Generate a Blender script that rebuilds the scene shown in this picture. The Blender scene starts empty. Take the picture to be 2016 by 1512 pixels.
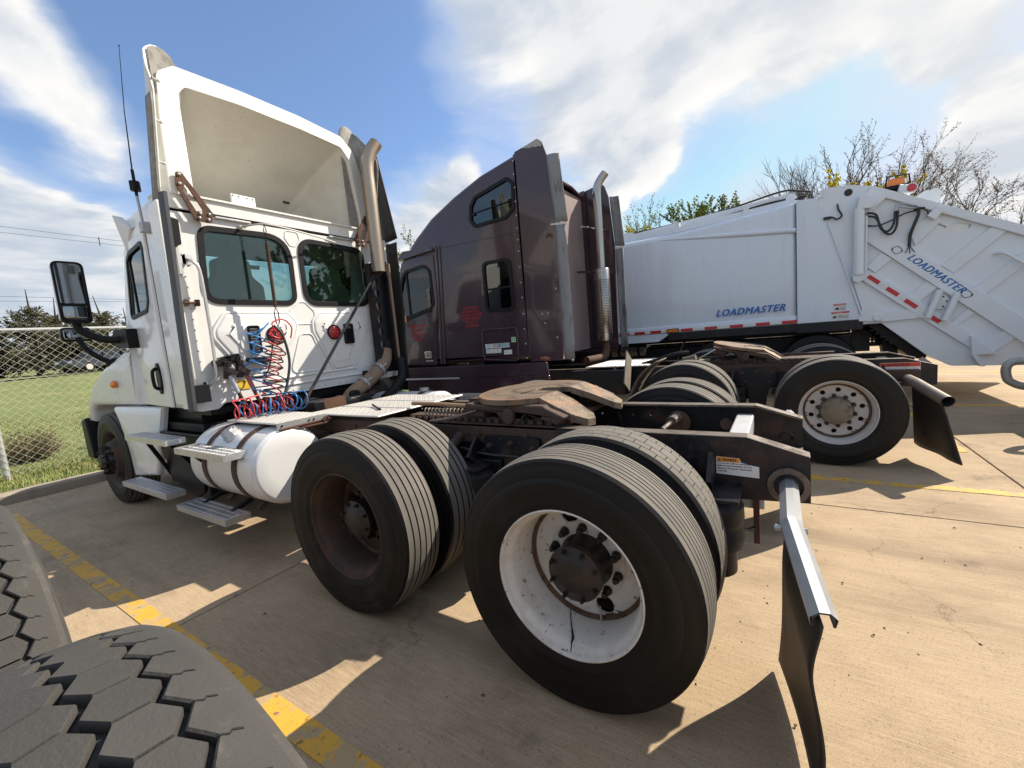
import bpy, bmesh, math, random
from mathutils import Vector, Matrix
from mathutils.geometry import tessellate_polygon
random.seed(7)
R = math.radians
sc = bpy.context.scene
COL = sc.collection

# ------------------------------------------------------------------ camera
yaw, pitch, roll = 0.572, -0.112, -0.086
_f = Vector((math.cos(yaw)*math.cos(pitch), math.sin(yaw)*math.cos(pitch), math.sin(pitch)))
_r = Vector((math.sin(yaw), -math.cos(yaw), 0)); _u = _r.cross(_f)
_r2 = math.cos(roll)*_r + math.sin(roll)*_u; _u2 = -math.sin(roll)*_r + math.cos(roll)*_u
cam = bpy.data.cameras.new('camera'); camo = bpy.data.objects.new('camera', cam); COL.objects.link(camo)
m = Matrix((_r2, _u2, -_f)).transposed().to_4x4(); m.translation = (-2.509, -0.699, 1.446)
camo.matrix_world = m
cam.sensor_fit = 'HORIZONTAL'; cam.sensor_width = 36; cam.lens = 14.957
cam.clip_start = 0.02; cam.clip_end = 3000
sc.camera = camo

# ------------------------------------------------------------------ sky, sun, exposure
SUN_AZ, SUN_EL = R(-33), R(40)
SUN = Vector((math.cos(SUN_AZ)*math.cos(SUN_EL), math.sin(SUN_AZ)*math.cos(SUN_EL), math.sin(SUN_EL)))
w = bpy.data.worlds.new('World'); sc.world = w; w.use_nodes = True
nt = w.node_tree; nt.nodes.clear()
def N(t, tree=None, **kw):
    n = (tree or nt).nodes.new(t)
    for k, v in kw.items(): setattr(n, k, v)
    return n
def L(a, b, tree=None): (tree or nt).links.new(a, b)
def MATH(op, a, b=None, c=None, tree=None, clamp=False):
    n = N('ShaderNodeMath', tree, operation=op, use_clamp=clamp)
    for i, v in enumerate((a, b, c)):
        if v is None: continue
        if isinstance(v, (int, float)): n.inputs[i].default_value = v
        else: L(v, n.inputs[i], tree)
    return n.outputs[0]
def MAPR(v, a, b, c=0, d=1, smooth=True, tree=None):
    n = N('ShaderNodeMapRange', tree); n.interpolation_type = 'SMOOTHSTEP' if smooth else 'LINEAR'
    L(v, n.inputs['Value'], tree)
    for k, x in zip(('From Min', 'From Max', 'To Min', 'To Max'), (a, b, c, d)): n.inputs[k].default_value = x
    return n.outputs[0]
def MIXC(f, a, b, tree=None, blend='MIX'):
    n = N('ShaderNodeMix', tree, data_type='RGBA', blend_type=blend)
    for i, v in ((0, f), (6, a), (7, b)):
        if isinstance(v, (int, float)): n.inputs[i].default_value = v
        elif isinstance(v, tuple): n.inputs[i].default_value = (*v[:3], 1)
        else: L(v, n.inputs[i], tree)
    return n.outputs[2]
SKY_STRENGTH = 0.112
sky = N('ShaderNodeTexSky', sky_type='NISHITA'); sky.sun_disc = False
sky.sun_elevation = SUN_EL; sky.sun_rotation = R(90) - SUN_AZ
sky.air_density = 1.0; sky.dust_density = 0.6; sky.ozone_density = 2.0
tc = N('ShaderNodeTexCoord'); nv = N('ShaderNodeVectorMath', operation='NORMALIZE'); L(tc.outputs['Generated'], nv.inputs[0])
d = nv.outputs[0]
sp = N('ShaderNodeSeparateXYZ'); L(d, sp.inputs[0])
den = MATH('ADD', MATH('MAXIMUM', sp.outputs[2], 0.0), 0.16)
px, py = MATH('DIVIDE', sp.outputs[0], den), MATH('DIVIDE', sp.outputs[1], den)
cb = N('ShaderNodeCombineXYZ'); L(px, cb.inputs[0]); L(py, cb.inputs[1])
def cloud_noise(off, scale=1.25, detail=9.0, rough=0.56):
    a = N('ShaderNodeVectorMath', operation='ADD'); L(cb.outputs[0], a.inputs[0]); a.inputs[1].default_value = off
    n = N('ShaderNodeTexNoise'); n.inputs['Scale'].default_value = scale; n.inputs['Detail'].default_value = detail
    n.inputs['Roughness'].default_value = rough; n.inputs['Distortion'].default_value = 0.35
    L(a.outputs[0], n.inputs['Vector']); return n.outputs[0]
n1 = cloud_noise((3.7, 1.3, 0)); n2 = cloud_noise((3.7 + 0.16*math.cos(SUN_AZ), 1.3 + 0.16*math.sin(SUN_AZ), 0))
n3 = cloud_noise((9.1, 4.3, 2), scale=3.4)
dens = MATH('ADD', MATH('ADD', n1, .11), MATH('MULTIPLY', MATH('SUBTRACT', n3, 0.5), 0.55))  # cloud cover added all round, kept only outside the view to brighten shade
blobs = [  # az, el, size deg, weight : cloud banks and gaps; the first cancels the added cover in view
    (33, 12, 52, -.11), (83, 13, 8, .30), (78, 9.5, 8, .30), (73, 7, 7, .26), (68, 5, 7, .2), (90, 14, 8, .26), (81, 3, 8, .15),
    (79.5, 30, 4.5, .30), (76.5, 26.5, 4.5, .32), (73.5, 23, 4.5, .32), (71, 20, 4, .28), (85, 33, 6, .2), (82, 36, 6, .2),
    (82, 21.5, 4.5, -.24), (77, 18.0, 3.2, -.22), (73.5, 14.8, 2.2, -.16), (69, 28, 7, -.24), (60, 30, 16, -.36), (50, 24, 9, -.22),
    (43, 17.5, 5, .30), (47, 14, 6, .28), (38.5, 15, 4, .20), (36.5, 20.5, 1.6, .22), (31, 24, 7, -.10),
    (16, 24, 9, .20), (4, 29, 15, .20), (24, 34, 13, .20), (-8, 26, 9, .16), (-6, 34, 14, .2), (14, 20, 3.5, .2),
    (8.5, 15.5, 6, -.26), (-6, 17.5, 6, -.28), (20.5, 18, 5, -.16), (-12, 21.6, 2.6, .26), (-15.5, 13.5, 4, .36), (-17, 9, 5, .3), (18.5, 14, 2, .24), (3, 12, 3, .26), (-10, 9, 4, .2)]
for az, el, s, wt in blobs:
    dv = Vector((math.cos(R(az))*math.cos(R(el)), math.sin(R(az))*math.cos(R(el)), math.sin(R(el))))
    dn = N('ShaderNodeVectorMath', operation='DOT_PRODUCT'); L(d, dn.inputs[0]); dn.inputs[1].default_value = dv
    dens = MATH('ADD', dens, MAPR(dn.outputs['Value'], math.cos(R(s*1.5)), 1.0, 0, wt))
hi_ = MAPR(sp.outputs[2], .20, .42)
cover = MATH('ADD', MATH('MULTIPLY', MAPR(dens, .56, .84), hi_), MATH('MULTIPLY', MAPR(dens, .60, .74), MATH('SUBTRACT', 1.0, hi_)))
veil = MAPR(dens, .32, .72, .05, .52)
lit = MAPR(MATH('SUBTRACT', n1, n2), -.10, .12)
lit2 = MATH('MULTIPLY', lit, MAPR(dens, .62, 1.15, 1.0, .55))
sd = N('ShaderNodeVectorMath', operation='DOT_PRODUCT'); L(d, sd.inputs[0]); sd.inputs[1].default_value = SUN
glow = MATH('POWER', MATH('MAXIMUM', sd.outputs['Value'], 0.0), 7.0)
ccol = MIXC(lit2, (2.8, 3.2, 3.75), (5.6, 5.45, 5.2))
ccol = MIXC(MATH('MULTIPLY', glow, 0.8), ccol, (5.5, 5.3, 4.95))
skyc = MIXC(1.0, sky.outputs[0], (.78, .88, 1.0), blend='MULTIPLY')
skyc = MIXC(1.0, skyc, (3.7, 4.25, 5.1), blend='DARKEN')
c0 = MIXC(veil, skyc, (4.0, 4.3, 4.7))
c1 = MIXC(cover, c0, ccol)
hz = MAPR(sp.outputs[2], -0.02, 0.16, 0.55, 0.0)
c2 = MIXC(hz, c1, (3.9, 4.35, 4.9))
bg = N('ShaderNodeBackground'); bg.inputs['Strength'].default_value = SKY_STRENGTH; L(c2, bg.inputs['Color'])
wo = N('ShaderNodeOutputWorld'); L(bg.outputs[0], wo.inputs['Surface'])

sl = bpy.data.lights.new('sun', 'SUN'); sl.energy = 4.4; sl.angle = R(0.53); sl.color = (1.0, .90, .76)
slo = bpy.data.objects.new('sun', sl); COL.objects.link(slo)
slo.rotation_euler = SUN.to_track_quat('Z', 'Y').to_euler(); slo.location = SUN*50
sc.view_settings.view_transform = 'Standard'; sc.view_settings.look = 'None'
sc.view_settings.exposure = 0.80; sc.view_settings.gamma = 1; sc.view_settings.use_curve_mapping = False
sc.render.engine = 'CYCLES'
sc.cycles.max_bounces = 8; sc.cycles.diffuse_bounces = 3; sc.cycles.glossy_bounces = 4; sc.cycles.transmission_bounces = 6
sc.cycles.transparent_max_bounces = 10; sc.cycles.use_denoising = True
sc.cycles.caustics_reflective = False; sc.cycles.caustics_refractive = False

# ------------------------------------------------------------------ materials
def M(name, col, rough=.5, metal=0., coat=0., var=.12, var_scale=2.5, dirt=None, dirt_scale=3., lo=.52, hi=.70, dmax=.7,
      dirt2=None, dirt2_scale=11., lo2=.58, hi2=.66, d2max=.8, bump=0., bump_scale=60., spec=.5, stretch=(1, 1, 1), drough=.85, rand=0.):
    mt = bpy.data.materials.new(name); mt.use_nodes = True
    t = mt.node_tree; b = t.nodes['Principled BSDF']
    tc = N('ShaderNodeTexCoord', t); mp = N('ShaderNodeMapping', t); mp.inputs['Scale'].default_value = stretch
    L(tc.outputs['Object'], mp.inputs[0], t)
    def noise(scale, detail=6., rg=.6, src=None):
        n = N('ShaderNodeTexNoise', t); n.inputs['Scale'].default_value = scale; n.inputs['Detail'].default_value = detail
        n.inputs['Roughness'].default_value = rg; L(src or mp.outputs[0], n.inputs['Vector'], t); return n.outputs[0]
    c = MIXC(noise(var_scale), tuple(x*(1-var*1.6) for x in col), tuple(min(1, x*(1+var)) for x in col), t)
    if rand:
        oi = N('ShaderNodeObjectInfo', t)
        hs = N('ShaderNodeHueSaturation', t); L(MAPR(oi.outputs['Random'], 0, 1, 1-rand, 1+rand, False, t), hs.inputs['Value'], t); L(c, hs.inputs['Color'], t); c = hs.outputs[0]
    rg = None
    if dirt:
        f = MAPR(noise(dirt_scale, 9., .66), lo, hi, 0, dmax, True, t); c = MIXC(f, c, dirt, t)
        rg = MAPR(f, 0, 1, rough, drough, False, t)
    if dirt2:
        f2 = MAPR(noise(dirt2_scale, 7., .7), lo2, hi2, 0, d2max, True, t); c = MIXC(f2, c, dirt2, t)
    L(c, b.inputs['Base Color'], t)
    if rg: L(rg, b.inputs['Roughness'], t)
    else: b.inputs['Roughness'].default_value = rough
    b.inputs['Metallic'].default_value = metal; b.inputs['Coat Weight'].default_value = coat; b.inputs['Coat Roughness'].default_value = .06
    b.inputs['Specular IOR Level'].default_value = spec
    if bump:
        bp = N('ShaderNodeBump', t); bp.inputs['Strength'].default_value = bump; bp.inputs['Distance'].default_value = .01
        L(noise(bump_scale, 4.), bp.inputs['Height'], t); L(bp.outputs[0], b.inputs['Normal'], t)
    return mt
def glass(name, tint, mixv=.25, rough=.02):
    mt = bpy.data.materials.new(name); mt.use_nodes = True; t = mt.node_tree; t.nodes.remove(t.nodes['Principled BSDF'])
    tr = N('ShaderNodeBsdfTransparent', t); tr.inputs[0].default_value = (*tint, 1)
    gl = N('ShaderNodeBsdfGlossy', t); gl.inputs['Roughness'].default_value = rough; gl.inputs[0].default_value = (.9, .95, .95, 1)
    fr = N('ShaderNodeFresnel', t); fr.inputs[0].default_value = 1.5
    mx = N('ShaderNodeMixShader', t); L(MATH('ADD', fr.outputs[0], mixv, None, t, True), mx.inputs[0], t); L(tr.outputs[0], mx.inputs[1], t); L(gl.outputs[0], mx.inputs[2], t)
    L(mx.outputs[0], t.nodes['Material Output'].inputs[0], t); return mt
WHITE = M('white_paint', (.76, .76, .75), .26, coat=.6, var=.03, dirt=(.50, .47, .41), dirt_scale=2.6, lo=.48, hi=.80, dmax=.42, dirt2=(.35, .31, .26), dirt2_scale=38, lo2=.66, hi2=.72, d2max=.5)
WHITE_REAR = M('white_rear_paint', (.72, .72, .70), .42, coat=.15, var=.05, dirt=(.52, .48, .40), dirt_scale=1.6, lo=.5, hi=.8, dmax=.4, dirt2=(.30, .22, .15), dirt2_scale=45, lo2=.655, hi2=.70, d2max=.7, stretch=(1, 1, .45))
FAIR_IN = M('fairing_inside', (.70, .69, .63), .75, var=.08, dirt=(.52, .50, .42), dirt_scale=1.7, lo=.45, hi=.75, dmax=.6, dirt2=(.10, .09, .07), dirt2_scale=30, lo2=.655, hi2=.685, d2max=.85, bump=.12, bump_scale=120)
FAIR = M('fairing_gelcoat', (.75, .75, .71), .5, var=.05, dirt=(.5, .48, .42), dirt_scale=4, lo=.55, hi=.8, dmax=.4, dirt2=(.2, .18, .14), dirt2_scale=60, lo2=.66, hi2=.70, bump=.15, bump_scale=160)
SPOILER_GREY = M('weathered_grey', (.30, .29, .27), .8, var=.2, dirt=(.14, .13, .10), dirt_scale=16, lo=.45, hi=.65, dmax=.6)
TREAD = M('tyre_tread', (.142, .129, .11), .85, var=.18, var_scale=7, dirt=(.20, .175, .14), dirt_scale=9, lo=.45, hi=.75, dmax=.5, bump=.12, bump_scale=220)
TREAD_NEAR = M('dusty_tread', (.050, .047, .042), .82, rand=.10, var=.2, var_scale=9, dirt=(.125, .118, .10), dirt_scale=13, lo=.52, hi=.74, dmax=.55, dirt2=(.035, .034, .032), dirt2_scale=30, lo2=.64, hi2=.74, d2max=.5, bump=.22, bump_scale=180)
SIDEWALL = M('tyre_sidewall', (.0075, .0068, .0064), .50, var=.25, var_scale=3, dirt=(.040, .033, .027), dirt_scale=3.5, lo=.5, hi=.8, dmax=.4, bump=.06, bump_scale=90, spec=.26)
SIDEWALL_RUSTY = M('tyre_sidewall_dusty', (.009, .008, .007), .6, spec=.25, var=.3, dirt=(.065, .042, .028), dirt_scale=6, lo=.48, hi=.74, dmax=.6, bump=.08, bump_scale=90)
GROOVE = M('tyre_groove', (.012, .012, .012), .9, var=.1)
RIM_WHITE = M('rim_white', (.68, .65, .60), .5, var=.08, dirt=(.40, .31, .22), dirt_scale=6, lo=.44, hi=.72, dmax=.6, dirt2=(.08, .04, .022), dirt2_scale=30, lo2=.60, hi2=.66, d2max=.9)
RIM_RUSTY = M('rim_rusty', (.055, .036, .026), .75, var=.3, dirt=(.12, .052, .026), dirt_scale=7, lo=.45, hi=.65, dmax=.7, dirt2=(.20, .17, .14), dirt2_scale=20, lo2=.66, hi2=.72, d2max=.6, bump=.2)
RIM_GREY = M('rim_grey', (.50, .48, .46), .42, var=.06, dirt=(.30, .24, .19), dirt_scale=5, lo=.55, hi=.8, dmax=.4)
RUSTLINE = M('rust_line', (.16, .085, .045), .8, var=.4, dirt=(.04, .022, .014), dirt_scale=18, lo=.45, hi=.6)
LIP = M('rim_lip_steel', (.45, .42, .39), .35, .8, var=.2, dirt=(.15, .07, .035), dirt_scale=16, lo=.5, hi=.65, dmax=.8)
HUB = M('hub_grease', (.017, .013, .011), .42, var=.3, dirt=(.05, .028, .018), dirt_scale=16, lo=.46, hi=.66, dmax=.7, bump=.3, bump_scale=70)
HUB_TAN = M('hub_dusty', (.20, .165, .125), .7, var=.2, dirt=(.06, .045, .035), dirt_scale=9, lo=.5, hi=.7, dmax=.7)
FRAME = M('frame_black', (.010, .011, .015), .40, var=.3, dirt=(.075, .040, .024), dirt_scale=3.2, lo=.52, hi=.68, dmax=.7, dirt2=(.08, .062, .048), dirt2_scale=14, lo2=.62, hi2=.72, d2max=.5, bump=.25, bump_scale=40, spec=.35)
FRAME_RUST = M('frame_rusty', (.075, .042, .027), .8, var=.3, dirt=(.022, .022, .025), dirt_scale=5, lo=.52, hi=.66, dmax=.8, dirt2=(.20, .14, .09), dirt2_scale=12, lo2=.60, hi2=.70, d2max=.6, bump=.3, bump_scale=50)
FRAME_TOP = M('frame_worn_edge', (.16, .13, .105), .55, .2, var=.3, dirt=(.05, .035, .025), dirt_scale=8, lo=.45, hi=.65, dmax=.8)
RUST = M('rust_steel', (.11, .05, .028), .85, var=.3, dirt=(.05, .025, .016), dirt_scale=10, lo=.45, hi=.65, dmax=.7, bump=.25)
BLACK = M('black_plastic', (.010, .010, .011), .45, var=.2, dirt=(.032, .029, .026), dirt_scale=5, lo=.55, hi=.8, dmax=.4, spec=.2)
RUBBER = M('black_rubber', (.014, .013, .0125), .62, var=.25, dirt=(.075, .062, .05), dirt_scale=4, lo=.5, hi=.78, dmax=.6, stretch=(1, 1, .3), bump=.12)
RUBBER_GREY = M('grey_rubber', (.25, .26, .265), .7, var=.2, dirt=(.06, .06, .065), dirt_scale=14, lo=.48, hi=.66, dmax=.7, stretch=(1, 1, .2))
RUBBER_BLUE = M('edge_rubber', (.055, .058, .066), .55, var=.2, dirt=(.12, .11, .10), dirt_scale=6, lo=.52, hi=.75, dmax=.6, stretch=(1, 1, .2))
ALU = M('aluminium', (.66, .66, .66), .36, .75, var=.12, dirt=(.38, .35, .31), dirt_scale=9, lo=.5, hi=.75, dmax=.5, bump=.1)
DIAMOND = M('tread_plate', (.74, .71, .65), .45, .45, var=.12, dirt=(.36, .28, .19), dirt_scale=6, lo=.52, hi=.75, dmax=.55, bump=.1)
TANKW = M('tank_white', (.76, .76, .75), .34, .15, var=.05, dirt=(.55, .50, .42), dirt_scale=3, lo=.5, hi=.8, dmax=.5, dirt2=(.3, .22, .15), dirt2_scale=60, lo2=.66, hi2=.70, stretch=(1, .4, 1))
STRAP = M('rusty_strap', (.065, .038, .026), .75, var=.3, dirt=(.13, .07, .04), dirt_scale=9, lo=.48, hi=.66)
CHROME = M('chrome', (.42, .40, .37), .26, 1., var=.08, dirt=(.35, .30, .24), dirt_scale=6, lo=.55, hi=.8, dmax=.4)
STACKM = M('heat_stained_steel', (.40, .335, .265), .40, .85, var=.2, var_scale=1.5, dirt=(.42, .22, .10), dirt_scale=2.2, lo=.48, hi=.72, dmax=.7, stretch=(1, 1, .25))
WRAP = M('exhaust_wrap', (.27, .185, .125), .8, var=.15, dirt=(.14, .08, .05), dirt_scale=6, lo=.5, hi=.7, dmax=.6, bump=.2)
GALV = M('galvanised', (.50, .51, .52), .48, .55, var=.15, dirt=(.34, .33, .31), dirt_scale=14, lo=.45, hi=.7, dmax=.6)
GALV_BAR = M('galvanised_bar', (.46, .47, .48), .42, .65, var=.12, dirt=(.30, .29, .27), dirt_scale=8, lo=.5, hi=.75, dmax=.6, stretch=(.4, 1, 1))
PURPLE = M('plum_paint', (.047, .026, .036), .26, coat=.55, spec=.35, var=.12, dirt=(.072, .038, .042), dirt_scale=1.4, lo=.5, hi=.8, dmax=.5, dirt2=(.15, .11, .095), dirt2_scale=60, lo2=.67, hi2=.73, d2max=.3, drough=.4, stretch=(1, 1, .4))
PURPLE_REAR = M('plum_paint_sunlit', (.30, .225, .22), .5, coat=.2, var=.12, dirt=(.30, .25, .23), dirt_scale=1.8, lo=.45, hi=.75, dmax=.6, stretch=(1, 1, .5))  # plum paint made paler, sunlight on the rear wall put into the colour
PRIMER = M('bare_grey_primer', (.36, .37, .36), .7, var=.15)
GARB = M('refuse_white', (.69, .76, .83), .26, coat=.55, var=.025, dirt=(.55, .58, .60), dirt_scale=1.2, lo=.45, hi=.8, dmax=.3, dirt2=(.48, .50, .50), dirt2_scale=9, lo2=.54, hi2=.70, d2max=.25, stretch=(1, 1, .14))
GARB2 = M('refuse_white_b', (.73, .775, .81), .34, coat=.35, var=.03, dirt=(.6, .6, .6), dirt_scale=2.5, lo=.5, hi=.8, dmax=.3)
REDTAPE = M('red_reflective', (.55, .02, .025), .35, var=.1)
WHITETAPE = M('white_reflective', (.75, .75, .72), .4, var=.05)
BLUE = M('blue_lettering', (.004, .13, .44), .4, var=.05)
REDTXT = M('red_lettering', (.55, .04, .045), .5, var=.2, dirt=(.12, .035, .04), dirt_scale=30, lo=.58, hi=.70, dmax=.6)
AMBER = M('amber_lens', (.85, .22, .01), .2, coat=.6, var=.1)
REDLENS = M('red_lens', (.50, .012, .02), .2, coat=.8, var=.1)
ORANGE = M('orange_label', (.85, .28, .03), .5, var=.08, dirt=(.3, .2, .12), dirt_scale=25, lo=.6, hi=.72)
PAPER = M('label_white', (.72, .71, .68), .55, var=.06, dirt=(.40, .34, .28), dirt_scale=18, lo=.55, hi=.72, dmax=.7)
YELLOWLBL = M('yellow_label', (.70, .48, .04), .5, var=.1)
INK = M('black_print', (.015, .015, .015), .6, var=.05)
GREENLBL = M('green_sticker', (.05, .38, .12), .5, var=.1)
BLUELBL = M('blue_sticker', (.02, .16, .45), .5, var=.1)
PINKLBL = M('pink_sticker', (.62, .22, .27), .5, var=.1)
PALEBLUELBL = M('pale_sticker', (.60, .68, .70), .6, var=.08, dirt=(.45, .40, .35), dirt_scale=20)
HOSE_BLUE = M('hose_blue', (.03, .17, .42), .35, var=.1, dirt=(.05, .05, .06), dirt_scale=14, lo=.6, hi=.8)
HOSE_RED = M('hose_red', (.52, .04, .05), .35, var=.1, dirt=(.2, .03, .03), dirt_scale=14, lo=.6, hi=.8)
HOSE_BLACK = M('hose_black', (.016, .017, .018), .4, var=.1)
HOSE_TEAL = M('hose_teal', (.03, .16, .15), .35, var=.1)
INTERIOR = M('cab_interior', (.16, .17, .16), .8, var=.15)
SEAT = M('seat_cloth', (.13, .17, .15), .9, var=.2)
GLASS = glass('tinted_glass', (.72, .84, .77), .02)
GLASS_CLEAR = glass('clear_glass', (.78, .88, .85), .02)
GLASS_DARK = glass('dark_glass', (.05, .06, .07), .05)
MIRROR = M('mirror_glass', (.26, .28, .30), .03, 1.0, var=.02)
WOODRUST = M('fifth_wheel_steel', (.205, .148, .10), .6, .25, var=.2, var_scale=4, dirt=(.07, .05, .035), dirt_scale=6, lo=.46, hi=.66, dmax=.85, dirt2=(.36, .15, .06), dirt2_scale=7, lo2=.62, hi2=.68, d2max=.6, bump=.5, bump_scale=60)
def coupling_wear(mt):
    t = mt.node_tree; b = t.nodes['Principled BSDF']; src = b.inputs['Base Color'].links[0].from_socket
    tc = N('ShaderNodeTexCoord', t); sp_ = N('ShaderNodeSeparateXYZ', t); L(tc.outputs['Object'], sp_.inputs[0], t)
    n = N('ShaderNodeTexNoise', t); n.inputs['Scale'].default_value = 5; n.inputs['Detail'].default_value = 5; L(tc.outputs['Object'], n.inputs['Vector'], t)
    y = MATH('SUBTRACT', sp_.outputs[1], .06, None, t); d2 = MATH('SQRT', MATH('ADD', MATH('MULTIPLY', sp_.outputs[0], sp_.outputs[0], None, t), MATH('MULTIPLY', y, MATH('MULTIPLY', y, 1.5, None, t), None, t), None, t), None, None, t)
    r_ = MATH('ADD', d2, MATH('MULTIPLY', MATH('SUBTRACT', n.outputs[0], .5, None, t), .22, None, t), None, t)
    w1 = MATH('ABSOLUTE', MATH('SUBTRACT', r_, .20, None, t), None, None, t); c = MIXC(MAPR(w1, .0, .045, .80, 0, True, t), src, (.055, .04, .03), t)
    w2 = MATH('ABSOLUTE', MATH('SUBTRACT', r_, .33, None, t), None, None, t); c = MIXC(MAPR(w2, .0, .022, .6, 0, True, t), c, (.08, .055, .04), t)
    w3 = MATH('ABSOLUTE', MATH('SUBTRACT', r_, .44, None, t), None, None, t); c = MIXC(MAPR(w3, .0, .03, .45, 0, True, t), c, (.38, .17, .075), t)
    L(c, b.inputs['Base Color'], t)
coupling_wear(WOODRUST)
BARK = M('bark', (.05, .038, .03), .9, var=.25)
BARK2 = M('bark_grey', (.075, .062, .05), .9, var=.25)

# ------------------------------------------------------------------ mesh helpers
class MB:
    def __init__(s): s.v = []; s.f = []
    def add(s, v, f):
        n = len(s.v); s.v.extend([tuple(p) for p in v]); s.f.extend([tuple(i+n for i in q) for q in f]); return s
    def box(s, x0, x1, y0, y1, z0, z1):
        v = [(x, y, z) for z in (z0, z1) for y in (y0, y1) for x in (x0, x1)]
        return s.add(v, [(0, 2, 3, 1), (4, 5, 7, 6), (0, 1, 5, 4), (2, 6, 7, 3), (0, 4, 6, 2), (1, 3, 7, 5)])
    def bar(s, p0, p1, wd, ht, up=(0, 0, 1)):
        p0, p1 = Vector(p0), Vector(p1); a = (p1-p0).normalized(); u = Vector(up)
        sd = a.cross(u)
        if sd.length < 1e-4: sd = a.cross(Vector((1, 0, 0)))
        sd.normalize(); u = sd.cross(a)
        v = [p + sd*i*wd/2 + u*j*ht/2 for p in (p0, p1) for i, j in ((-1, -1), (1, -1), (1, 1), (-1, 1))]
        return s.add(v, [(3, 2, 1, 0), (4, 5, 6, 7), (0, 1, 5, 4), (1, 2, 6, 5), (2, 3, 7, 6), (3, 0, 4, 7)])
    def prism(s, poly, axis, a, b, holes=()):
        loops = [list(poly)] + [list(h) for h in holes]
        flat = [p for l in loops for p in l]
        def P(p, t):
            return ((t, p[0], p[1]), (p[0], t, p[1]), (p[0], p[1], t))[axis]
        tris = tessellate_polygon([[Vector((p[0], p[1], 0)) for p in l] for l in loops])
        n = len(flat)
        v = [P(p, a) for p in flat] + [P(p, b) for p in flat]
        f = [tuple(t) for t in tris] + [tuple(i+n for i in reversed(t)) for t in tris]
        o = 0
        for l in loops:
            k = len(l)
            for i in range(k):
                i0, i1 = o+i, o+(i+1) % k
                f.append((i0, i1, i1+n, i0+n))
            o += k
        return s.add(v, f)
    def pillow(s, poly, axis, a, b, r, holes=(), n=4):
        """slab from a to b whose b face has a rounded edge of radius r"""
        loops = []
        sg = 1 if b > a else -1
        rings = [(a, 0.)] + [(b - sg*r*(1-math.sin(t*math.pi/2/n)), r*(1-math.cos(t*math.pi/2/n))) for t in range(n+1)]
        def P(p, t): return ((t, p[0], p[1]), (p[0], t, p[1]), (p[0], p[1], t))[axis]
        k = len(poly); vs = []
        for t, ins in rings: vs += [P(p, t) for p in inset(poly, ins)]
        f = []
        for i in range(len(rings)-1):
            for j in range(k): f.append((i*k+j, i*k+(j+1) % k, (i+1)*k+(j+1) % k, (i+1)*k+j))
        s.add(vs, f)
        top = inset(poly, rings[-1][1])
        loops = [top] + [list(h) for h in holes]
        flat = [p for l in loops for p in l]
        tris = tessellate_polygon([[Vector((p[0], p[1], 0)) for p in l] for l in loops])
        s.add([P(p, b) for p in flat], [tuple(t) for t in tris])
        loops[0] = list(poly); flat = [p for l in loops for p in l]
        tris = tessellate_polygon([[Vector((p[0], p[1], 0)) for p in l] for l in loops])
        s.add([P(p, a) for p in flat], [tuple(t) for t in tris])
        for h in holes:
            q = len(h); s.add([P(p, a) for p in h] + [P(p, b) for p in h], [(i, (i+1) % q, (i+1) % q+q, i+q) for i in range(q)])
        return s
    def tube(s, pts, r, n=8, closed=False, cap=True):
        pts = [Vector(p) for p in pts]; k = len(pts)
        rr = r if isinstance(r, (list, tuple)) else [r]*k
        tang = []
        for i in range(k):
            a = pts[(i-1) % k] if (closed or i > 0) else pts[i]; b = pts[(i+1) % k] if (closed or i < k-1) else pts[i]
            t = (b-a); tang.append(t.normalized() if t.length > 1e-9 else Vector((0, 0, 1)))
        nrm = tang[0].orthogonal().normalized(); vs = []
        for i in range(k):
            nrm = (nrm - tang[i]*nrm.dot(tang[i]))
            if nrm.length < 1e-6: nrm = tang[i].orthogonal()
            nrm.normalize(); bn = tang[i].cross(nrm)
            for j in range(n):
                an = 2*math.pi*j/n; vs.append(pts[i] + (nrm*math.cos(an)+bn*math.sin(an))*rr[i])
        f = []
        for i in range(k if closed else k-1):
            i2 = (i+1) % k
            for j in range(n): f.append((i*n+j, i*n+(j+1) % n, i2*n+(j+1) % n, i2*n+j))
        if cap and not closed: f += [tuple(reversed(range(n))), tuple((k-1)*n+j for j in range(n))]
        return s.add(vs, f)
    def cyl(s, p0, p1, r, r1=None, n=16): return s.tube([p0, p1], [r, r if r1 is None else r1], n)
    def lathe(s, prof, org, ax, n=48, closed=True, a0=0., a1=2*math.pi):
        """prof: (along axis, radius); closed joins the last profile point to the first"""
        ax = Vector(ax).normalized(); u = ax.orthogonal().normalized(); w_ = ax.cross(u); org = Vector(org)
        full = abs(a1-a0-2*math.pi) < 1e-6; k = len(prof); vs = []; m_ = n if full else n+1
        for i in range(m_):
            an = a0+(a1-a0)*i/n; dr = u*math.cos(an)+w_*math.sin(an)
            for h, r in prof: vs.append(org + ax*h + dr*r)
        f = []
        for i in range(n):
            i2 = (i+1) % m_
            for j in range(k if closed else k-1):
                j2 = (j+1) % k; f.append((i*k+j, i2*k+j, i2*k+j2, i*k+j2))
        return s.add(vs, f)
    def dome(s, c, r, n=16, m_=8, sc_=(1, 1, 1)):
        vs = []; f = []
        for i in range(m_+1):
            t = math.pi*i/m_
            for j in range(n):
                a = 2*math.pi*j/n; vs.append((c[0]+r*sc_[0]*math.sin(t)*math.cos(a), c[1]+r*sc_[1]*math.sin(t)*math.sin(a), c[2]+r*sc_[2]*math.cos(t)))
        for i in range(m_):
            for j in range(n): f.append((i*n+j, i*n+(j+1) % n, (i+1)*n+(j+1) % n, (i+1)*n+j))
        return s.add(vs, f)
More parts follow.
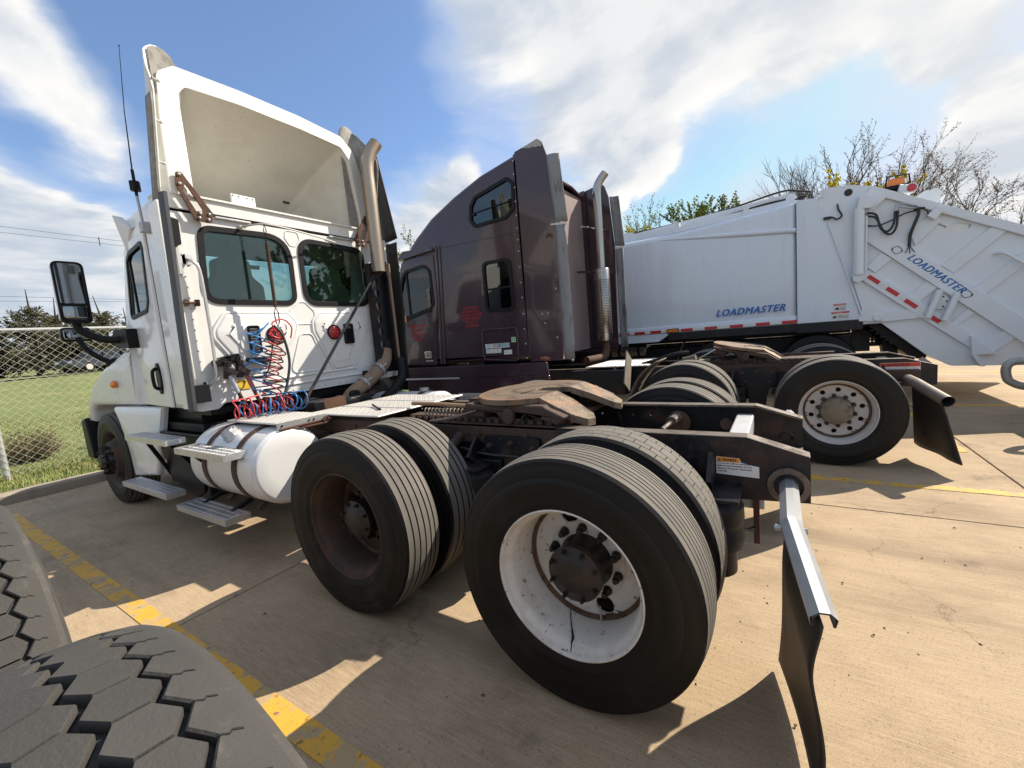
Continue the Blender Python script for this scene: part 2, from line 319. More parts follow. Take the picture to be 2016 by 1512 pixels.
    def mesh(s, name, mat, smooth=35, fix=True):
        me = bpy.data.meshes.new(name); me.from_pydata(s.v, [], s.f)
        if fix:
            bm = bmesh.new(); bm.from_mesh(me); bmesh.ops.remove_doubles(bm, verts=bm.verts, dist=1e-5)
            bmesh.ops.recalc_face_normals(bm, faces=bm.faces); bm.to_mesh(me); bm.free()
        if smooth:
            me.polygons.foreach_set('use_smooth', [True]*len(me.polygons)); me.set_sharp_from_angle(angle=R(smooth))
        for q in (mat if isinstance(mat, (list, tuple)) else [mat]): me.materials.append(q)
        return me
    def build(s, name, mat, parent=None, smooth=35, bevel=0., bseg=2, fix=True, kind=None, label=None):
        o = put(name, s.mesh(name, mat, smooth, fix), parent)
        if bevel: bevelmod(o, bevel, bseg)
        if kind: o['kind'] = kind
        if label: o['label'] = label
        return o
def bevelmod(o, wd, seg=2):
    b = o.modifiers.new('bevel', 'BEVEL'); b.width = wd; b.segments = seg; b.limit_method = 'ANGLE'; b.angle_limit = R(40); b.harden_normals = False
def put(name, me, parent=None, loc=None, rot=None):
    """link one mesh; mesh coordinates are world coordinates unless loc is given (world position)"""
    o = bpy.data.objects.new(name, me); COL.objects.link(o)
    base = Vector((0, 0, 0))
    if parent:
        o.parent = parent
        q = parent; 
        while q: base = base + q.location; q = q.parent
    o.location = (Vector(loc) if loc else Vector((0, 0, 0))) - base
    if rot: o.rotation_euler = rot
    return o
def sub(name, me, parent, loc=(0, 0, 0), rot=None):
    o = bpy.data.objects.new(name, me); COL.objects.link(o); o.parent = parent; o.location = loc
    if rot: o.rotation_euler = rot
    return o
def thing(name, label, cat, loc=(0, 0, 0), group=None):
    o = bpy.data.objects.new(name, None); COL.objects.link(o); o.location = loc; o.empty_display_size = .2
    return tag(o, label, cat, group)
def tag(o, label, cat, group=None):
    o['label'] = label; o['category'] = cat
    if group: o['group'] = group
    return o
def struct(o): o['kind'] = 'structure'; return o
def inset(poly, dd):
    if dd == 0: return list(poly)
    k = len(poly); A = sum(poly[i][0]*poly[(i+1) % k][1]-poly[(i+1) % k][0]*poly[i][1] for i in range(k)); sg = 1 if A > 0 else -1
    out = []
    for i in range(k):
        p0, p, p1 = Vector(poly[i-1][:2]), Vector(poly[i][:2]), Vector(poly[(i+1) % k][:2])
        a, b = (p-p0).normalized(), (p1-p).normalized()
        na, nb = Vector((-a.y, a.x))*sg, Vector((-b.y, b.x))*sg
        q = na+nb; q = q/max(.35, 1+na.dot(nb)); out.append(tuple(p+q*dd))
    return out
def rnd(poly, r, n=4):
    """round the corners of a polygon; r one radius or one per corner"""
    k = len(poly); out = []
    for i in range(k):
        p0, p, p1 = Vector(poly[i-1]), Vector(poly[i]), Vector(poly[(i+1) % k]); ri = r[i] if isinstance(r, (list, tuple)) else r
        if ri <= 0: out.append(tuple(p)); continue
        a, b = (p0-p), (p1-p); la, lb = a.length, b.length; a.normalize(); b.normalize()
        ang = a.angle(b); dd = min(ri/max(.05, math.tan(ang/2)), la*.48, lb*.48)
        s0, s1 = p+a*dd, p+b*dd
        for j in range(n+1):
            t = j/n; out.append(tuple(s0*(1-t)**2 + p*2*t*(1-t) + s1*t*t))
    return out
def rect(x0, x1, y0, y1, r=0, n=4):
    p = [(x0, y0), (x1, y0), (x1, y1), (x0, y1)]
    return rnd(p, r, n) if r else p
def circ(cx, cy, r, n=16, ry=None): return [(cx+r*math.cos(2*math.pi*i/n), cy+(ry or r)*math.sin(2*math.pi*i/n)) for i in range(n)]
def spline(pts, n=8):
    pts = [Vector(p) for p in pts]; out = []
    for i in range(len(pts)-1):
        p0 = pts[max(i-1, 0)]; p1 = pts[i]; p2 = pts[i+1]; p3 = pts[min(i+2, len(pts)-1)]
        for j in range(n):
            t = j/n; out.append(.5*((2*p1)+(p2-p0)*t+(2*p0-5*p1+4*p2-p3)*t*t+(3*p1-p0-3*p2+p3)*t**3))
    out.append(pts[-1]); return out
def text(name, body, size, mat, parent, org, xdir, updir, align='LEFT', shear=0., bold=0., depth=.0015, space=1., xs=1., label=None, sc_=1.):
    """flat lettering standing on a surface: org, reading direction and up direction in world space"""
    cu = bpy.data.curves.new('t', 'FONT'); cu.body = body; cu.size = size; cu.shear = shear; cu.offset = bold; cu.extrude = depth
    cu.align_x = align; cu.space_line = space; cu.space_character = sc_; cu.resolution_u = 3
    to = bpy.data.objects.new('t', cu); COL.objects.link(to)
    dg = bpy.context.evaluated_depsgraph_get(); me = bpy.data.meshes.new_from_object(to.evaluated_get(dg))
    bpy.data.objects.remove(to); bpy.data.curves.remove(cu)
    x = Vector(xdir).normalized(); z = x.cross(Vector(updir)).normalized(); y = z.cross(x)
    mm = Matrix((x*xs, y, z)).transposed().to_4x4(); mm.translation = Vector(org)
    me.transform(mm); me.materials.clear(); me.materials.append(mat)
    o = put(name, me, parent)
    if label: o['label'] = label
    return o

# ================================================================== SETTING
CONC = M('concrete', (.43, .315, .195), .85, var=.16, var_scale=1.3, dirt=(.29, .205, .125), dirt_scale=1.5, lo=.42, hi=.66, dmax=.75, dirt2=(.17, .135, .085), dirt2_scale=85, lo2=.52, hi2=.66, d2max=.75, bump=.25, bump_scale=240, spec=.25, rand=.05)
def concrete_extra(mt):
    """broom strokes, pale sand grains and a few oil marks"""
    t = mt.node_tree; b = t.nodes['Principled BSDF']; src = b.inputs['Base Color'].links[0].from_socket
    tc = N('ShaderNodeTexCoord', t); mp = N('ShaderNodeMapping', t); mp.inputs['Scale'].default_value = (150, 6, 1); mp.inputs['Rotation'].default_value = (0, 0, R(4)); L(tc.outputs['Object'], mp.inputs[0], t)
    n = N('ShaderNodeTexNoise', t); n.inputs['Scale'].default_value = 1; n.inputs['Detail'].default_value = 4; L(mp.outputs[0], n.inputs['Vector'], t)
    c = MIXC(MAPR(n.outputs[0], .40, .70, 0, .5, True, t), src, (.52, .40, .26), t)
    g = N('ShaderNodeTexNoise', t); g.inputs['Scale'].default_value = 260; g.inputs['Detail'].default_value = 3; L(tc.outputs['Object'], g.inputs['Vector'], t)
    c = MIXC(MAPR(g.outputs[0], .56, .68, 0, .7, True, t), c, (.62, .50, .35), t)
    o = N('ShaderNodeTexNoise', t); o.inputs['Scale'].default_value = 1.7; o.inputs['Detail'].default_value = 8; o.inputs['Roughness'].default_value = .7; L(tc.outputs['Object'], o.inputs['Vector'], t)
    c = MIXC(MAPR(o.outputs[0], .57, .72, 0, .6, True, t), c, (.11, .085, .065), t)
    s = N('ShaderNodeTexNoise', t); s.inputs['Scale'].default_value = 9; s.inputs['Detail'].default_value = 2; L(tc.outputs['Object'], s.inputs['Vector'], t)
    c = MIXC(MAPR(s.outputs[0], .74, .80, 0, .55, True, t), c, (.09, .07, .055), t)
    mq = N('ShaderNodeMapping', t); mq.inputs['Scale'].default_value = (2.2, .22, 1); L(tc.outputs['Object'], mq.inputs[0], t)
    k = N('ShaderNodeTexNoise', t); k.inputs['Scale'].default_value = 1; k.inputs['Detail'].default_value = 7; k.inputs['Roughness'].default_value = .65; L(mq.outputs[0], k.inputs['Vector'], t)
    c = MIXC(MAPR(k.outputs[0], .50, .70, 0, .42, True, t), c, (.17, .125, .085), t)
    v = N('ShaderNodeTexVoronoi', t); v.feature = 'DISTANCE_TO_EDGE'; v.inputs['Scale'].default_value = .32; v.inputs['Randomness'].default_value = 1
    wv = N('ShaderNodeVectorMath', t, operation='ADD'); L(tc.outputs['Object'], wv.inputs[0], t); sn = N('ShaderNodeVectorMath', t, operation='SCALE'); sn.inputs['Scale'].default_value = .5; L(o.outputs['Color'], sn.inputs[0], t); L(sn.outputs[0], wv.inputs[1], t); L(wv.outputs[0], v.inputs['Vector'], t)
    c = MIXC(MATH('MULTIPLY', MAPR(v.outputs['Distance'], .0, .0022, .55, 0, True, t), MAPR(k.outputs[0], .48, .58, 0, 1, True, t), None, t), c, (.09, .07, .05), t)
    L(c, b.inputs['Base Color'], t)
concrete_extra(CONC)
JOINT = M('joint_dirt', (.05, .042, .034), .95, var=.3)
KERB = M('kerb_concrete', (.34, .285, .215), .85, var=.15, dirt=(.16, .13, .10), dirt_scale=4, lo=.45, hi=.7, dmax=.6, bump=.3, bump_scale=90)
YEL = M('yellow_paint', (.70, .38, .045), .7, var=.15, dirt=(.40, .31, .19), dirt_scale=7, lo=.49, hi=.56, dmax=.85, dirt2=(.13, .095, .06), dirt2_scale=22, lo2=.57, hi2=.66, d2max=.8, bump=.3, bump_scale=120)
LAWN = M('lawn', (.15, .18, .045), .95, var=.3, var_scale=.5, dirt=(.27, .25, .10), dirt_scale=1.1, lo=.48, hi=.68, dmax=.6, dirt2=(.14, .17, .045), dirt2_scale=9, lo2=.5, hi2=.62, d2max=.6, bump=.6, bump_scale=25)
GRASSM = M('grass_blades', (.22, .26, .07), .8, var=.4, var_scale=3, dirt=(.36, .30, .13), dirt_scale=5, lo=.5, hi=.6, dmax=.8)
ROADM = M('road', (.33, .31, .28), .9, var=.1)
EARTH = M('earth', (.10, .095, .05), .95, var=.3, var_scale=.02)

ground = struct(MB().box(-900, 900, -900, 900, -.5, -.09).build('ground', EARTH, smooth=0))
lot = struct(MB().box(-24.2, 45.2, -59, 6.93, -.08, -.014).build('concrete_lot', JOINT, smooth=0))
GAP = .005
def slab_obj(x0, x1, y0, y1):
    me = MB().box(x0+GAP, x1-GAP, y0+GAP, y1-GAP, -.014, 0).mesh('concrete_slab', CONC, 0)
    o = put('concrete_slab', me, lot)
    if x1 > -8 and x0 < 16 and y1 > -8: bevelmod(o, .004, 1)
XJ = [1.25+3.66*k for k in range(-7, 13)]; YJ = [-2.2-4.37*k for k in range(13, -1, -1)] + [2.17, 6.54, 6.93]
for i in range(len(XJ)-1):
    for j in range(len(YJ)-1): slab_obj(XJ[i], XJ[i+1], YJ[j], YJ[j+1])
def stripe(x0, x1, y0, y1):
    struct(MB().box(x0, x1, y0, y1, .0, .004).build('parking_stripe', YEL, smooth=0))
for x in (-5.4, -1.75, 1.88, 5.5, 9.13, 12.76): stripe(x-.05, x+.05, -4.6, 6.3)
for x in (3.0, 6.7, 10.3): stripe(x, x+1.9, -2.15, -2.05)
kb = struct(MB().box(-24, 45, 7.08, 7.11, -.05, .10).build('kerb', KERB, smooth=0))
for i in range(23):
    x0 = -24+3*i
    o = MB().prism([(6.935, -.02), (6.935, .10), (6.955, .125), (7.075, .13), (7.10, .115), (7.10, -.02)], 0, x0+.004, x0+2.996).build('kerb_stone', KERB, kb, smooth=0); bevelmod(o, .008, 2)
def lawn_z(x, y):
    t = min(1, max(0, (y-8.5)/27)); t = t*t*(3-2*t)
    return .115 + 1.28*t + max(0, y-36)*.018 + .03*math.sin(x*.7+y*.5)*min(1, max(0, y-8)/4)
mb = MB(); xs = [-160+8*i for i in range(15)] + [-38+2.0*i for i in range(38)] + [40+10*i for i in range(14)]
ys = [7.09, 7.5, 8, 8.5, 9.2, 10, 11, 12.5, 14, 16, 18, 21, 24, 27, 30, 33, 36, 40, 50, 70, 110, 200, 420]
k = len(xs); mb.add([(x, y, lawn_z(x, y)) for y in ys for x in xs], [(j*k+i, j*k+i+1, (j+1)*k+i+1, (j+1)*k+i) for j in range(len(ys)-1) for i in range(k-1)])
struct(mb.build('lawn', LAWN, smooth=60))
mb = MB(); xs2 = [-120+6*i for i in range(41)]
mb.add([(x, y+.03*x, lawn_z(x, y+.03*x)+.05) for y in (33.0, 36.0) for x in xs2], [(i, i+1, 41+i+1, 41+i) for i in range(40)]); struct(mb.build('road', ROADM, smooth=60))
rg = random.Random(3)
def blades(name, n, xr, yr, h0, h1, dens=None):
    mb = MB()
    for _ in range(n):
        x, y = rg.uniform(*xr), rg.uniform(*yr)
        if dens and rg.random() > dens(x, y): continue
        z = lawn_z(x, y)-.005; h = rg.uniform(h0, h1); a = rg.uniform(0, 6.3); wd = .0035+.002*rg.random()+h*.012
        lx, ly = math.cos(a)*h*rg.uniform(.1, .7), math.sin(a)*h*rg.uniform(.1, .7); sx, sy = -math.sin(a)*wd, math.cos(a)*wd
        mb.add([(x-sx, y-sy, z), (x+sx, y+sy, z), (x+lx*.4+sx*.7, y+ly*.4+sy*.7, z+h*.6), (x+lx*.4-sx*.7, y+ly*.4-sy*.7, z+h*.6), (x+lx, y+ly, z+h)], [(0, 1, 2, 3), (3, 2, 4)])
    o = mb.build(name, GRASSM, smooth=0, fix=False); o['kind'] = 'stuff'; return o
blades('grass', 16000, (-3.6, 2.4), (7.11, 8.6), .025, .085, lambda x, y: .45+.55*math.sin(x*3.1+1)**2)
blades('grass', 22000, (-4.0, 4.0), (8.4, 16), .02, .05)

# ------------------------------------------------------------------ fence
fence = thing('chain_link_fence', 'galvanised chain link fence with top rail behind the kerb and grass strip', 'fence', (0, 8.0, .12))
GALVF = M('fence_galvanised', (.50, .51, .49), .5, .5, var=.15, dirt=(.36, .34, .30), dirt_scale=9, lo=.5, hi=.7)
WIRE = M('fence_wire', (.66, .66, .58), .55, .3, var=.1)
for i in range(9): 
    x = -10.52+3.0*i
    o = MB().cyl((x, 8.03, .05), (x, 8.03, 2.1), .034, n=12).dome((x, 8.03, 2.1), .042, 12, 6).build('post', GALVF, fence)
MB().cyl((-10.6, 8.03, 2.10), (13.4, 8.03, 2.10), .024, n=10).build('top_rail', GALVF, fence)
mb = MB(); PW, PH, WR = .054, .048, .0026
nx = int(13.0/PW); nz = int(1.92/PH)
for i in range(nx):
    x0 = -8.0+i*PW; pts = []
    for j in range(nz+1):
        sx = PW*.5 if (i+j) % 2 == 0 else -PW*.5
        pts.append((x0+sx, 7.99+(.003 if i % 2 else -.003), .17+j*PH*1.0))
    mb.tube(pts, WR, 4, cap=False)
mb.build('chain_link_mesh', WIRE, fence, smooth=0, fix=False)

# ------------------------------------------------------------------ vegetation
def leafmat(name, c1, c2, tr=.3):
    mt = bpy.data.materials.new(name); mt.use_nodes = True; t = mt.node_tree; t.nodes.remove(t.nodes['Principled BSDF'])
    tc = N('ShaderNodeTexCoord', t); n = N('ShaderNodeTexNoise', t); n.inputs['Scale'].default_value = 2.3; n.inputs['Detail'].default_value = 6; L(tc.outputs['Object'], n.inputs['Vector'], t)
    c = MIXC(MAPR(n.outputs[0], .38, .62, 0, 1, True, t), c1, c2, t)
    df = N('ShaderNodeBsdfDiffuse', t); ts = N('ShaderNodeBsdfTranslucent', t); L(c, df.inputs[0], t); L(c, ts.inputs[0], t)
    mx = N('ShaderNodeMixShader', t); mx.inputs[0].default_value = tr; L(df.outputs[0], mx.inputs[1], t); L(ts.outputs[0], mx.inputs[2], t)
    L(mx.outputs[0], t.nodes['Material Output'].inputs[0], t); return mt
LEAF_EVER = leafmat('conifer_foliage', (.035, .038, .020), (.12, .11, .065), .2)
LEAF_OLIVE = leafmat('spring_leaves', (.13, .14, .025), (.22, .22, .05), .45)
LEAF_GREEN = leafmat('young_green_leaves', (.10, .13, .02), (.20, .22, .04), .45)
LEAF_YEL = leafmat('yellow_blossom', (.42, .36, .03), (.55, .46, .05), .4)
LEAF_BUD = leafmat('red_brown_buds', (.12, .085, .05), (.20, .14, .085), .4)
TWIG = leafmat('shrub_twigs', (.10, .08, .045), (.16, .13, .07), .1)
def tree(name, label, base, height, spread, leaf=None, leafsz=.12, per=6, seed=1, levels=5, lean=(0, 0), trunk_r=.16, bark=BARK, group=None, fork=.25, cat='tree'):
    rt = random.Random(seed); tr_ = MB(); lf = MB()
    def leafat(p, s):
        a = Vector((rt.gauss(0, 1), rt.gauss(0, 1), rt.gauss(0, 1))).normalized(); b = a.orthogonal().normalized(); c = a.cross(b)
        b, c = b*s, c*s*.6; lf.add([p-b, p+c, p+b, p-c], [(0, 1, 2, 3)])
    def grow(p, dr, ln, r, lv):
        n = 4 if lv < 3 else 3; pts = [p]; q = p; dd = dr
        for i in range(n):
            dd = (dd + Vector((rt.gauss(0, .13), rt.gauss(0, .13), rt.gauss(.035, .08)))).normalized(); q = q + dd*ln/n; pts.append(q)
        tr_.tube(pts, [r*(1-.5*i/n) for i in range(n+1)], 6 if lv == 0 else (4 if lv < 3 else 3), cap=False)
        if leaf and lv >= levels-2:
            for i in range(1, n+1):
                for _ in range(per): leafat(pts[i] + Vector((rt.gauss(0, .12), rt.gauss(0, .12), rt.gauss(0, .12)))*ln*.5, leafsz*rt.uniform(.5, 1.2))
        if lv >= levels-1: return
        nb = rt.choice((3, 4)) if lv < 2 else rt.choice((3, 3, 2))
        for b in range(nb):
            i = rt.randint(2 if lv == 0 else 1, n); s = pts[i] if b else pts[-1]
            az_ = rt.uniform(0, 6.283); tilt = rt.uniform(.35, .85)*spread if b else rt.uniform(.05, .35)*spread
            o1 = dd.orthogonal().normalized(); o2 = dd.cross(o1)
            nd = (dd*math.cos(tilt) + (o1*math.cos(az_)+o2*math.sin(az_))*math.sin(tilt)); nd.z += .06; nd.normalize()
            grow(s, nd, ln*rt.uniform(.60, .86), max(r*(.58 if b else .66), .0045), lv+1)
    b = Vector(base); d0 = Vector((lean[0], lean[1], 1)).normalized()
    grow(b, d0, height*.33, trunk_r, 0)
    # scale to the wanted height
    zs = sorted(p[2] for p in tr_.v); zmax = zs[int(len(zs)*.993)]-b.z; s = height/zmax
    for m_ in (tr_, lf): m_.v = [tuple(b+(Vector(p)-b)*s) for p in m_.v]
    t = thing(name, label, cat, tuple(b), group)
    tr_.build('trunk', bark, t, smooth=60, fix=False)
    if lf.v: lf.build('crown', leaf, t, smooth=0, fix=False)
    return t
def polar(az, dist, z=0): return (-2.51+dist*math.cos(R(az)), -.70+dist*math.sin(R(az)), z)
def conifer(label, base, height, rad, seed, group):
    rt = random.Random(seed); b = Vector(base); tr_ = MB(); lf = MB()
    tr_.tube([b, b+Vector((rt.gauss(0, .1), rt.gauss(0, .1), height*.5)), b+Vector((rt.gauss(0, .2), 0, height*.97))], [.16, .10, .02], 6)
    height *= .74; rad *= 1.3; nb = int(100*height/6)
    for i in range(nb):
        t = (i+rt.random())/nb; z = height*(.015+.965*t); az = rt.uniform(0, 6.283); ln = rad*(1.10-t)**.62*rt.uniform(.55, 1.15); up = rt.uniform(.15, .75)
        p0 = b+Vector((0, 0, z)); d0 = Vector((math.cos(az), math.sin(az), up)).normalized(); tr_.tube([p0, p0+d0*ln*.6, p0+d0*ln+Vector((0, 0, ln*.12))], [.03, .02, .006], 3, cap=False)
        for j in range(int(60*ln/rad)+20):
            s = rt.uniform(.2, 1.08); p = p0+d0*ln*s+Vector((rt.gauss(0, .16), rt.gauss(0, .16), rt.gauss(0, .12)))*(.6+ln*.4)
            a = (d0+Vector((rt.gauss(0, .6), rt.gauss(0, .6), rt.gauss(0, .5)))).normalized(); q = a.orthogonal().normalized(); sz = rt.uniform(.07, .16)
            lf.add([p-a*sz-q*sz*.30, p-a*sz*.3+q*sz*.42, p+a*sz, p+a*sz*.2-q*sz*.42], [(0, 1, 2, 3)])
    t = thing('evergreen_tree', label, 'tree', tuple(b), group)
    tr_.build('trunk', BARK, t, smooth=60, fix=False); lf.build('crown', LEAF_EVER, t, smooth=0, fix=False)
EVG = 'dark evergreens beyond the road'
EV = [(86.5, 47, 5.6, 1.7), (84.3, 45, 5.2, 1.7), (82.6, 47, 5.0, 1.5), (80.4, 45, 6.3, 2.0), (78.7, 47, 5.9, 1.7), (77.2, 45, 5.3, 1.6), (75.6, 47, 6.1, 1.9), (73.8, 50, 5.4, 1.7), (71.6, 52, 5.0, 1.7), (69, 52, 5.6, 1.8), (89, 50, 6.2, 2)]
EVL = ['dark evergreen furthest left but one beyond the road', 'low evergreen with a broken top at the left edge beyond the fence', 'short evergreen between the edge of the photo and the tallest one', 'tallest dark evergreen left of the tall door mirror', 'evergreen just right of the tallest one beyond the road', 'low evergreen seen under the tall door mirror', 'broad evergreen seen behind the round hood mirror', 'evergreen beside the mirror bracket, just left of the white cab', 'evergreen mostly hidden by the white cab', 'evergreen hidden behind the white cab door', 'evergreen beyond the left end of the row']
for i, (az, dist, h, rd) in enumerate(EV):
    x, y, _ = polar(az, dist); conifer(EVL[i], (x, y, lawn_z(x, y)-.1), h, rd, 40+i, EVG)
TG = 'spring trees beyond the lot'
T_ = [('bare_tree', 'leafless forked tree above the junction of refuse body and tailgate', -2.4, 46, 14.8, .62, None, 0, 3, BARK2, 0),
      ('budding_tree', 'tall tree with sparse brown buds above the amber beacon', -5.8, 45, 14.6, .72, LEAF_BUD, 2, 52, BARK, -.10),
      ('budding_tree', 'wide tree with reddish buds right of the amber beacon', -8.6, 47, 12.9, .80, LEAF_BUD, 2, 61, BARK, -.16),
      ('budding_tree', 'leaning budding tree above the tailgate lifting eye', -13.4, 45, 11.4, .85, LEAF_BUD, 2, 31, BARK, -.30),
      ('bare_tree', 'dark leafless tree at the right edge of the photo', -17.4, 40, 7.6, .9, None, 0, 21, BARK, 0),
      ('leafy_tree', 'loose spring tree with pale leaves just right of the chrome stack', 14.0, 52, 14.8, .8, LEAF_OLIVE, 3, 8, BARK2),
      ('leafy_tree', 'olive green leafy tree above the roof rails of the refuse truck', 6.2, 50, 14.2, .95, LEAF_GREEN, 9, 9, BARK),
      ('bare_tree', 'small bare tree right of the olive green one', 1.2, 50, 13.0, .85, None, 0, 14, BARK2),
      ('leafy_tree', 'pale leafing tree between the white cab and the plum sleeper', 44.8, 42, 11.6, .85, LEAF_OLIVE, 3, 17, BARK2),
      ('leafy_tree', 'pale leafing tree hidden behind the plum sleeper roof', 38, 46, 10.5, .9, LEAF_OLIVE, 3, 18, BARK2),
      ('leafy_tree', 'small olive tree hidden behind the chrome stack', 19, 50, 12.2, .9, LEAF_OLIVE, 3, 19, BARK2)]
for nm, lb, az, dist, h, spd, lf, per, seed, bk, *ln_ in T_:
    tree(nm, lb, polar(az, dist), h, spd, lf, .10 if lf is not LEAF_BUD else .06, per, seed, 7, (rg.gauss(0, .04), rg.gauss(0, .04)+(ln_[0] if ln_ else 0)), h*.0145, bk, TG)
for lb, az, dist, h, sd in (('yellow flowering shrub right of the chrome stack', 16.3, 47, 11.4, 4), ('yellow flowering treetop under the tall budding trees', -6.4, 42, 10.3, 6)):
    tree('yellow_shrub', lb, polar(az, dist), h, .8, LEAF_YEL, .12, 12, sd, 6, (0, 0), .1, BARK, 'yellow blossom shrubs', cat='shrub')
tree('leafy_tree', 'dense tree behind the photographer, mirrored in the white cab rear window', (19.5, -22.0, 0), 12.0, .8, LEAF_GREEN, .16, 10, 77, 7, (0, 0), .2, BARK, None)
tree('leafy_tree', 'second tree behind the photographer, beyond the edge of the photo', (30, -24, 0), 12, 1.0, LEAF_GREEN, .16, 8, 78, 7, (0, 0), .2, BARK, None)
def shrub(label, x, y, r, h, seed):
    rt = random.Random(seed); mb = MB(); z = lawn_z(x, y)
    for _ in range(230):
        a = rt.uniform(0, 6.28); t = rt.random()**.5*r; p = Vector((x+math.cos(a)*t*.35, y+math.sin(a)*t*.35, z)); q = Vector((x+math.cos(a)*t, y+math.sin(a)*t, z+h*rt.uniform(.35, 1)*math.sqrt(max(0, 1-(t/r)**2*.7))))
        mb.tube([p, (p+q)/2+Vector((rt.gauss(0, .04), rt.gauss(0, .04), .03)), q], [.004, .003, .0015], 3, cap=False)
        for _ in range(7):
            c = p.lerp(q, rt.uniform(.5, 1.05))+Vector((rt.gauss(0, .05), rt.gauss(0, .05), rt.gauss(0, .04))); v = Vector((rt.gauss(0, 1), rt.gauss(0, 1), rt.gauss(0, 1))).normalized()*.02; u = v.orthogonal().normalized()*.012
            mb.add([c-v, c+u, c+v, c-u], [(0, 1, 2, 3)])
    tag(mb.build('shrub', TWIG, None, smooth=0, fix=False), label, 'shrub', 'low brown shrubs behind the fence')
shrub('low brown twiggy shrub behind the fence post at the left edge', -1.05, 9.5, .42, .58, 1); shrub('low brown twiggy shrub behind the fence beside the front wheel', .16, 9.7, .40, .46, 2)

# ------------------------------------------------------------------ utility line
pl = thing('utility_line', 'two pairs of dark wires crossing the sky left of the white cab', 'power line', (-34, 46, 1.5))
WIREB = M('cable_black', (.03, .03, .032), .6)
A = Vector(polar(80.9, 46)); B = Vector(polar(73.8, 46)); dr_ = (B-A)/(B-A).length
def at_wire(s, z0, z1): 
    q = A+dr_*s; return Vector((q.x, q.y, z0+(z1-z0)*s/(B-A).length))
for z0, z1, off in ((11.95, 11.55, 0), (11.55, 11.20, .05), (7.15, 6.95, 0), (6.85, 6.80, .1)):
    pts = [at_wire(s, z0, z1)+Vector((0, off, .0012*(s-3)**2*.6)) for s in (-34, -20, -10, -4, 0, 3, 6, 10, 20, 34, 52)]
    MB().tube(pts, .013, 4).build('wire', WIREB, pl)
q = at_wire(4.9, 11.9, 11.5); MB().bar(q+Vector((0, .03, .15)), q+Vector((0, .03, -.5)), .04, .05).build('wire_spacer', WIREB, pl)
for s in (-34, 52):
    q = at_wire(s, 0, 0); MB().cyl((q.x, q.y, 0), (q.x, q.y, 13.2), .16, .11, 10).build('pole', BARK2, pl); MB().bar((q.x, q.y-1.2, 12.6), (q.x, q.y+1.2, 12.6), .1, .12).build('crossarm', BARK2, pl)

# ------------------------------------------------------------------ parked cars far off
CARP = M('car_paint_dark', (.03, .035, .045), .25, coat=.8, var=.05)
CARW = M('car_paint_silver', (.45, .47, .5), .25, coat=.8, var=.05)
def car(label, x, y, paint, rz):
    z = lawn_z(x, y)+.05; t = thing('parked_car', label, 'car', (x, y, z), 'cars parked by the far road'); t.rotation_euler = (0, 0, rz)
    b = MB().prism(rnd([(-2.2, .35), (-2.2, .82), (-1.3, .95), (1.9, .98), (2.25, .8), (2.25, .35)], .12), 1, -.86, .86); o = sub('body', b.mesh('body', paint), t); bevelmod(o, .06, 2)
    c = MB().prism(rnd([(-1.1, .95), (-.45, 1.42), (1.1, 1.44), (1.9, .97)], .1), 1, -.72, .72); o = sub('cabin', c.mesh('cabin', paint), t); bevelmod(o, .05, 2)
    g = MB()
    for s in (-1, 1): g.prism([(-.9, .99), (-.38, 1.36), (.3, 1.37), (.3, .99)], 1, s*.715, s*.727).prism([(.38, .99), (.38, 1.37), (1.05, 1.37), (1.6, .99)], 1, s*.715, s*.727)
    sub('window', g.mesh('window', GLASS_DARK, 0), t)
    for wx in (-1.35, 1.4):
        for s in (-1, 1):
            o = sub('wheel', MB().lathe([(-.1, .2), (-.1, .31), (-.06, .33), (.06, .33), (.1, .31), (.1, .2)], (wx, s*.78, .33), (0, 1, 0), 20).mesh('wheel', SIDEWALL), t)
            sub('hubcap', MB().cyl((wx, s*.78-.09, .33), (wx, s*.78+.09, .33), .2, n=16).mesh('hubcap', RIM_GREY), o)
    for s in (-1, 1): sub('headlight', MB().box(-2.215, -2.15, s*.62-.16, s*.62+.16, .62, .76).mesh('headlight', WHITETAPE, 0), t)
cx, cy, _ = polar(76.2, 41.5); car('dark car parked by the far road, seen under the hood mirror', cx, cy, CARP, R(20))
cx, cy, _ = polar(74.3, 43.0); car('silver car parked behind the dark one by the far road', cx, cy, CARW, R(20))

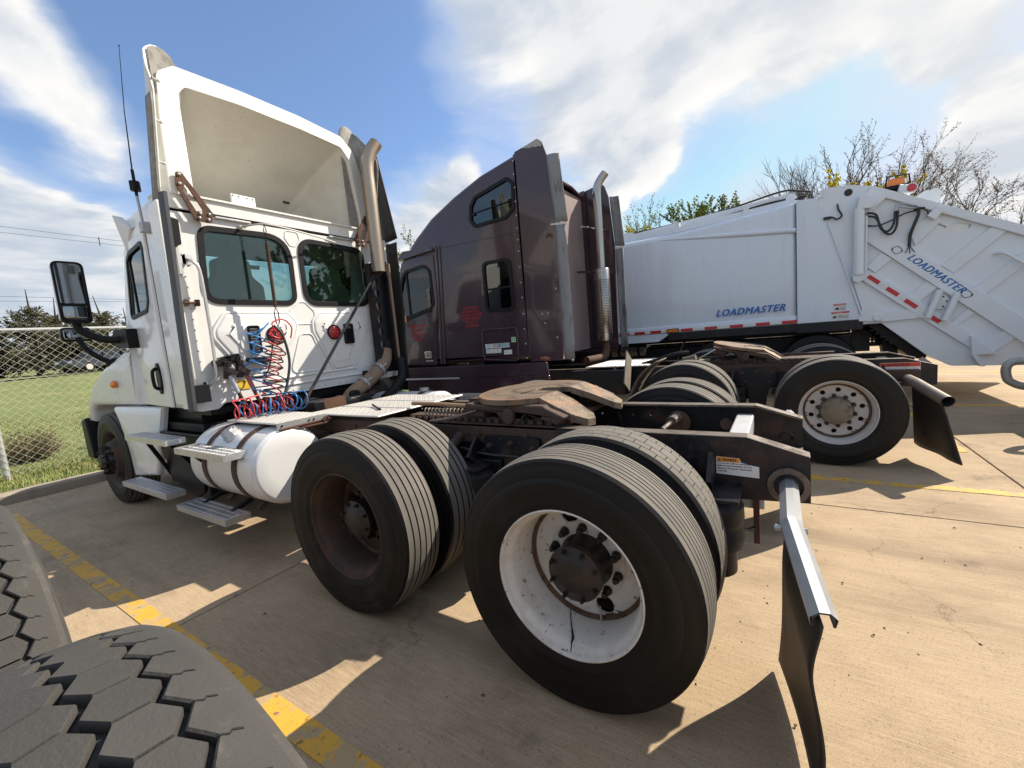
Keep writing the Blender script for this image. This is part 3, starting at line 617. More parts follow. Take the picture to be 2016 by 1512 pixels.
# ================================================================== WHEELS
def tyre_mesh(name, R_, W_, kind, side_mat, tread_mat, bead=.292):
    """axle along x, outer face at x=0 and inner face at x=W_"""
    s = (R_-(.012 if kind == 'hex' else 0))/.5
    half = [(.045, bead-.004), (.024, bead+.004), (.012, bead+.03), (.0105, bead+.036), (.0115, bead+.041), (.004, .36*s), (0, .392*s), (.001, .42*s), (.0045, .424*s), (.004, .428*s), (.010, .458*s), (.017, .478*s), (.0165, .481*s), (.024, .4865*s), (.030, .4905*s)]
    n = 96; mb = MB(); split = []
    tw0, tw1 = .034, W_-.034
    def crown(x): return R_ - (.020 if kind == 'hex' else .010)*((x-W_/2)/(W_/2-.034))**2
    mid = []
    gd = .011
    if kind == 'rib': gx = [.062, .098, W_/2, W_-.098, W_-.062]; gw = .0044
    elif kind == 'rib4': gx = [.070, .112, W_-.112, W_-.070]; gw = .0050
    elif kind == 'fine': gx = [.056, .078, .100, .122, W_-.122, W_-.100, W_-.078, W_-.056]; gw = .0030
    else: gx = []; gw = .003
    base = .008 if kind == 'lug' else (.016 if kind == 'hex' else 0)
    if kind == 'hex': gx = []
    x = tw0; mid.append((x, crown(x)-base))
    for g in gx:
        mid += [(g-gw, crown(g)), (g-gw*.8, crown(g)-gd), (g+gw*.8, crown(g)-gd), (g+gw, crown(g))]
    if not gx:
        for i in range(1, 8): xx = tw0+(tw1-tw0)*i/8; mid.append((xx, crown(xx)-base))
    mid.append((tw1, crown(tw1)-base))
    prof = half + mid + [(W_-h, r) for h, r in reversed(half)]
    mb.lathe(prof, (0, 0, 0), (1, 0, 0), n)
    k = len(prof); i0 = len(half)-1; i1 = i0+len(mid)
    mats = []
    for fi in range(len(mb.f)):
        j = fi % k
        if i0 <= j <= i1:
            r0, r1 = prof[j][1], prof[(j+1) % k][1]; xm = (prof[j][0]+prof[(j+1) % k][0])/2
            mats.append(2 if (gx and min(r0, r1) < crown(xm)-gd*.6) or base else 1)
        else: mats.append(0)
    if kind == 'lug':
        rows = [(.036, .066), (.070, .104), (.108, W_-.108), (W_-.104, W_-.070), (W_-.066, W_-.036)]; NB = 44
        for ri, (a, b) in enumerate(rows):
            for q in range(NB):
                st = (q+(.5 if ri % 2 else 0))*2*math.pi/NB; en = st+2*math.pi/NB-.0075; vs = []
                for t in range(4):
                    th = st+(en-st)*t/3
                    for xx in (a, b):
                        for dr in (-.012, .0): 
                            rr = crown(xx)+dr; vs.append((xx, rr*math.cos(th), rr*math.sin(th)))
                f = []
                for t in range(3):
                    o = t*4; f += [(o+1, o+3, o+7, o+5), (o, o+1, o+5, o+4), (o+2, o+6, o+7, o+3)]
                f += [(0, 2, 3, 1), (12, 13, 15, 14)]
                n0 = len(mb.f); mb.add(vs, f); mats += [1]*(len(mb.f)-n0)
    me = mb.mesh(name, [side_mat, tread_mat, GROOVE], 40, fix=False)
    bm = bmesh.new(); bm.from_mesh(me); bmesh.ops.recalc_face_normals(bm, faces=bm.faces); bm.to_mesh(me); bm.free()
    me.polygons.foreach_set('material_index', mats)
    return me
TY = {}
def tyre(kind, rusty=False, R_=.5, W_=.272):
    key = (kind, rusty, R_)
    if key not in TY: TY[key] = tyre_mesh('tyre', R_, W_, kind, SIDEWALL_RUSTY if rusty else SIDEWALL, TREAD)
    return TY[key]
def rim_mesh(mat, disc_x, hole_n, hole_r, lip=True):
    """dished steel disc wheel: flange at x=.03, disc plate at disc_x"""
    mb = MB()
    prof = [(.030, .2985), (.024, .2965), (.022, .291), (.028, .286), (.040, .2845), (.052, .279), (.064, .268), (.085, .262), (.13, .258), (disc_x, .254), (.25, .254), (.25, .262), (.13, .268), (.085, .272), (.060, .287), (.040, .292)]
    mb.lathe(prof, (0, 0, 0), (1, 0, 0), 64)
    holes = [circ(.196*math.cos(a), .196*math.sin(a), hole_r, 14) for a in [2*math.pi*(i+.3)/hole_n for i in range(hole_n)]]
    mb.prism(circ(0, 0, .2545, 64), 0, disc_x, disc_x+.012, holes=holes+[circ(0, 0, .085, 24)])
    mb.lathe([(disc_x-.004, .254), (disc_x-.016, .2535), (disc_x-.018, .246), (disc_x-.004, .238)], (0, 0, 0), (1, 0, 0), 64)
    mb.lathe([(disc_x-.001, .166), (disc_x-.007, .162), (disc_x-.007, .10), (disc_x-.001, .09)], (0, 0, 0), (1, 0, 0), 48)
    me = mb.mesh('wheel', [mat, RUSTLINE], 35)
    mi = [1 if (abs((p.center.y**2+p.center.z**2)**.5-.248) < .0085 and disc_x-.03 < p.center.x < disc_x+.003) else 0 for p in me.polygons]
    me.polygons.foreach_set('material_index', mi)
    return me
def hub_mesh(x_face, disc_x, r0, r1, mat, flange=True):
    mb = MB()
    p = [(disc_x-.002, r0+.012), (disc_x-.03, r0), (x_face+.055, r0*.92), (x_face+.048, r1+.014), (x_face+.022, r1+.014), (x_face+.016, r1), (x_face+.004, r1*.72), (x_face, r1*.66), (x_face, 0), (disc_x-.002, 0)]
    mb.lathe(p, (0, 0, 0), (1, 0, 0), 32, closed=False)
    for i in range(8):
        a = 2*math.pi*(i+.2)/8; y, z = (r1+.001)*math.cos(a), (r1+.001)*math.sin(a)
        mb.tube([(x_face+.024, y, z), (x_face+.004, y, z)], .0095, 6).tube([(x_face+.006, y, z), (x_face-.007, y, z)], .005, 6)
    return mb.mesh('hub', mat, 35)
LUGM = {}
def lug(mat, ln=.05):
    key = (mat.name, ln)
    if key not in LUGM:
        mb = MB(); mb.tube([(0, 0, 0), (-.012, 0, 0)], [.020, .018], 12).tube([(-.010, 0, 0), (-.034, 0, 0)], .0165, 6).tube([(-.03, 0, 0), (-ln, 0, 0)], .0105, 8)
        LUGM[key] = mb.mesh('lug_nut', mat, 35)
    return LUGM[key]
def place_wheel(root, x, y, z, side, tyres, rim, disc_x, hub, lugmat, lugr=.141, rot=0., lugln=.05, label=None, stem=False):
    """side -1: outer face looks to -x. tyres: meshes from the outside in"""
    o = bpy.data.objects.new('wheel', rim); COL.objects.link(o); o.parent = root
    o.location = Vector((x, y, z))-root.location; o.rotation_euler = (rot, 0, 0 if side < 0 else math.pi)
    if label: o['label'] = label
    xx = 0
    for t in tyres: sub('tyre', t, o, (xx, 0, 0)); xx += .272+.062
    sub('hub', hub, o)
    for i in range(10):
        a = 2*math.pi*i/10; sub('lug_nut', lug(lugmat, lugln), o, (disc_x-.006, lugr*math.cos(a), lugr*math.sin(a)))
    if len(tyres) > 1:
        if 'inner' not in LUGM: LUGM['inner'] = rim_mesh(RIM_RUSTY, .06, 5, .03)
        sub('rim', LUGM['inner'], o, (.334, 0, 0))
    return o

# ================================================================== TRACTOR CHASSIS
HUB_REAR = hub_mesh(.085, .235, .105, .098, HUB)
HUB_GREASY_DUST = hub_mesh(.06, .150, .125, .105, HUB_TAN)
RIM_DEEP_W = rim_mesh(RIM_WHITE, .235, 2, .040); RIM_DEEP_R = rim_mesh(RIM_RUSTY, .235, 3, .040)
RIM_SHALLOW = rim_mesh(RIM_GREY, .150, 10, .0215)
BOLT = MB().tube([(0, 0, 0), (-.006, 0, 0)], .019, 12).tube([(-.005, 0, 0), (-.02, 0, 0)], .0135, 6).tube([(-.018, 0, 0), (-.03, 0, 0)], .007, 6).mesh('frame_bolt', FRAME_RUST, 30)
def rail(root, cx, side, y0, y1, z0, z1, taper, mat, topmat):
    """C channel, web outside"""
    xo = cx+side*.43; xi = xo-side*.012; xf = xo-side*.085
    poly = [(y0, z0), (y0, z1-.072), (y0+.23, z1), (y1, z1), (y1, z0-.02), (y0+.35, z0-.02)]
    if taper:
        rg_ = random.Random(5); holes = []
        for k in range(22):
            y = y0+.62+.115*k+rg_.uniform(-.02, .02)
            if y < y1-.6: holes.append(circ(y, z1-.085, .0095, 7))
            if k % 3 == 1: holes.append(circ(y+.03, z1-.20, .0095, 7))
    else: holes = []
    o = MB().prism(poly, 0, xi, xo, holes).build('frame_rail', mat, root, smooth=0)
    mb = MB()
    for pts, zz in (([(y0, z1-.072), (y0+.23, z1), (y1, z1)], 0), ([(y0, z0+.012), (y0+.35, z0-.008), (y1, z0-.008)], 0)):
        pl_ = pts + [(a, b-.012) for a, b in reversed(pts)]
        mb.prism(pl_, 0, min(xf, xi-side*.0005), max(xf, xi-side*.0005))
    put('rail_flange', mb.mesh('rail_flange', topmat, 0), o)
    return o
def axle(root, cx, y, mat):
    mb = MB().cyl((cx-.62, y, .5), (cx+.62, y, .5), .066, n=14)
    mb.dome((cx-.02, y+.02, .50), .205, 18, 10, (.8, 1, 1)).cyl((cx, y+.1, .5), (cx, y+.36, .53), .11, .06, 14)
    for s in (-1, 1): mb.lathe([(0, .10), (0, .205), (.2, .205), (.2, .10)], (cx+s*.60, y, .5), (-s, 0, 0), 28)
    o = mb.build('axle', mat, root)
    for s in (-1, 1):
        mb = MB().cyl((cx+s*.36, y-.18, .60), (cx+s*.36, y-.40, .62), .082, n=14).cyl((cx+s*.36, y-.26, .605), (cx+s*.36, y-.30, .61), .09, n=14)
        mb.build('brake_chamber', BLACK, o)
    return o
def suspension(root, cx, y):
    for s in (-1, 1):
        mb = MB().bar((cx+s*.50, y+.52, .60), (cx+s*.50, y, .44), .075, .06).bar((cx+s*.50, y, .44), (cx+s*.50, y-.48, .335), .075, .04)
        mb.build('trailing_arm', FRAME, root)
        prof = [(0, .02), (0, .095), (.02, .125), (.075, .135), (.11, .122), (.14, .132), (.20, .13), (.235, .10), (.245, .06)]
        mb = MB().lathe(prof, (cx+s*.53, y-.42, .44), (0, 0, 1), 28, closed=False)
        ab = mb.build('air_spring', RUBBER, root)
        MB().box(cx+s*.53-.12, cx+s*.53+.10, y-.54, y-.30, .686, .70).bar((cx+s*.53, y-.42, .695), (cx+s*.43, y-.42, .80), .16, .02, up=(0, 1, 0)).build('mounting_plate', FRAME, ab)
        MB().cyl((cx+s*.53, y-.42, .34), (cx+s*.53, y-.42, .442), .10, n=20).build('piston', BLACK, ab)
        MB().cyl((cx+s*.47, y+.20, .44), (cx+s*.45, y+.32, .82), .032, n=12).cyl((cx+s*.465, y+.25, .62), (cx+s*.45, y+.32, .84), .044, n=12).build('shock_absorber', BLACK, root)
def hanger(root, cx, y):
    for s in (-1, 1):
        p = [(y-.20, .86), (y+.20, .86), (y+.17, .66), (y+.10, .60), (y+.08, .42), (y+.035, .34), (y-.035, .34), (y-.08, .42), (y-.10, .60), (y-.17, .66)]
        xa, xb = sorted((cx+s*.432, cx+s*.47)); o = MB().prism(rnd(p, .03), 0, xa, xb).build('suspension_hanger', FRAME, root); bevelmod(o, .008)
        for (a, b) in ((-.15, .80), (0, .82), (.15, .80), (-.12, .70), (.12, .70)): sub('frame_bolt', BOLT, o, (cx+s*.47, y+a, b), (0, 0, 0 if s < 0 else math.pi))
def bolts(rail_, cx, side, y0, y1, zt, seed):
    rr = random.Random(seed); y = y0
    while y < y1:
        sub('frame_bolt', BOLT, rail_, (cx+side*.43, y, zt-.06-rr.choice((0, .03, .1, .13))), (rr.random()*3, 0, 0 if side < 0 else math.pi)); y += rr.uniform(.10, .22)
FIFTH = None
def fifth_wheel(root, cx, y, z, tilt=0.):
    """coupling plate: round front, throat and two ramps to the rear. local frame at the pivot, +y forward"""
    o = bpy.data.objects.new('fifth_wheel', None)
    arc = [(.47*math.cos(a), .10+.46*math.sin(a)) for a in [R(-37)+R(254)*i/34 for i in range(35)]]
    outl = arc + [(-.35, -.20), (-.095, -.20), (-.082, -.14)] + [(.07*math.cos(a), .0+.07*math.sin(a)) for a in [math.pi-math.pi*i/10 for i in range(11)]] + [(.082, -.14), (.095, -.20), (.35, -.20)]
    mb = MB().prism(outl, 2, -.034, 0)
    for s in (-1, 1):
        top = [(s*.36, -.198), (s*.095, -.198), (s*.13, -.36), (s*.19, -.56), (s*.24, -.60), (s*.32, -.58), (s*.365, -.48), (s*.375, -.34)]
        zz = [0, 0, -.045, -.118, -.132, -.126, -.095, -.045]; k = len(top)
        vs = [(p[0], p[1], h) for p, h in zip(top, zz)] + [(p[0], p[1], h-.045) for p, h in zip(top, zz)]
        f = [tuple(range(k)), tuple(reversed(range(k, 2*k)))] + [(i, (i+1) % k, (i+1) % k+k, i+k) for i in range(k)]; mb.add(vs, f)
    mb.v = [(x*.97, y*.74+.02, z) for x, y, z in mb.v]
    me = mb.mesh('fifth_wheel', WOODRUST, 30)
    o = put('fifth_wheel', me, root, (cx, y, z)); o.rotation_euler = (tilt, 0, 0); bevelmod(o, .017, 3)
    sk = MB()
    for s in (-1, 1):
        sk.prism([(-.46, -.10), (-.30, -.05), (-.28, -.036), (.42, -.036), (.42, -.07), (.16, -.085), (.08, -.155), (-.05, -.155), (-.12, -.09), (-.40, -.15)], 0, s*.30, s*.44)
        sk.cyl((s*.26, .02, -.10), (s*.475, .02, -.10), .05, n=14)
    sk.prism(rect(-.42, .42, .30, .50), 2, -.12, -.036)
    sk.v = [(x*.97, y*.74+.02, z) for x, y, z in sk.v]
    b = sk.mesh('pivot_skirt', FRAME_RUST, 30); ob = sub('pivot_skirt', b, o); bevelmod(ob, .01)
    br = MB()
    for s in (-1, 1): br.prism([(-.20, -.235), (.24, -.235), (.12, -.12), (.06, -.07), (-.02, -.07), (-.08, -.12)], 0, s*.34, s*.40)
    sub('pivot_bracket', br.mesh('pivot_bracket', FRAME, 30), o)
    return o
def slide_rails(root, cx, y0, y1, z):
    for s in (-1, 1):
        mb = MB().box(cx+s*.34-.05, cx+s*.34+.05, y0, y1, z, z+.028)
        o = mb.build('slide_rail', FRAME_RUST, root, smooth=0)
        t = MB(); y = y0+.05
        while y < y1-.05: t.box(cx+s*.391, cx+s*.415, y, y+.028, z+.002, z+.022); y += .06
        q = put('locking_teeth', t.mesh('locking_teeth', FRAME_RUST, 0), o); q['kind'] = 'stuff'
    MB().box(cx-.43, cx+.43, y0+.02, y1-.3, z-.030, z-.001).build('base_plate', FRAME_RUST, root, smooth=0)
def crossmember(root, cx, y, z0, z1, mat): MB().box(cx-.345, cx+.345, y-.045, y+.045, z0, z1).build('crossmember', mat, root, smooth=0, bevel=.008)

# ================================================================== WHITE DAY CAB TRACTOR
W = thing('day_cab_truck', 'white day cab tractor unit with open roof fairing and bare fifth wheel, nearest the camera', 'truck', (0, 0, 0))
rl = rail(W, 0, -1, -.79, 6.3, .645, .915, True, FRAME, FRAME_TOP); rr_ = rail(W, 0, 1, -.79, 6.3, .645, .915, True, FRAME, FRAME_TOP)
bolts(rl, 0, -1, -.15, 2.3, .915, 1); bolts(rr_, 0, 1, -.5, 2.3, .915, 2)
# rusty reinforcement strip on the outside of the left rail
MB().box(-.442, -.4305, -.05, 2.9, .80, .905).build('rail_liner', FRAME_RUST, rl, smooth=0, bevel=.004)
for i in range(11): sub('frame_bolt', BOLT, rl, (-.442, .05+.17*i, .845+.02*(i % 2)))
crossmember(W, 0, -.505, .765, .865, GALV); crossmember(W, 0, .62, .70, .90, FRAME); crossmember(W, 0, 1.75, .72, .88, FRAME); crossmember(W, 0, 3.2, .72, .88, FRAME)
for y in (0., 1.32): axle(W, 0, y, FRAME); suspension(W, 0, y)
hanger(W, 0, .66)
MB().cyl((0, .36, .53), (0, .98, .53), .045, n=12).cyl((0, 1.68, .54), (0, 4.4, .62), .055, n=12).build('drive_shaft', FRAME, W)
R20 = R(20)
place_wheel(W, -1.2, 0, .5, -1, [tyre('fine'), tyre('lug')], RIM_DEEP_W, .235, HUB_REAR, HUB, rot=R(16), label='white painted rear wheel')
MB().tube([(-1.2+x, (r_-.001)*math.cos(R(a)), .5+(r_-.001)*math.sin(R(a))) for x, r_, a in ((.222, .254, -70), (.17, .2560, -76), (.13, .2570, -81), (.10, .2600, -85), (.085, .2615, -86.5), (.066, .2665, -87), (.052, .2785, -88), (.040, .284, -88.5))], [.0012, .002, .003, .005, .006, .003, .002, .0015], 6).build('rim_crack', GROOVE, W)
MB().tube([(-1.2+.212, .252*math.cos(R(-103)), .5+.252*math.sin(R(-103))), (-1.2+.205, .185*math.cos(R(-108)), .5+.185*math.sin(R(-108)))], .004, 6).build('valve_stem', GALV, W)
place_wheel(W, -1.2, 1.32, .5, -1, [tyre('rib', True), tyre('rib4')], RIM_DEEP_R, .235, HUB_REAR, HUB, rot=R(100), label='rusty unpainted drive wheel')
place_wheel(W, 1.2, 0, .5, 1, [tyre('rib'), tyre('rib4')], RIM_DEEP_W, .235, HUB_REAR, HUB)
place_wheel(W, 1.2, 1.32, .5, 1, [tyre('rib'), tyre('rib4')], RIM_DEEP_R, .235, HUB_REAR, HUB)
# air lines, knobs and odds and ends hung on the left rail
MB().tube(spline([(-.445, 1.0, .72), (-.50, .9, .70), (-.52, .75, .62), (-.47, .55, .60), (-.5, .35, .56)]), .014, 8).tube(spline([(-.45, 1.3, .78), (-.5, 1.1, .79), (-.49, .85, .75), (-.46, .6, .74)]), .010, 8).build('air_line', HOSE_BLACK, W)
MB().cyl((-.44, 1.06, .84), (-.60, 1.02, .80), .030, n=12).cyl((-.60, 1.02, .80), (-.68, 1.0, .78), .018, n=8).build('pin_handle', FRAME_RUST, W)
MB().box(-.50, -.435, .72, 1.02, .60, .72).build('valve_box', BLACK, W, bevel=.012)
MB().cyl((.12, -.07, .80), (.30, -.11, .83), .014, n=10).cyl((.25, -.10, .825), (.335, -.12, .84), .03, n=10).build('track_rod', FRAME_TOP, W)
MB().cyl((.325, -.12, .80), (.346, -.12, .80), .075, n=16).build('rod_mount', FRAME_RUST, W)
MB().cyl((.33, -.40, .80), (.345, -.40, .80), .035, n=16).build('rod_boss', FRAME_RUST, W)
# slack adjuster, hanging strap and grey box behind the rear axle
MB().box(-.37, -.355, -.60, -.575, .40, .66).build('red_strap', M('faded_red', (.13, .035, .028), .8, var=.3, dirt=(.02, .015, .012), dirt_scale=18, lo=.42, hi=.55), W); MB().box(-.355, -.25, -.62, -.50, .56, .62).build('grey_block', M('grey_paint', (.40, .41, .42), .6), W, bevel=.006)
MB().tube(spline([(-.45, -.46, .62), (-.47, -.52, .52), (-.42, -.55, .48), (-.36, -.58, .47)]), .011, 8).build('brake_hose', HOSE_BLACK, W)
fifth_wheel(W, 0, .64, 1.075)
slide_rails(W, 0, .36, 1.55, .925)
# springs and rods in front of the coupling
def helix(c, ax, r, turns, ln, n=14, ph=0, jit=0, seed=0):
    rr = random.Random(seed); ax = Vector(ax).normalized(); u = ax.orthogonal().normalized(); v = ax.cross(u); out = []
    k = int(turns*n)
    for i in range(k+1):
        a = 2*math.pi*i/n+ph; j = 1+(rr.uniform(-jit, jit) if i % 3 == 0 else 0)
        out.append(Vector(c)+ax*ln*i/k+(u*math.cos(a)+v*math.sin(a))*r*j)
    return out
mb = MB(); mb.tube(helix((-.36, 1.06, .975), (0, 1, 0), .022, 11, .36), .0045, 6); mb.build('return_spring', FRAME_TOP, W)
MB().tube([(-.30, .95, 1.0), (-.22, 1.45, 1.0), (-.16, 1.75, .99)], .016, 8).build('slider_rod', M('tan_rod', (.36, .22, .12), .7, var=.2), W)
MB().tube([(-.46, .90, 1.01), (-.55, 1.02, .975), (-.58, 1.12, .965), (-.56, 1.2, .955), (-.50, 1.13, .96), (-.40, .92, 1.0)], .006, 8).build('release_handle', FRAME_TOP, W)
# rear ends
FLAPBAR = thing('mud_flap_bar', 'x', 'x') if False else None
MB().lathe([(0, .055), (0, .078), (.014, .078), (.014, .055)], (-.432, -.712, .715), (-1, 0, 0), 24).build('bar_socket', FRAME_TOP, W)
def tubebox(mb, pts, wd, ht): 
    for a, b in zip(pts[:-1], pts[1:]): mb.bar(a, b, wd, ht)
mb = MB(); P0, P1, P2 = Vector((-.40, -.712, .718)), Vector((-.80, -.716, .700)), Vector((-1.16, -.785, .592))
def sweep(mb, pts, prof):
    vs = []; k = len(prof)
    for i, p in enumerate(pts):
        t = ((pts[min(i+1, len(pts)-1)]-pts[max(i-1, 0)])).normalized(); sd = t.cross(Vector((0, 0, 1))).normalized(); up = sd.cross(t)
        vs += [p+sd*a+up*b for a, b in prof]
    f = [(i*k+j, i*k+(j+1) % k, (i+1)*k+(j+1) % k, (i+1)*k+j) for i in range(len(pts)-1) for j in range(k)]
    mb.add(vs, f)
hexp = [(.030, -.022), (.034, .008), (.012, .030), (-.014, .030), (-.034, .008), (-.030, -.022), (-.024, -.022), (-.027, .005), (-.011, .023), (.010, .023), (.027, .005), (.024, -.022)]
sweep(mb, [P0, P1-Vector((-.02, 0, 0)), P1, P1+(P2-P1)*.06, P2], hexp)
hb = mb.build('mud_flap_hanger', GALV_BAR, W, smooth=25)
MB().cyl((-.80, -.665, .685), (-.80, -.765, .685), .007, n=8).cyl((-.80, -.668, .685), (-.80, -.685, .685), .012, n=6).cyl((-.80, -.765, .685), (-.80, -.752, .685), .011, n=6).build('clamp_bolt', GALV, hb)
# mud flap: curled rubber sheet
mb = MB(); nu, nv = 14, 26; vs = []
for j in range(nv+1):
    v = j/nv
    for i in range(nu+1):
        u = i/nu; pz = (P1*(1-u)+P2*u); x = -.62+(-1.16+.62)*u if v > .02 else pz.x
        top = P1.z+(P2.z-P1.z)*max(0, (u-.33)/.67)-.015
        zb_ = .035; z = top-(top-zb_)*v
        y0_ = -.712-.073*max(0, u-.33)/.67; y1_ = -.672-.088*u
        y = y0_*(1-v)+y1_*v + .016*math.sin(v*5.2+.6)*(.4+u)*min(1, v*3) - .012*math.sin(u*math.pi)*v
        vs.append((-.62-.545*u+.012*math.sin(v*6), y, z))
mb.add(vs, [(j*(nu+1)+i, j*(nu+1)+i+1, (j+1)*(nu+1)+i+1, (j+1)*(nu+1)+i) for j in range(nv) for i in range(nu)])
o = mb.build('mud_flap', RUBBER, W, smooth=70); sm = o.modifiers.new('t', 'SOLIDIFY'); sm.thickness = .008
# right hanger and flap
mb = MB(); sweep(mb, [Vector((.40, -.712, .718)), Vector((1.18, -.73, .70))], hexp); mb.build('mud_flap_hanger', GALV_BAR, W, smooth=25)
mb = MB(); mb.add([(.60+.6*u, -.735+.02*math.sin(v*5), .69-.60*v) for v in [i/10 for i in range(11)] for u in (0, .5, 1)], [(j*3+i, j*3+i+1, j*3+i+4, j*3+i+3) for j in range(10) for i in range(2)])
o = mb.build('mud_flap', RUBBER, W, smooth=70); sm = o.modifiers.new('t', 'SOLIDIFY'); sm.thickness = .008
# warning label on the rail end
lb = MB().prism([(-.605, .735), (-.605, .785), (-.555, .795), (-.535, .80), (-.53, .818), (-.435, .822), (-.435, .742)], 0, -.4335, -.4305).build('warning_label', PAPER, rl, smooth=0)
put('label_header', MB().prism([(-.531, .7995), (-.531, .8175), (-.437, .8215), (-.437, .7995)], 0, -.4345, -.4336).mesh('label_header', ORANGE, 0), lb)
text('label_text', 'WARN', .0185, INK, lb, (-.4347, -.4605, .8025), (0, -1, 0), (0, 0, 1), bold=.0006, depth=.0003)
put('warning_triangle', MB().prism([(-.441, .802), (-.456, .802), (-.4485, .8165)], 0, -.4352, -.4346).mesh('warning_triangle', INK, 0), lb)
put('warning_mark', MB().prism([(-.4475, .807), (-.4495, .807), (-.4498, .812), (-.4472, .812)], 0, -.4358, -.4353).prism(rect(-.4475, -.4495, .8035, .8052), 0, -.4358, -.4353).mesh('warning_mark', ORANGE, 0), lb)
text('label_text', 'Do not cut, weld or drill frame rail.\nRefer to the Freightliner Service\nManual in Group for attachment\nmethods.', .0105, INK, lb, (-.4337, -.440, .7895), (0, -1, 0), (0, 0, 1), depth=.0003, space=1.15, bold=.0002)

# ------------------------------------------------------------------ deck plates
def tread_plate(name, outline, z0, z1, parent, mat=DIAMOND, ang=0.):
    o = MB().prism(outline, 2, z0, z1).build(name, mat, parent, smooth=0); bevelmod(o, .004, 1)
    mb = MB(); xs_ = [p[0] for p in outline]; ys_ = [p[1] for p in outline]
    x = min(xs_)+.025; k = 0
    while x < max(xs_)-.02:
        y = min(ys_)+.02+(k % 2)*.0
        q = 0
        while y < max(ys_)-.015:
            a = R(45) if (k+q) % 2 else R(-45); dx, dy = math.cos(a)*.014, math.sin(a)*.014; ex, ey = -math.sin(a)*.0042, math.cos(a)*.0042
            mb.add([(x-dx, y-dy, z1), (x+ex, y+ey, z1), (x+dx, y+dy, z1), (x-ex, y-ey, z1), (x, y, z1+.0038)], [(0, 4, 1), (1, 4, 2), (2, 4, 3), (3, 4, 0)])
            y += .031; q += 1
        x += .031; k += 1
    tr_ = put('raised_tread', mb.mesh('raised_tread', mat, 0, fix=False), o); tr_['kind'] = 'stuff'
    return o
tread_plate('deck_plate', [(-.50, 1.76), (.47, 1.76), (.47, 2.62), (-.50, 2.62)], .945, .958, W)
for x in (-.20, .12): MB().box(x-.004, x+.004, 1.765, 2.615, .9582, .9625).build('plate_seam', ALU, W, smooth=0)
tread_plate('tank_deck_plate', [(-.90, 2.36), (-.503, 2.36), (-.503, 3.10), (-.90, 3.10)], .955, .968, W)
MB().box(-.905, -.50, 2.352, 2.359, .922, .968).build('plate_edge', ALU, W, smooth=0)
for x in (-.62, -.66, -.87): MB().dome((x, 2.35, .945), .008, 8, 4).build('deck_bolt', BLACK, W)
MB().cyl((-.30, 1.98, .966), (-.18, 2.20, .978), .008, n=8).cyl((-.30, 1.98, .966), (-.31, 1.965, .965), .014, n=8).build('loose_pin', FRAME, W)
MB().tube([(-.90, 2.34, .92), (-.60, 2.32, .925), (-.50, 2.30, .93)], .009, 8).tube([(-.9, 2.36, .90), (-.55, 2.30, .905)], .009, 8).lathe([(-.006, .018), (-.006, .026), (.006, .026), (.006, .018)], (-.55, 2.30, .93), (0, 1, 0), 14).build('rusty_rod', RUST, W)

# ------------------------------------------------------------------ steps, tank
def step(y0, y1, x0, x1, zt, name='step'):
    holes = []; n = int((y1-y0-.05)/.046); ds = x1-x0
    for r_, fx in enumerate((.22, .5, .78)):
        for i in range(n):
            y = y0+.035+(i+(.5 if r_ == 1 else 0))*.046
            if y+.03 > y1: continue
            x = x0+ds*fx; holes.append([(x-.016, y), (x+.016, y+.008), (x+.016, y+.024), (x-.016, y+.016)])
    o = MB().prism([(x0, y0), (x1, y0), (x1, y1), (x0, y1)], 2, zt-.004, zt, holes).build(name, ALU, W, smooth=0)
    mb = MB().box(x0-.004, x0, y0, y1, zt-.046, zt).box(x1, x1+.004, y0, y1, zt-.046, zt).box(x0-.004, x1+.004, y0-.004, y0, zt-.046, zt).box(x0-.004, x1+.004, y1, y1+.004, zt-.046, zt)
    put('step_edge', mb.mesh('step_edge', ALU, 0), o)
    g = MB()
    for r_, fx in enumerate((.36, .64, .09, .91)):
        for i in range(n*2):
            y = y0+.02+i*.023
            if y < y1-.01: g.dome((x0+ds*fx, y, zt), .0055, 6, 4, (1, 1, .6))
    q = put('grip_buttons', g.mesh('grip_buttons', ALU, 30, fix=False), o); q['kind'] = 'stuff'
    put('step_underside', MB().box(x0+.01, x1-.01, y0+.01, y1-.01, zt-.040, zt-.036).mesh('step_underside', BLACK, 0), o)
step(3.42, 4.30, -1.225, -1.09, .86); step(2.47, 3.25, -1.225, -1.05, .815); step(3.57, 4.58, -1.23, -1.10, .40); step(2.58, 3.38, -1.23, -1.07, .345)
for pts in ([(-1.15, 4.1, .82), (-1.0, 4.1, .45)], [(-1.15, 3.6, .82), (-.95, 3.6, .5)], [(-1.15, 2.62, .77), (-1.0, 2.62, .71)], [(-1.17, 3.1, .77), (-1.1, 3.1, .68)], [(-1.15, 3.2, .32), (-.85, 3.2, .42)], [(-1.15, 2.75, .32), (-.85, 2.75, .42)]):
    MB().bar(pts[0], pts[1], .03, .03).build('step_bracket', BLACK, W)
MB().prism([(3.35, .86), (4.35, .86), (4.25, .78), (4.05, .42), (3.55, .30), (3.42, .36)], 0, -1.02, -.99).box(-1.02, -.55, 3.30, 3.34, .32, .84).box(-.98, -.5, 3.5, 4.2, .36, .74).build('battery_box', BLACK, W, smooth=0, bevel=.01)
MB().cyl((-.80, 3.55, .98), (-.80, 4.3, .98), .10, n=16).cyl((-.62, 3.1, .86), (-.62, 3.6, .90), .09, n=14).box(-.95, -.45, 3.4, 4.5, .86, .93).build('air_intake_pipe', BLACK, W)
MB().prism(circ(0, 0, .1, 16), 1, 0, .1)
MB().box(-.44, .44, 3.4, 5.0, .95, 1.05).box(-.9, .9, 3.36, 4.9, 1.0, 1.06).build('cab_underside', BLACK, W, smooth=0)
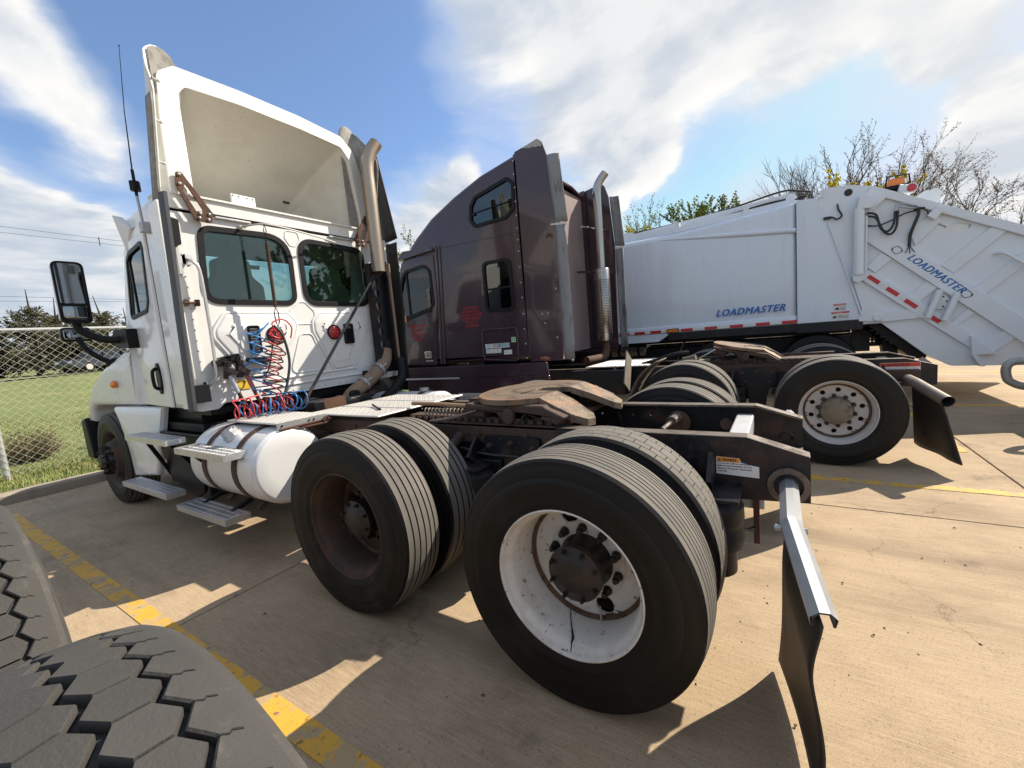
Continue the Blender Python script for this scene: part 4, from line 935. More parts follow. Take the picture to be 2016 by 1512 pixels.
MB().cyl((.02, 2.72, .93), (.02, 2.95, .95), .075, n=14).box(-.35, -.12, 2.75, 2.92, .93, 1.02).box(.12, .35, 2.85, 2.95, .93, .99).build('valve_block', FRAME, W, bevel=.01)
MB().box(-.30, -.08, 2.68, 2.69, .95, 1.04).build('rusty_plate', RUST, W, smooth=0)
MB().cyl((.28, 3.0, .98), (.28, 3.14, .98), .055, n=14).build('air_can', BLACK, W); MB().cyl((-.16, 3.0, .97), (-.16, 3.1, .97), .06, n=14).build('air_can', BLACK, W)
def tank(cx):
    prof = [(0, 0), (-.004, .15), (0, .246), (.004, .256), (.012, .264), (.022, .268), (.026, .272), (.034, .278), (.045, .280), (.95, .280), (.97, .276), (.98, .262), (.985, .24), (.985, 0)]
    o = MB().lathe(prof, (cx, 2.33, .65), (0, 1, 0), 64, closed=False).build('fuel_tank', TANKW, W, smooth=24)
    for y in (2.58, 3.04):
        s = MB().lathe([(-.032, .282), (-.032, .289), (.032, .289), (.032, .282)], (cx, y, .65), (0, 1, 0), 48); put('strap', s.mesh('strap', STRAP, 40), o)
        put('strap_bracket', MB().bar((cx+.1, y, .40), (cx+.42, y, .62), .06, .05).bar((cx-.01, y, .36), (cx+.15, y, .40), .06, .02).mesh('strap_bracket', RUST, 30), o); put('strap_bolt', MB().bar((cx-.10, y, .385), (cx-.16, y, .34), .05, .03).mesh('strap_bolt', RUST, 30), o)
    return o
tk = tank(-.845); tank(.845)
cn = Vector((-math.sin(R(34)), 0, math.cos(R(34)))); cp = Vector((-.845, 2.80, .65))+cn*.278
mb = MB().cyl(cp, cp+cn*.02, .066, n=20).cyl(cp+cn*.02, cp+cn*.058, .058, n=8).cyl(cp+cn*.05, cp+cn*.064, .036, n=8)
put('filler_cap', mb.mesh('filler_cap', ALU, 30), tk)
mb = MB()
for i in range(6):
    a0, a1 = R(14+3*i), R(17+3*i); r_ = .2812
    mb.add([(-.845-r_*math.sin(a), y, .65+r_*math.cos(a)) for a, y in ((a0, 2.86), (a1, 2.86), (a1, 2.99), (a0, 2.99))], [(0, 1, 2, 3)])
put('worn_label', mb.mesh('worn_label', PAPER, 0), tk)
MB().cyl((.845, 2.6, .92), (.845, 2.6, .97), .05, n=12).build('filler_cap', ALU, W)

# ------------------------------------------------------------------ cab
RY = 3.30
wl = rnd([(-.835, 1.93), (-.045, 1.93), (-.035, 2.575), (-.80, 2.55)], [.13, .11, .24, .11], 8)
wr = rnd([(.05, 1.93), (.835, 1.93), (.81, 2.55), (.05, 2.575)], [.14, .13, .11, .16], 8)
outl = rnd([(-1.06, 1.075), (-.98, 1.05), (-.86, 1.05), (-.80, 1.095), (-.60, 1.075), (.60, 1.085), (1.04, 1.085), (1.06, 1.12), (1.06, 2.66), (-1.06, 2.66)], [.02, .03, .03, .03, .02, 0, .02, .02, .02, .02])
cab = MB().prism(outl, 1, RY, RY+.05, [wl, wr]).build('cab_rear_wall', WHITE_REAR, W, smooth=30, bevel=.006)
def gasket(win, g=.035): return MB().prism(inset(win, -.012), 1, RY-.012, RY-.001, [inset(win, g)])
for wn in (wl, wr):
    gk = gasket(wn).build('window_gasket', BLACK, W, smooth=30, bevel=.004)
    put('rear_window', MB().prism(inset(wn, .02), 1, RY+.012, RY+.018).mesh('rear_window', GLASS, 0), gk)
def emboss(name, poly, h=.012, r=.011, y=RY):
    return MB().pillow(poly, 1, y+.002, y-h, r, n=3).build(name, WHITE_REAR, W, smooth=50)
def ring_emboss(poly, wdt, h=.014):
    """raised rounded bead following an outline"""
    pts = [(p[0], RY-.001, p[1]) for p in poly]; mb = MB(); mb.tube(pts, wdt, 8, closed=True); mb.v = [(x, RY+(y-RY)*(h/wdt), z) for x, y, z in mb.v]; return mb.build('pressed_rib', WHITE_REAR, W, smooth=70)
bl = rnd([(-.70, 1.84), (-.16, 1.84), (-.08, 1.74), (-.12, 1.62), (-.38, 1.30), (-.58, 1.30), (-.80, 1.64), (-.80, 1.70)], .07, 5)
br_ = rnd([(.18, 1.84), (.66, 1.84), (.76, 1.74), (.72, 1.62), (.52, 1.27), (.28, 1.25), (.10, 1.66), (.10, 1.76)], .07, 5)
for p in (bl, br_):
    emboss('pressed_panel', p, .022, .02); emboss('pressed_panel', inset(p, .10), .030, .012)
    ring_emboss(inset(p, -.01), .016)
ring_emboss(rnd([(-.02, 1.955), (.04, 1.955), (.135, 1.86), (.11, 1.74), (-.11, 1.74), (-.135, 1.86)], .04, 5), .007, .006)
ring_emboss(rnd([(-.06, 2.63), (.06, 2.63), (.075, 2.56), (.03, 2.49), (-.03, 2.49), (-.075, 2.56)], .03, 5), .006, .005)
ring_emboss(rnd([(-.05, 1.645), (.07, 1.645), (.20, 1.27), (-.20, 1.27)], .06, 5), .010, .008)
for z, x0, x1 in ((1.235, -.45, .55), (1.165, -.50, .95)): MB().tube([(x0, RY-.001, z-.01), (x0+.03, RY-.001, z), (x1-.03, RY-.001, z+.012), (x1, RY-.001, z)], .014, 8).build('pressed_rib', WHITE_REAR, W, smooth=70)
# panel seams, rivets
SEAM = M('dark_seam', (.045, .043, .04), .9)
MB().box(-.962, -.956, RY-.0035, RY-.0005, 1.12, 2.6).box(.956, .962, RY-.0035, RY-.0005, 1.12, 2.6).box(-.68, .74, RY-.0045, RY-.0005, 2.655, 2.666).build('panel_seam', SEAM, cab, smooth=0)
MB().prism(rect(-1.0, -.925, 1.12, 2.62, .012), 1, RY-.012, RY-.004).build('corner_flange', WHITE_REAR, W, smooth=30, bevel=.004)
rv = MB()
for k_ in range(17):
    rv.dome((-.945, RY-.013, 1.2+.085*k_), .0075, 8, 4); rv.dome((.945, RY-.003, 1.2+.085*k_), .0075, 8, 4)
for k_ in range(12): rv.dome((-.32+.075*k_, RY-.002, 1.205), .004, 6, 4); rv.dome((-.45+.085*k_, RY-.002, 1.11), .006, 6, 4)
o = rv.build('rivets', GALV, cab, smooth=50, fix=False); o['kind'] = 'stuff'
def grab(pts, r=.013): 
    mb = MB().tube(spline(pts, 6), r, 10)
    for q in (pts[0], pts[-1]): mb.prism(rnd([(q[0]-.035, q[2]-.04), (q[0]+.035, q[2]-.04), (q[0]+.035, q[2]+.04), (q[0]-.035, q[2]+.04)], .02), 1, RY-.012, RY-.001)
    return mb.build('grab_handle', ALU, W)
grab([(-.915, RY-.008, 2.27), (-.90, RY-.07, 2.24), (-.865, RY-.08, 2.12), (-.865, RY-.08, 1.45), (-.875, RY-.07, 1.30), (-.915, RY-.008, 1.25)])
MB().box(-1.0, -.965, RY-.045, RY-.013, 2.14, 2.47).build('vertical_trim', GALV, W, bevel=.008)
for x0, x1 in ((-.67, -.38), (.40, .72)): MB().box(x0, x1, RY-.03, RY-.006, 2.628, 2.648).build('gutter_strip', GALV, W, bevel=.006)
MB().tube([(-1.06, 3.25, 1.92), (-.90, 3.25, 1.925)], .008, 8).box(-.99, -.965, RY-.05, RY-.01, 1.90, 1.95).box(-.915, -.89, RY-.05, RY-.01, 1.90, 1.95).build('extender_bracket', RUST, W)
def vent(x0, x1, z0, z1):
    o = MB().prism(rect(x0, x1, z0, z1, .02), 1, RY-.052, RY-.020, [rect(x0+.014, x1-.014, z0+.014, z1-.014)]).build('vent', BLACK, W, smooth=30, bevel=.003)
    n = 11
    for i in range(n):
        z = z0+.018+(z1-z0-.036)*i/(n-1); s = MB().bar(((x0+.014), RY-.040, z), ((x1-.014), RY-.040, z), .018, .005, up=(0, .5, 1)); put('louvre', s.mesh('louvre', BLACK, 0), o)
    put('vent_back', MB().box(x0+.012, x1-.012, RY-.024, RY-.020, z0+.012, z1-.012).mesh('vent_back', GROOVE, 0), o)
vent(-.555, -.455, 1.49, 1.735); vent(.425, .535, 1.515, 1.73)
for cx_ in (-.315, .305):
    o = MB().lathe([(0, .078), (-.012, .078), (-.018, .070), (-.012, .062), (0, .06)], (cx_, RY-.028, 1.645), (0, 1, 0), 32).build('tail_light', BLACK, W)
    mb = MB().lathe([(.0, .064), (-.006, .063), (-.012, .052), (-.014, 0)], (cx_, RY-.032, 1.645), (0, 1, 0), 32, closed=False)
    for a in range(6): mb.dome((cx_+.036*math.cos(a*1.047), RY-.045, 1.645+.036*math.sin(a*1.047)), .011, 8, 6)
    mb.dome((cx_, RY-.045, 1.645), .011, 8, 6); put('red_lens', mb.mesh('red_lens', REDLENS, 40), o)
# gladhand bracket with couplings
gb = MB().prism(rnd([(-.86, 1.40), (-.70, 1.43), (-.685, 1.46), (-.70, 1.50), (-.84, 1.47), (-.87, 1.45)], .015), 1, 3.17, 3.285).build('gladhand_bracket', BLACK, W, bevel=.008)
for gx in (-.80, -.705):
    mb = MB().cyl((gx, 3.16, 1.44), (gx, 3.20, 1.30), .030, n=12).dome((gx, 3.16, 1.36), .042, 12, 8, (1, .7, 1)).bar((gx-.02, 3.15, 1.38), (gx+.05, 3.13, 1.33), .03, .04); put('gladhand', mb.mesh('gladhand', HUB, 30), gb)
for gx, m_, nm in ((-.79, M('clear_sleeve', (.45, .48, .52), .35), 'grey_sleeve'), (-.665, M('pink_sleeve', (.45, .12, .16), .4), 'red_sleeve')):
    MB().cyl((gx-.0, 3.17, 1.32), (gx+.03, 3.14, 1.17), .020, .018, 12).build(nm, m_, W); MB().tube(spline([(gx+.03, 3.14, 1.17), (gx+.05, 3.12, 1.08), (gx+.10, 3.10, 1.0)]), .016, 8).build('rusty_fitting', RUST, W)
MB().box(-.695, -.585, RY-.008, RY-.004, 1.185, 1.265).build('yellow_label', YELLOWLBL, W, smooth=0); text('label_print', 'CAUTION', .016, INK, W, (-.69, RY-.0085, 1.245), (1, 0, 0), (0, 0, 1), depth=.0003); 
MB().box(-.60, -.42, 3.20, RY-.02, 1.415, 1.455).cyl((-.60, 3.24, 1.435), (-.40, 3.24, 1.42), .022, n=10).build('hose_bracket', BLACK, W, bevel=.008)
# black box low on the left extender, plate on the right corner
MB().prism(rect(-1.05, -.945, 1.13, 1.27, .008), 1, 3.19, 3.27).build('extender_hinge', BLACK, W, bevel=.008)
MB().prism(rnd([(-1.05, 2.35), (-.97, 2.36), (-.965, 2.55), (-1.05, 2.57)], .012), 1, 3.20, 3.27).build('extender_hinge', BLACK, W, bevel=.008)
MB().prism([(.60, 1.10), (.66, 1.10), (.65, 1.20), (.615, 1.20)], 1, 3.24, 3.29).build('pivot_bracket', BLACK, W)

# sides, roof, front of the cab shell
side_poly = rnd([(RY+.02, 1.075), (4.72, 1.075), (4.74, 1.82), (4.64, 1.95), (4.30, 2.52), (4.12, 2.61), (3.8, 2.675), (RY+.02, 2.70)], [.01, .02, .05, .05, .1, .05, .05, .02])
win_side = rnd([(4.40, 1.90), (4.22, 2.40), (4.12, 2.45), (3.74, 2.47), (3.72, 2.42), (3.80, 2.0), (3.88, 1.92)], [.05, .05, .04, .03, .03, .06, .05])
for s in (-1, 1):
    def tp(o_):
        for q in [o_]+list(o_.children):
            for vv in q.data.vertices: vv.co.x -= s*max(0, vv.co.y+0-3.32)*.075
    tp(MB().pillow(side_poly, 0, s*1.0, s*1.062, .045, [win_side], 4).build('cab_side', WHITE, W, smooth=40))
    dpoly = rnd([(3.645, 1.085), (4.69, 1.10), (4.70, 1.80), (4.61, 1.93), (4.27, 2.50), (4.18, 2.545), (3.655, 2.56), (3.68, 1.9)], .03)
    d_ = MB().pillow(dpoly, 0, s*1.055, s*1.078, .012, [win_side], 3).build('door', WHITE, W, smooth=40)
    put('window_gasket', MB().prism(inset(win_side, -.012), 0, s*1.076, s*1.086, [inset(win_side, .022)]).mesh('window_gasket', BLACK, 30), d_)
    put('door_window', MB().prism(inset(win_side, .015), 0, s*1.066, s*1.070).mesh('door_window', GLASS_CLEAR, 0), d_)
    put('window_divider', MB().box(s*1.072-.006, s*1.072+.006, 4.16, 4.185, 1.93, 2.42).mesh('window_divider', BLACK, 0), d_)
    hz = MB().prism(circ(3.865, 1.34, .058, 24, .135), 0, s*1.078, s*1.092); put('door_handle', hz.mesh('door_handle', BLACK, 30), d_); 
    put('handle_grip', MB().tube(spline([(s*1.094, 3.87, 1.25), (s*1.125, 3.865, 1.28), (s*1.125, 3.865, 1.40), (s*1.094, 3.87, 1.43)]), .014, 8).mesh('handle_grip', BLACK, 60), d_)
    put('door_seam', MB().box(s*1.0635-.001, s*1.0635+.001, 3.632, 3.642, 1.08, 2.56).mesh('door_seam', SEAM, 0), d_)
    tp(d_)
    # white extender pillar with its dark rubber edge
    MB().prism(rnd([(3.24, 1.09), (3.36, 1.09), (3.37, 2.66), (3.20, 2.68)], .02), 0, s*1.062, s*1.086).build('side_extender', WHITE, W, smooth=30, bevel=.008)
    mb = MB(); mb.prism([(s*1.052, 0), (s*1.092, 0), (s*1.098, .03), (s*1.085, .085), (s*1.062, .085)], 2, 1.075, 2.70); mb.v = [(x, 3.255-y-(.11 if z > 2 else 0), z) for x, y, z in mb.v]; (mb.build('extender_rubber', RUBBER_BLUE, W, smooth=40) if s < 0 else None)
MB().pillow(rnd([(-1.05, RY+.0), (1.05, RY+.0), (.985, 4.2), (-.985, 4.2)], .06), 2, 2.64, 2.775, .06, n=4).build('cab_roof', WHITE, W, smooth=50)
MB().prism([(RY+.03, 2.668), (RY+.03, 2.70), (4.25, 2.55), (4.25, 2.52)], 0, -.92, .92).build('roof_front', WHITE, W, smooth=30)
# windscreen frame, glass and cowl
mb = MB()
for s in (-1, 1): mb.bar((s*.92, 4.27, 2.52), (s*.895, 4.72, 1.90), .09, .07)
mb.bar((-.9, 4.72, 1.88), (.9, 4.72, 1.88), .1, .08).build('windscreen_frame', WHITE, W)
MB().add([(-.88, 4.74, 1.90), (.88, 4.74, 1.90), (.90, 4.28, 2.52), (-.90, 4.28, 2.52)], [(0, 1, 2, 3)]).build('windscreen', GLASS_CLEAR, W, smooth=0)
MB().box(-.88, .88, 4.66, 4.72, 1.08, 1.86).build('firewall', INTERIOR, W, smooth=0)
# interior
MB().box(-.90, .90, 3.36, 4.66, 1.08, 1.14).build('cab_floor', INTERIOR, W, smooth=0); MB().prism([(4.35, 1.14), (4.35, 1.70), (4.45, 1.90), (4.62, 1.86), (4.62, 1.14)], 0, -.88, .88).build('dashboard', INTERIOR, W, bevel=.03)
for cx_ in (-.48, .48):
    o = MB().prism(rnd([(cx_-.25, 1.55), (cx_+.25, 1.55), (cx_+.24, 2.12), (cx_+.15, 2.2), (cx_+.14, 2.36), (cx_-.14, 2.36), (cx_-.15, 2.2), (cx_-.24, 2.12)], .06), 1, 3.48, 3.62).build('seat', SEAT, W, bevel=.03); put('seat_cushion', MB().box(cx_-.25, cx_+.25, 3.6, 4.08, 1.44, 1.58).mesh('seat_cushion', SEAT, 0), o)
MB().tube([(-.48+.22*math.cos(a), 4.24+.10*math.sin(a), 1.88+.19*math.sin(a)) for a in [i*.3 for i in range(21)]], .016, 8, closed=True).cyl((-.48, 4.24, 1.88), (-.48, 4.4, 1.78), .04, n=10).build('steering_wheel', BLACK, W)
MB().box(-.09, .14, 4.20, 4.24, 2.42, 2.46).cyl((.0, 4.22, 2.46), (0, 4.22, 2.56), .012, n=6).build('inside_mirror', BLACK, W, bevel=.006)

# hood, fenders, bumper
for s in (-1, 1):
    fp = rnd([(4.57, 1.078), (4.57, 1.63), (4.80, 1.60), (5.25, 1.475), (5.70, 1.31), (5.98, 1.09), (6.03, .88), (5.94, .88), (5.88, 1.01), (5.76, 1.075)], [0, .02, .1, .3, .3, .12, .02, .02, .06, .06], 5)
    o = MB().pillow(fp, 0, s*.60, s*1.065, .06, n=7).build('fender', WHITE, W, smooth=50)
    for vv in o.data.vertices:
        if abs(vv.co.x) > .9: vv.co.x -= s*max(0, 5.15-vv.co.y)*.105
    MB().prism([(4.72, 1.085), (5.9, 1.085), (5.9, 1.12), (4.72, 1.2)], 0, s*.58, s*.62).prism([(4.75, .4), (6.0, .4), (6.0, 1.08), (4.75, 1.08)], 0, s*.60, s*.64).build('wheel_well', BLACK, W, smooth=0)
    sp_ = rnd([(4.06, 1.074), (5.11, 1.074), (5.03, .92), (4.90, .64), (4.82, .37), (4.26, .43)], [.01, .02, .1, .1, .03, .03])
    o = MB().pillow(sp_, 0, s*1.02, s*1.075, .03, n=4).build('quarter_fender', WHITE, W, smooth=45)
    for vv in o.data.vertices: vv.co.x -= s*max(0, 5.15-vv.co.y)*.065*max(0, min(1, (vv.co.z-.35)/.5))
    MB().prism([(5.98, .45), (6.22, .45), (6.24, .90), (6.09, .93)], 0, s*.80, s*1.09).build('front_bumper_end', BLACK, W, bevel=.02)
    o = MB().dome((s*1.06, 5.0, 1.305), .052, 14, 8, (.55, 1.15, .75)).build('turn_signal', AMBER, W)
    MB().box(.12 if s > 0 else -.90, .90 if s > 0 else -.12, 4.72, 5.0, 1.50, 1.84).build('cowl', WHITE, W, bevel=.06, bseg=3)
mb = MB(); secs = [(4.74, .90, 1.84), (5.1, .86, 1.78), (5.6, .80, 1.62), (6.0, .72, 1.44), (6.3, .62, 1.2), (6.36, .60, .8)]
prof = lambda hw, zt: [(-hw, .80), (-hw, zt-.22), (-hw*.9, zt-.07), (-hw*.6, zt), (hw*.6, zt), (hw*.9, zt-.07), (hw, zt-.22), (hw, .80)]
vs = [(x, y, z) for y, hw, zt in secs for x, z in prof(hw, zt)]
mb.add(vs, [(i*8+j, i*8+j+1, (i+1)*8+j+1, (i+1)*8+j) for i in range(5) for j in range(7)] + [(40, 41, 42, 43, 44, 45, 46, 47)]); mb.build('hood', WHITE, W, smooth=60)
MB().prism(rnd([(-1.05, 6.1), (1.05, 6.1), (.9, 6.4), (-.9, 6.4)], .05), 2, .38, .74).build('front_bumper', BLACK, W, bevel=.02)
# steer wheels: convex discs
RIM_STEER = MB()
RIM_STEER.lathe([(.03, .298), (.024, .292), (.035, .282), (.06, .27), (.10, .258), (.08, .235), (.03, .20), (-.005, .185), (-.01, .17), (-.01, .10), (-.005, .08), (.02, .08), (.05, .2), (.12, .26), (.13, .268), (.06, .285)], (0, 0, 0), (1, 0, 0), 48)
RIM_STEER = RIM_STEER.mesh('wheel', RIM_RUSTY, 40)
HUB_ST = hub_mesh(-.10, .0, .105, .085, HUB)
ty_st = tyre('rib')
for s in (-1, 1): place_wheel(W, s*1.085, 5.39, .5, s, [ty_st], RIM_STEER, -.008, HUB_ST, HUB, .143, lugln=.065)
MB().cyl((-.9, 5.39, .48), (.9, 5.39, .48), .06, n=12).build('steer_axle', FRAME, W)
MB().box(-.35, .35, 4.7, 6.0, .75, 1.45).build('engine', BLACK, W, smooth=0)
# white sun visor tips on the roof edge
MB().add([(-1.02, 4.16, 2.46), (-1.05, 4.26, 2.80), (-1.02, 4.00, 2.64), (-.95, 4.14, 2.46), (-.97, 4.28, 2.80), (-.94, 4.02, 2.64)], [(0, 1, 2), (3, 5, 4), (0, 3, 4, 1), (1, 4, 5, 2), (2, 5, 3, 0)]).build('visor_end', FAIR, W, smooth=0, bevel=.008)
MB().prism([(4.08, 2.60), (4.24, 2.76), (4.27, 2.75), (4.16, 2.56)], 0, -.97, .97).build('sun_visor', FAIR, W, bevel=.01)

# mirrors
def mirror(s):
    o = MB().pillow(rnd([(s*1.225, 1.93), (s*1.225, 2.38), (s*1.26, 2.42), (s*1.39, 2.42), (s*1.42, 2.38), (s*1.42, 1.93), (s*1.38, 1.89), (s*1.26, 1.89)], .03), 1, 4.60, 4.70, .04, n=4).build('door_mirror', WHITE, W, smooth=45)
    put('mirror_frame', MB().prism(rect(s*1.22, s*1.425, 1.885, 2.425, .05), 1, 4.575, 4.60, [rect(s*1.236, s*1.409, 1.92, 2.41, .04)]).mesh('mirror_frame', BLACK, 30), o)
    put('mirror_glass', MB().prism(rect(s*1.232, s*1.412, 2.06, 2.412, .03), 1, 4.585, 4.589).mesh('mirror_glass', MIRROR, 0), o)
    put('wide_angle_glass', MB().pillow(rect(s*1.238, s*1.406, 1.925, 2.045, .03), 1, 4.592, 4.584, .008, n=2).mesh('wide_angle_glass', MIRROR, 50), o)
    put('mirror_divider', MB().box(min(s*1.23, s*1.415), max(s*1.23, s*1.415), 4.578, 4.59, 2.043, 2.062).mesh('mirror_divider', BLACK, 0), o)
    put('mirror_arm', MB().tube(spline([(s*1.32, 4.64, 1.90), (s*1.30, 4.63, 1.82), (s*1.18, 4.58, 1.74), (s*1.05, 4.52, 1.72)]), [.033]*24+[.036], 10).mesh('mirror_arm', BLACK, 60), o)
    put('mirror_bracket', MB().prism(rnd([(4.30, 1.63), (4.60, 1.65), (4.70, 1.72), (4.62, 1.82), (4.30, 1.81)], .02), 0, s*.965, s*1.085).mesh('mirror_bracket', BLACK, 30), o)
mirror(-1); mirror(1)
def hood_mirror(s):
    o = MB().tube(spline([(s*1.0, 5.12, 1.52), (s*1.10, 5.16, 1.60), (s*1.17, 5.2, 1.70), (s*1.20, 5.22, 1.80)]), .026, 10).cyl((s*.99, 5.12, 1.50), (s*1.02, 5.12, 1.56), .06, .05, 12).build('hood_mirror', BLACK, W, smooth=60)
    put('mirror_frame', MB().pillow(rect(s*1.10, s*1.32, 1.76, 1.90, .04), 1, 5.22, 5.28, .04, n=4).prism(rect(s*1.10, s*1.32, 1.76, 1.90, .04), 1, 5.205, 5.22, [rect(s*1.113, s*1.307, 1.773, 1.887, .03)]).mesh('mirror_frame', BLACK, 40), o)
    put('mirror_glass', MB().pillow(rect(s*1.112, s*1.308, 1.772, 1.888, .03), 1, 5.219, 5.208, .014, n=3).mesh('mirror_glass', MIRROR, 50), o)
hood_mirror(-1); hood_mirror(1)
# whip antenna
an = MB().box(-1.10, -1.045, 3.50, 3.56, 2.50, 2.58).build('antenna', GALV, W, bevel=.006)
put('antenna_rod', MB().tube([(-1.08, 3.53, 2.58), (-1.08, 3.55, 2.78)], .010, 8).mesh('antenna_rod', CHROME, 50), an)
put('antenna_coil', MB().cyl((-1.08, 3.55, 2.78), (-1.08, 3.555, 2.98), .011, n=8).prism(circ(-1.08, 3.552, .036, 6), 2, 2.82, 2.89).mesh('antenna_coil', BLACK, 30), an)
put('antenna_whip', MB().tube([(-1.08, 3.555, 2.98), (-1.075, 3.52, 3.4), (-1.065, 3.44, 3.83)], [.005, .003, .0018], 6).dome((-1.065, 3.44, 3.835), .006, 6, 4).mesh('antenna_whip', BLACK, 50), an)

# ------------------------------------------------------------------ roof fairing
FY = 3.27
fo = rnd([(-.955, 2.77), (.905, 2.77), (.93, 3.3), (.83, 3.60), (.70, 3.715), (.23, 3.755), (-.32, 3.765), (-.80, 3.75), (-.92, 3.66), (-.945, 3.3)], [.01, .02, .2, .1, .08, .1, .2, .08, .08, .2], 6)
fi = rnd([(-.845, 2.70), (.835, 2.70), (.835, 2.92), (.77, 3.50), (.68, 3.605), (.23, 3.635), (-.32, 3.645), (-.74, 3.62), (-.79, 3.56)], [0, 0, .1, .06, .06, .1, .2, .05, .05], 6)
frame_ = [p for p in fo]
# opening runs out through the bottom: clip it to z>=2.775
fi2 = [(x, max(z, 2.785)) for x, z in fi]
fair = MB().prism(fo, 1, FY, FY+.035, [fi2]).build('roof_fairing', FAIR, W, smooth=30, bevel=.008)
mb = MB(); ns = 9; k_ = len(fo); vs = []
for i in range(ns+1):
    t = i/ns; y = FY+.03+1.30*t; sc_ = (1-t**1.5)
    for x, z in fo: vs.append((x*(1-.5*t), y, 2.74+(z-2.74)*max(.03, sc_)))
mb.add(vs, [(i*k_+j, i*k_+(j+1) % k_, (i+1)*k_+(j+1) % k_, (i+1)*k_+j) for i in range(ns) for j in range(k_)]); put('fairing_shell', mb.mesh('fairing_shell', FAIR, 60), fair)
k_ = len(fi2); mb = MB(); vs = []
for i in range(ns+1):
    t = i/ns; y = FY+.018+1.22*t; sc_ = (1-t**1.15)
    for x, z in fi2: vs.append((x*(1-.5*t), y, 2.76+(z-2.76)*max(.02, sc_)))
mb.add(vs, [(i*k_+j, i*k_+(j+1) % k_, (i+1)*k_+(j+1) % k_, (i+1)*k_+j) for i in range(ns) for j in range(k_)]); put('fairing_inside', mb.mesh('fairing_inside', FAIR_IN, 60), fair)
MB().box(-.47, -.26, FY+.10, FY+.115, 2.79, 2.90).build('fairing_plate', FAIR, W, bevel=.008); MB().box(.33, .40, FY+.62, FY+.63, 3.10, 3.125).build('fairing_slot', RUST, W)
rv = MB()
for a in (-.45, -.40, -.33, -.28): rv.dome((a, FY+.098, 2.885), .007, 6, 4)
o = rv.build('plate_rivets', GALV, fair, smooth=50, fix=False); o['kind'] = 'stuff'
MB().prism(rnd([(-1.02, RY-.01), (1.0, RY-.01), (1.0, 3.55), (-1.02, 3.55)], .03), 2, 2.665, 2.785).build('fairing_base', FAIR, W, bevel=.03, bseg=3)
def lobe(s):
    path = [(1.052, 3.02, 3.40, 1), (1.055, 3.06, 3.50, 1), (1.05, 3.13, 3.585, 1), (1.03, 3.20, 3.67, .8), (.995, 3.28, 3.775, .4), (.96, 3.312, 3.83, 0), (.92, 3.32, 3.862, 0), (.88, 3.325, 3.873, 0), (.84, 3.33, 3.865, 0), (.805, 3.33, 3.835, 0), (.785, 3.33, 3.79, 0), (.778, 3.33, 3.74, 0)]
    def sheet(pts, z0, off, zt=None):
        mb = MB(); vs = []; nz_ = 8
        for x, y, zz, ln in pts:
            zz = min(zz, zt) if zt else zz
            for j in range(nz_+1): z = z0+(zz-z0)*j/nz_; vs.append((s*(x+off), y+ln*(3.5-z)*.25, z))
        k = nz_+1; mb.add(vs, [(i*k+j, i*k+j+1, (i+1)*k+j+1, (i+1)*k+j) for i in range(len(pts)-1) for j in range(nz_)]); return mb
    o = sheet(path, 2.70, 0).build('fairing_wing', FAIR if s < 0 else SPOILER_GREY, W, smooth=60); q = o.modifiers.new('t', 'SOLIDIFY'); q.thickness = .012
    if s > 0: return
    st = put('wing_rubber', sheet(path[:3], 2.69, .012, 3.38).mesh('wing_rubber', SPOILER_GREY, 60), o); q = st.modifiers.new('t', 'SOLIDIFY'); q.thickness = .010
    st2 = put('wing_lining', sheet([(x-.010, y-.030, z-.012, l) for x, y, z, l in path[5:]], 3.50, 0).mesh('wing_lining', SPOILER_GREY, 60), o)
    for z in (2.95, 3.22, 3.48): y_ = 3.04+(3.5-z)*.25; put('wing_clip', MB().cyl((s*1.045, y_, z), (s*.99, y_+.03, z), .007, n=8).dome((s*1.0, y_+.02, z), .012, 8, 4).mesh('wing_clip', GALV, 40), o)
lobe(-1); lobe(.92)
for s in (-1, 1):
    p = rnd([(s*.915, 2.93), (s*.875, 2.93), (s*.69, 2.645), (s*.715, 2.57), (s*.83, 2.575), (s*.925, 2.82)], .02)
    h = rnd([(s*.865, 2.86), (s*.76, 2.66), (s*.81, 2.64), (s*.885, 2.79)], .015)
    o = MB().prism(p, 1, FY-.032, FY-.018, [h]).build('fairing_bracket', RUST, W, smooth=30, bevel=.003)
    for a, b in ((.895, 2.91), (.90, 2.84), (.80, 2.60), (.735, 2.595), (.725, 2.64), (.79, 2.635)): put('bracket_bolt', MB().dome((s*a, FY-.034, b), .013, 8, 4).mesh('bracket_bolt', GALV, 50), o)

# ------------------------------------------------------------------ exhaust and hose gear
es = MB().tube(spline([(.845, 3.09, 2.28), (.845, 3.09, 3.0), (.845, 3.09, 3.36), (.875, 3.07, 3.52), (.96, 3.03, 3.66)], 8), .070, 20, cap=False).build('exhaust_stack', STACKM, W, smooth=60)
put('stack_mouth', MB().tube([(.845, 3.09, 3.2), (.845, 3.09, 3.36), (.875, 3.07, 3.52), (.96, 3.03, 3.66)], .063, 16, cap=False).mesh('stack_mouth', GROOVE, 60), es)
hol = [circ(.835+.0*i, 1.33+.145*i, .032, 14, .048) for i in range(8)]
MB().prism(rnd([(.775, 1.16), (.955, 1.16), (.955, 2.40), (.775, 2.38)], .01), 1, 3.155, 3.165, hol).box(.945, .957, 3.08, 3.165, 1.16, 2.40).box(.773, .783, 3.165, 3.24, 1.2, 2.38).build('exhaust_guard', FRAME, W, smooth=0)
MB().cyl((.935, 3.215, 1.2), (.935, 3.215, 2.35), .040, n=16).build('exhaust_riser', RUST, W)
MB().cyl((1.00, 3.10, 1.25), (.98, 3.08, 2.38), .016, n=8).build('guard_post', WRAP, W)
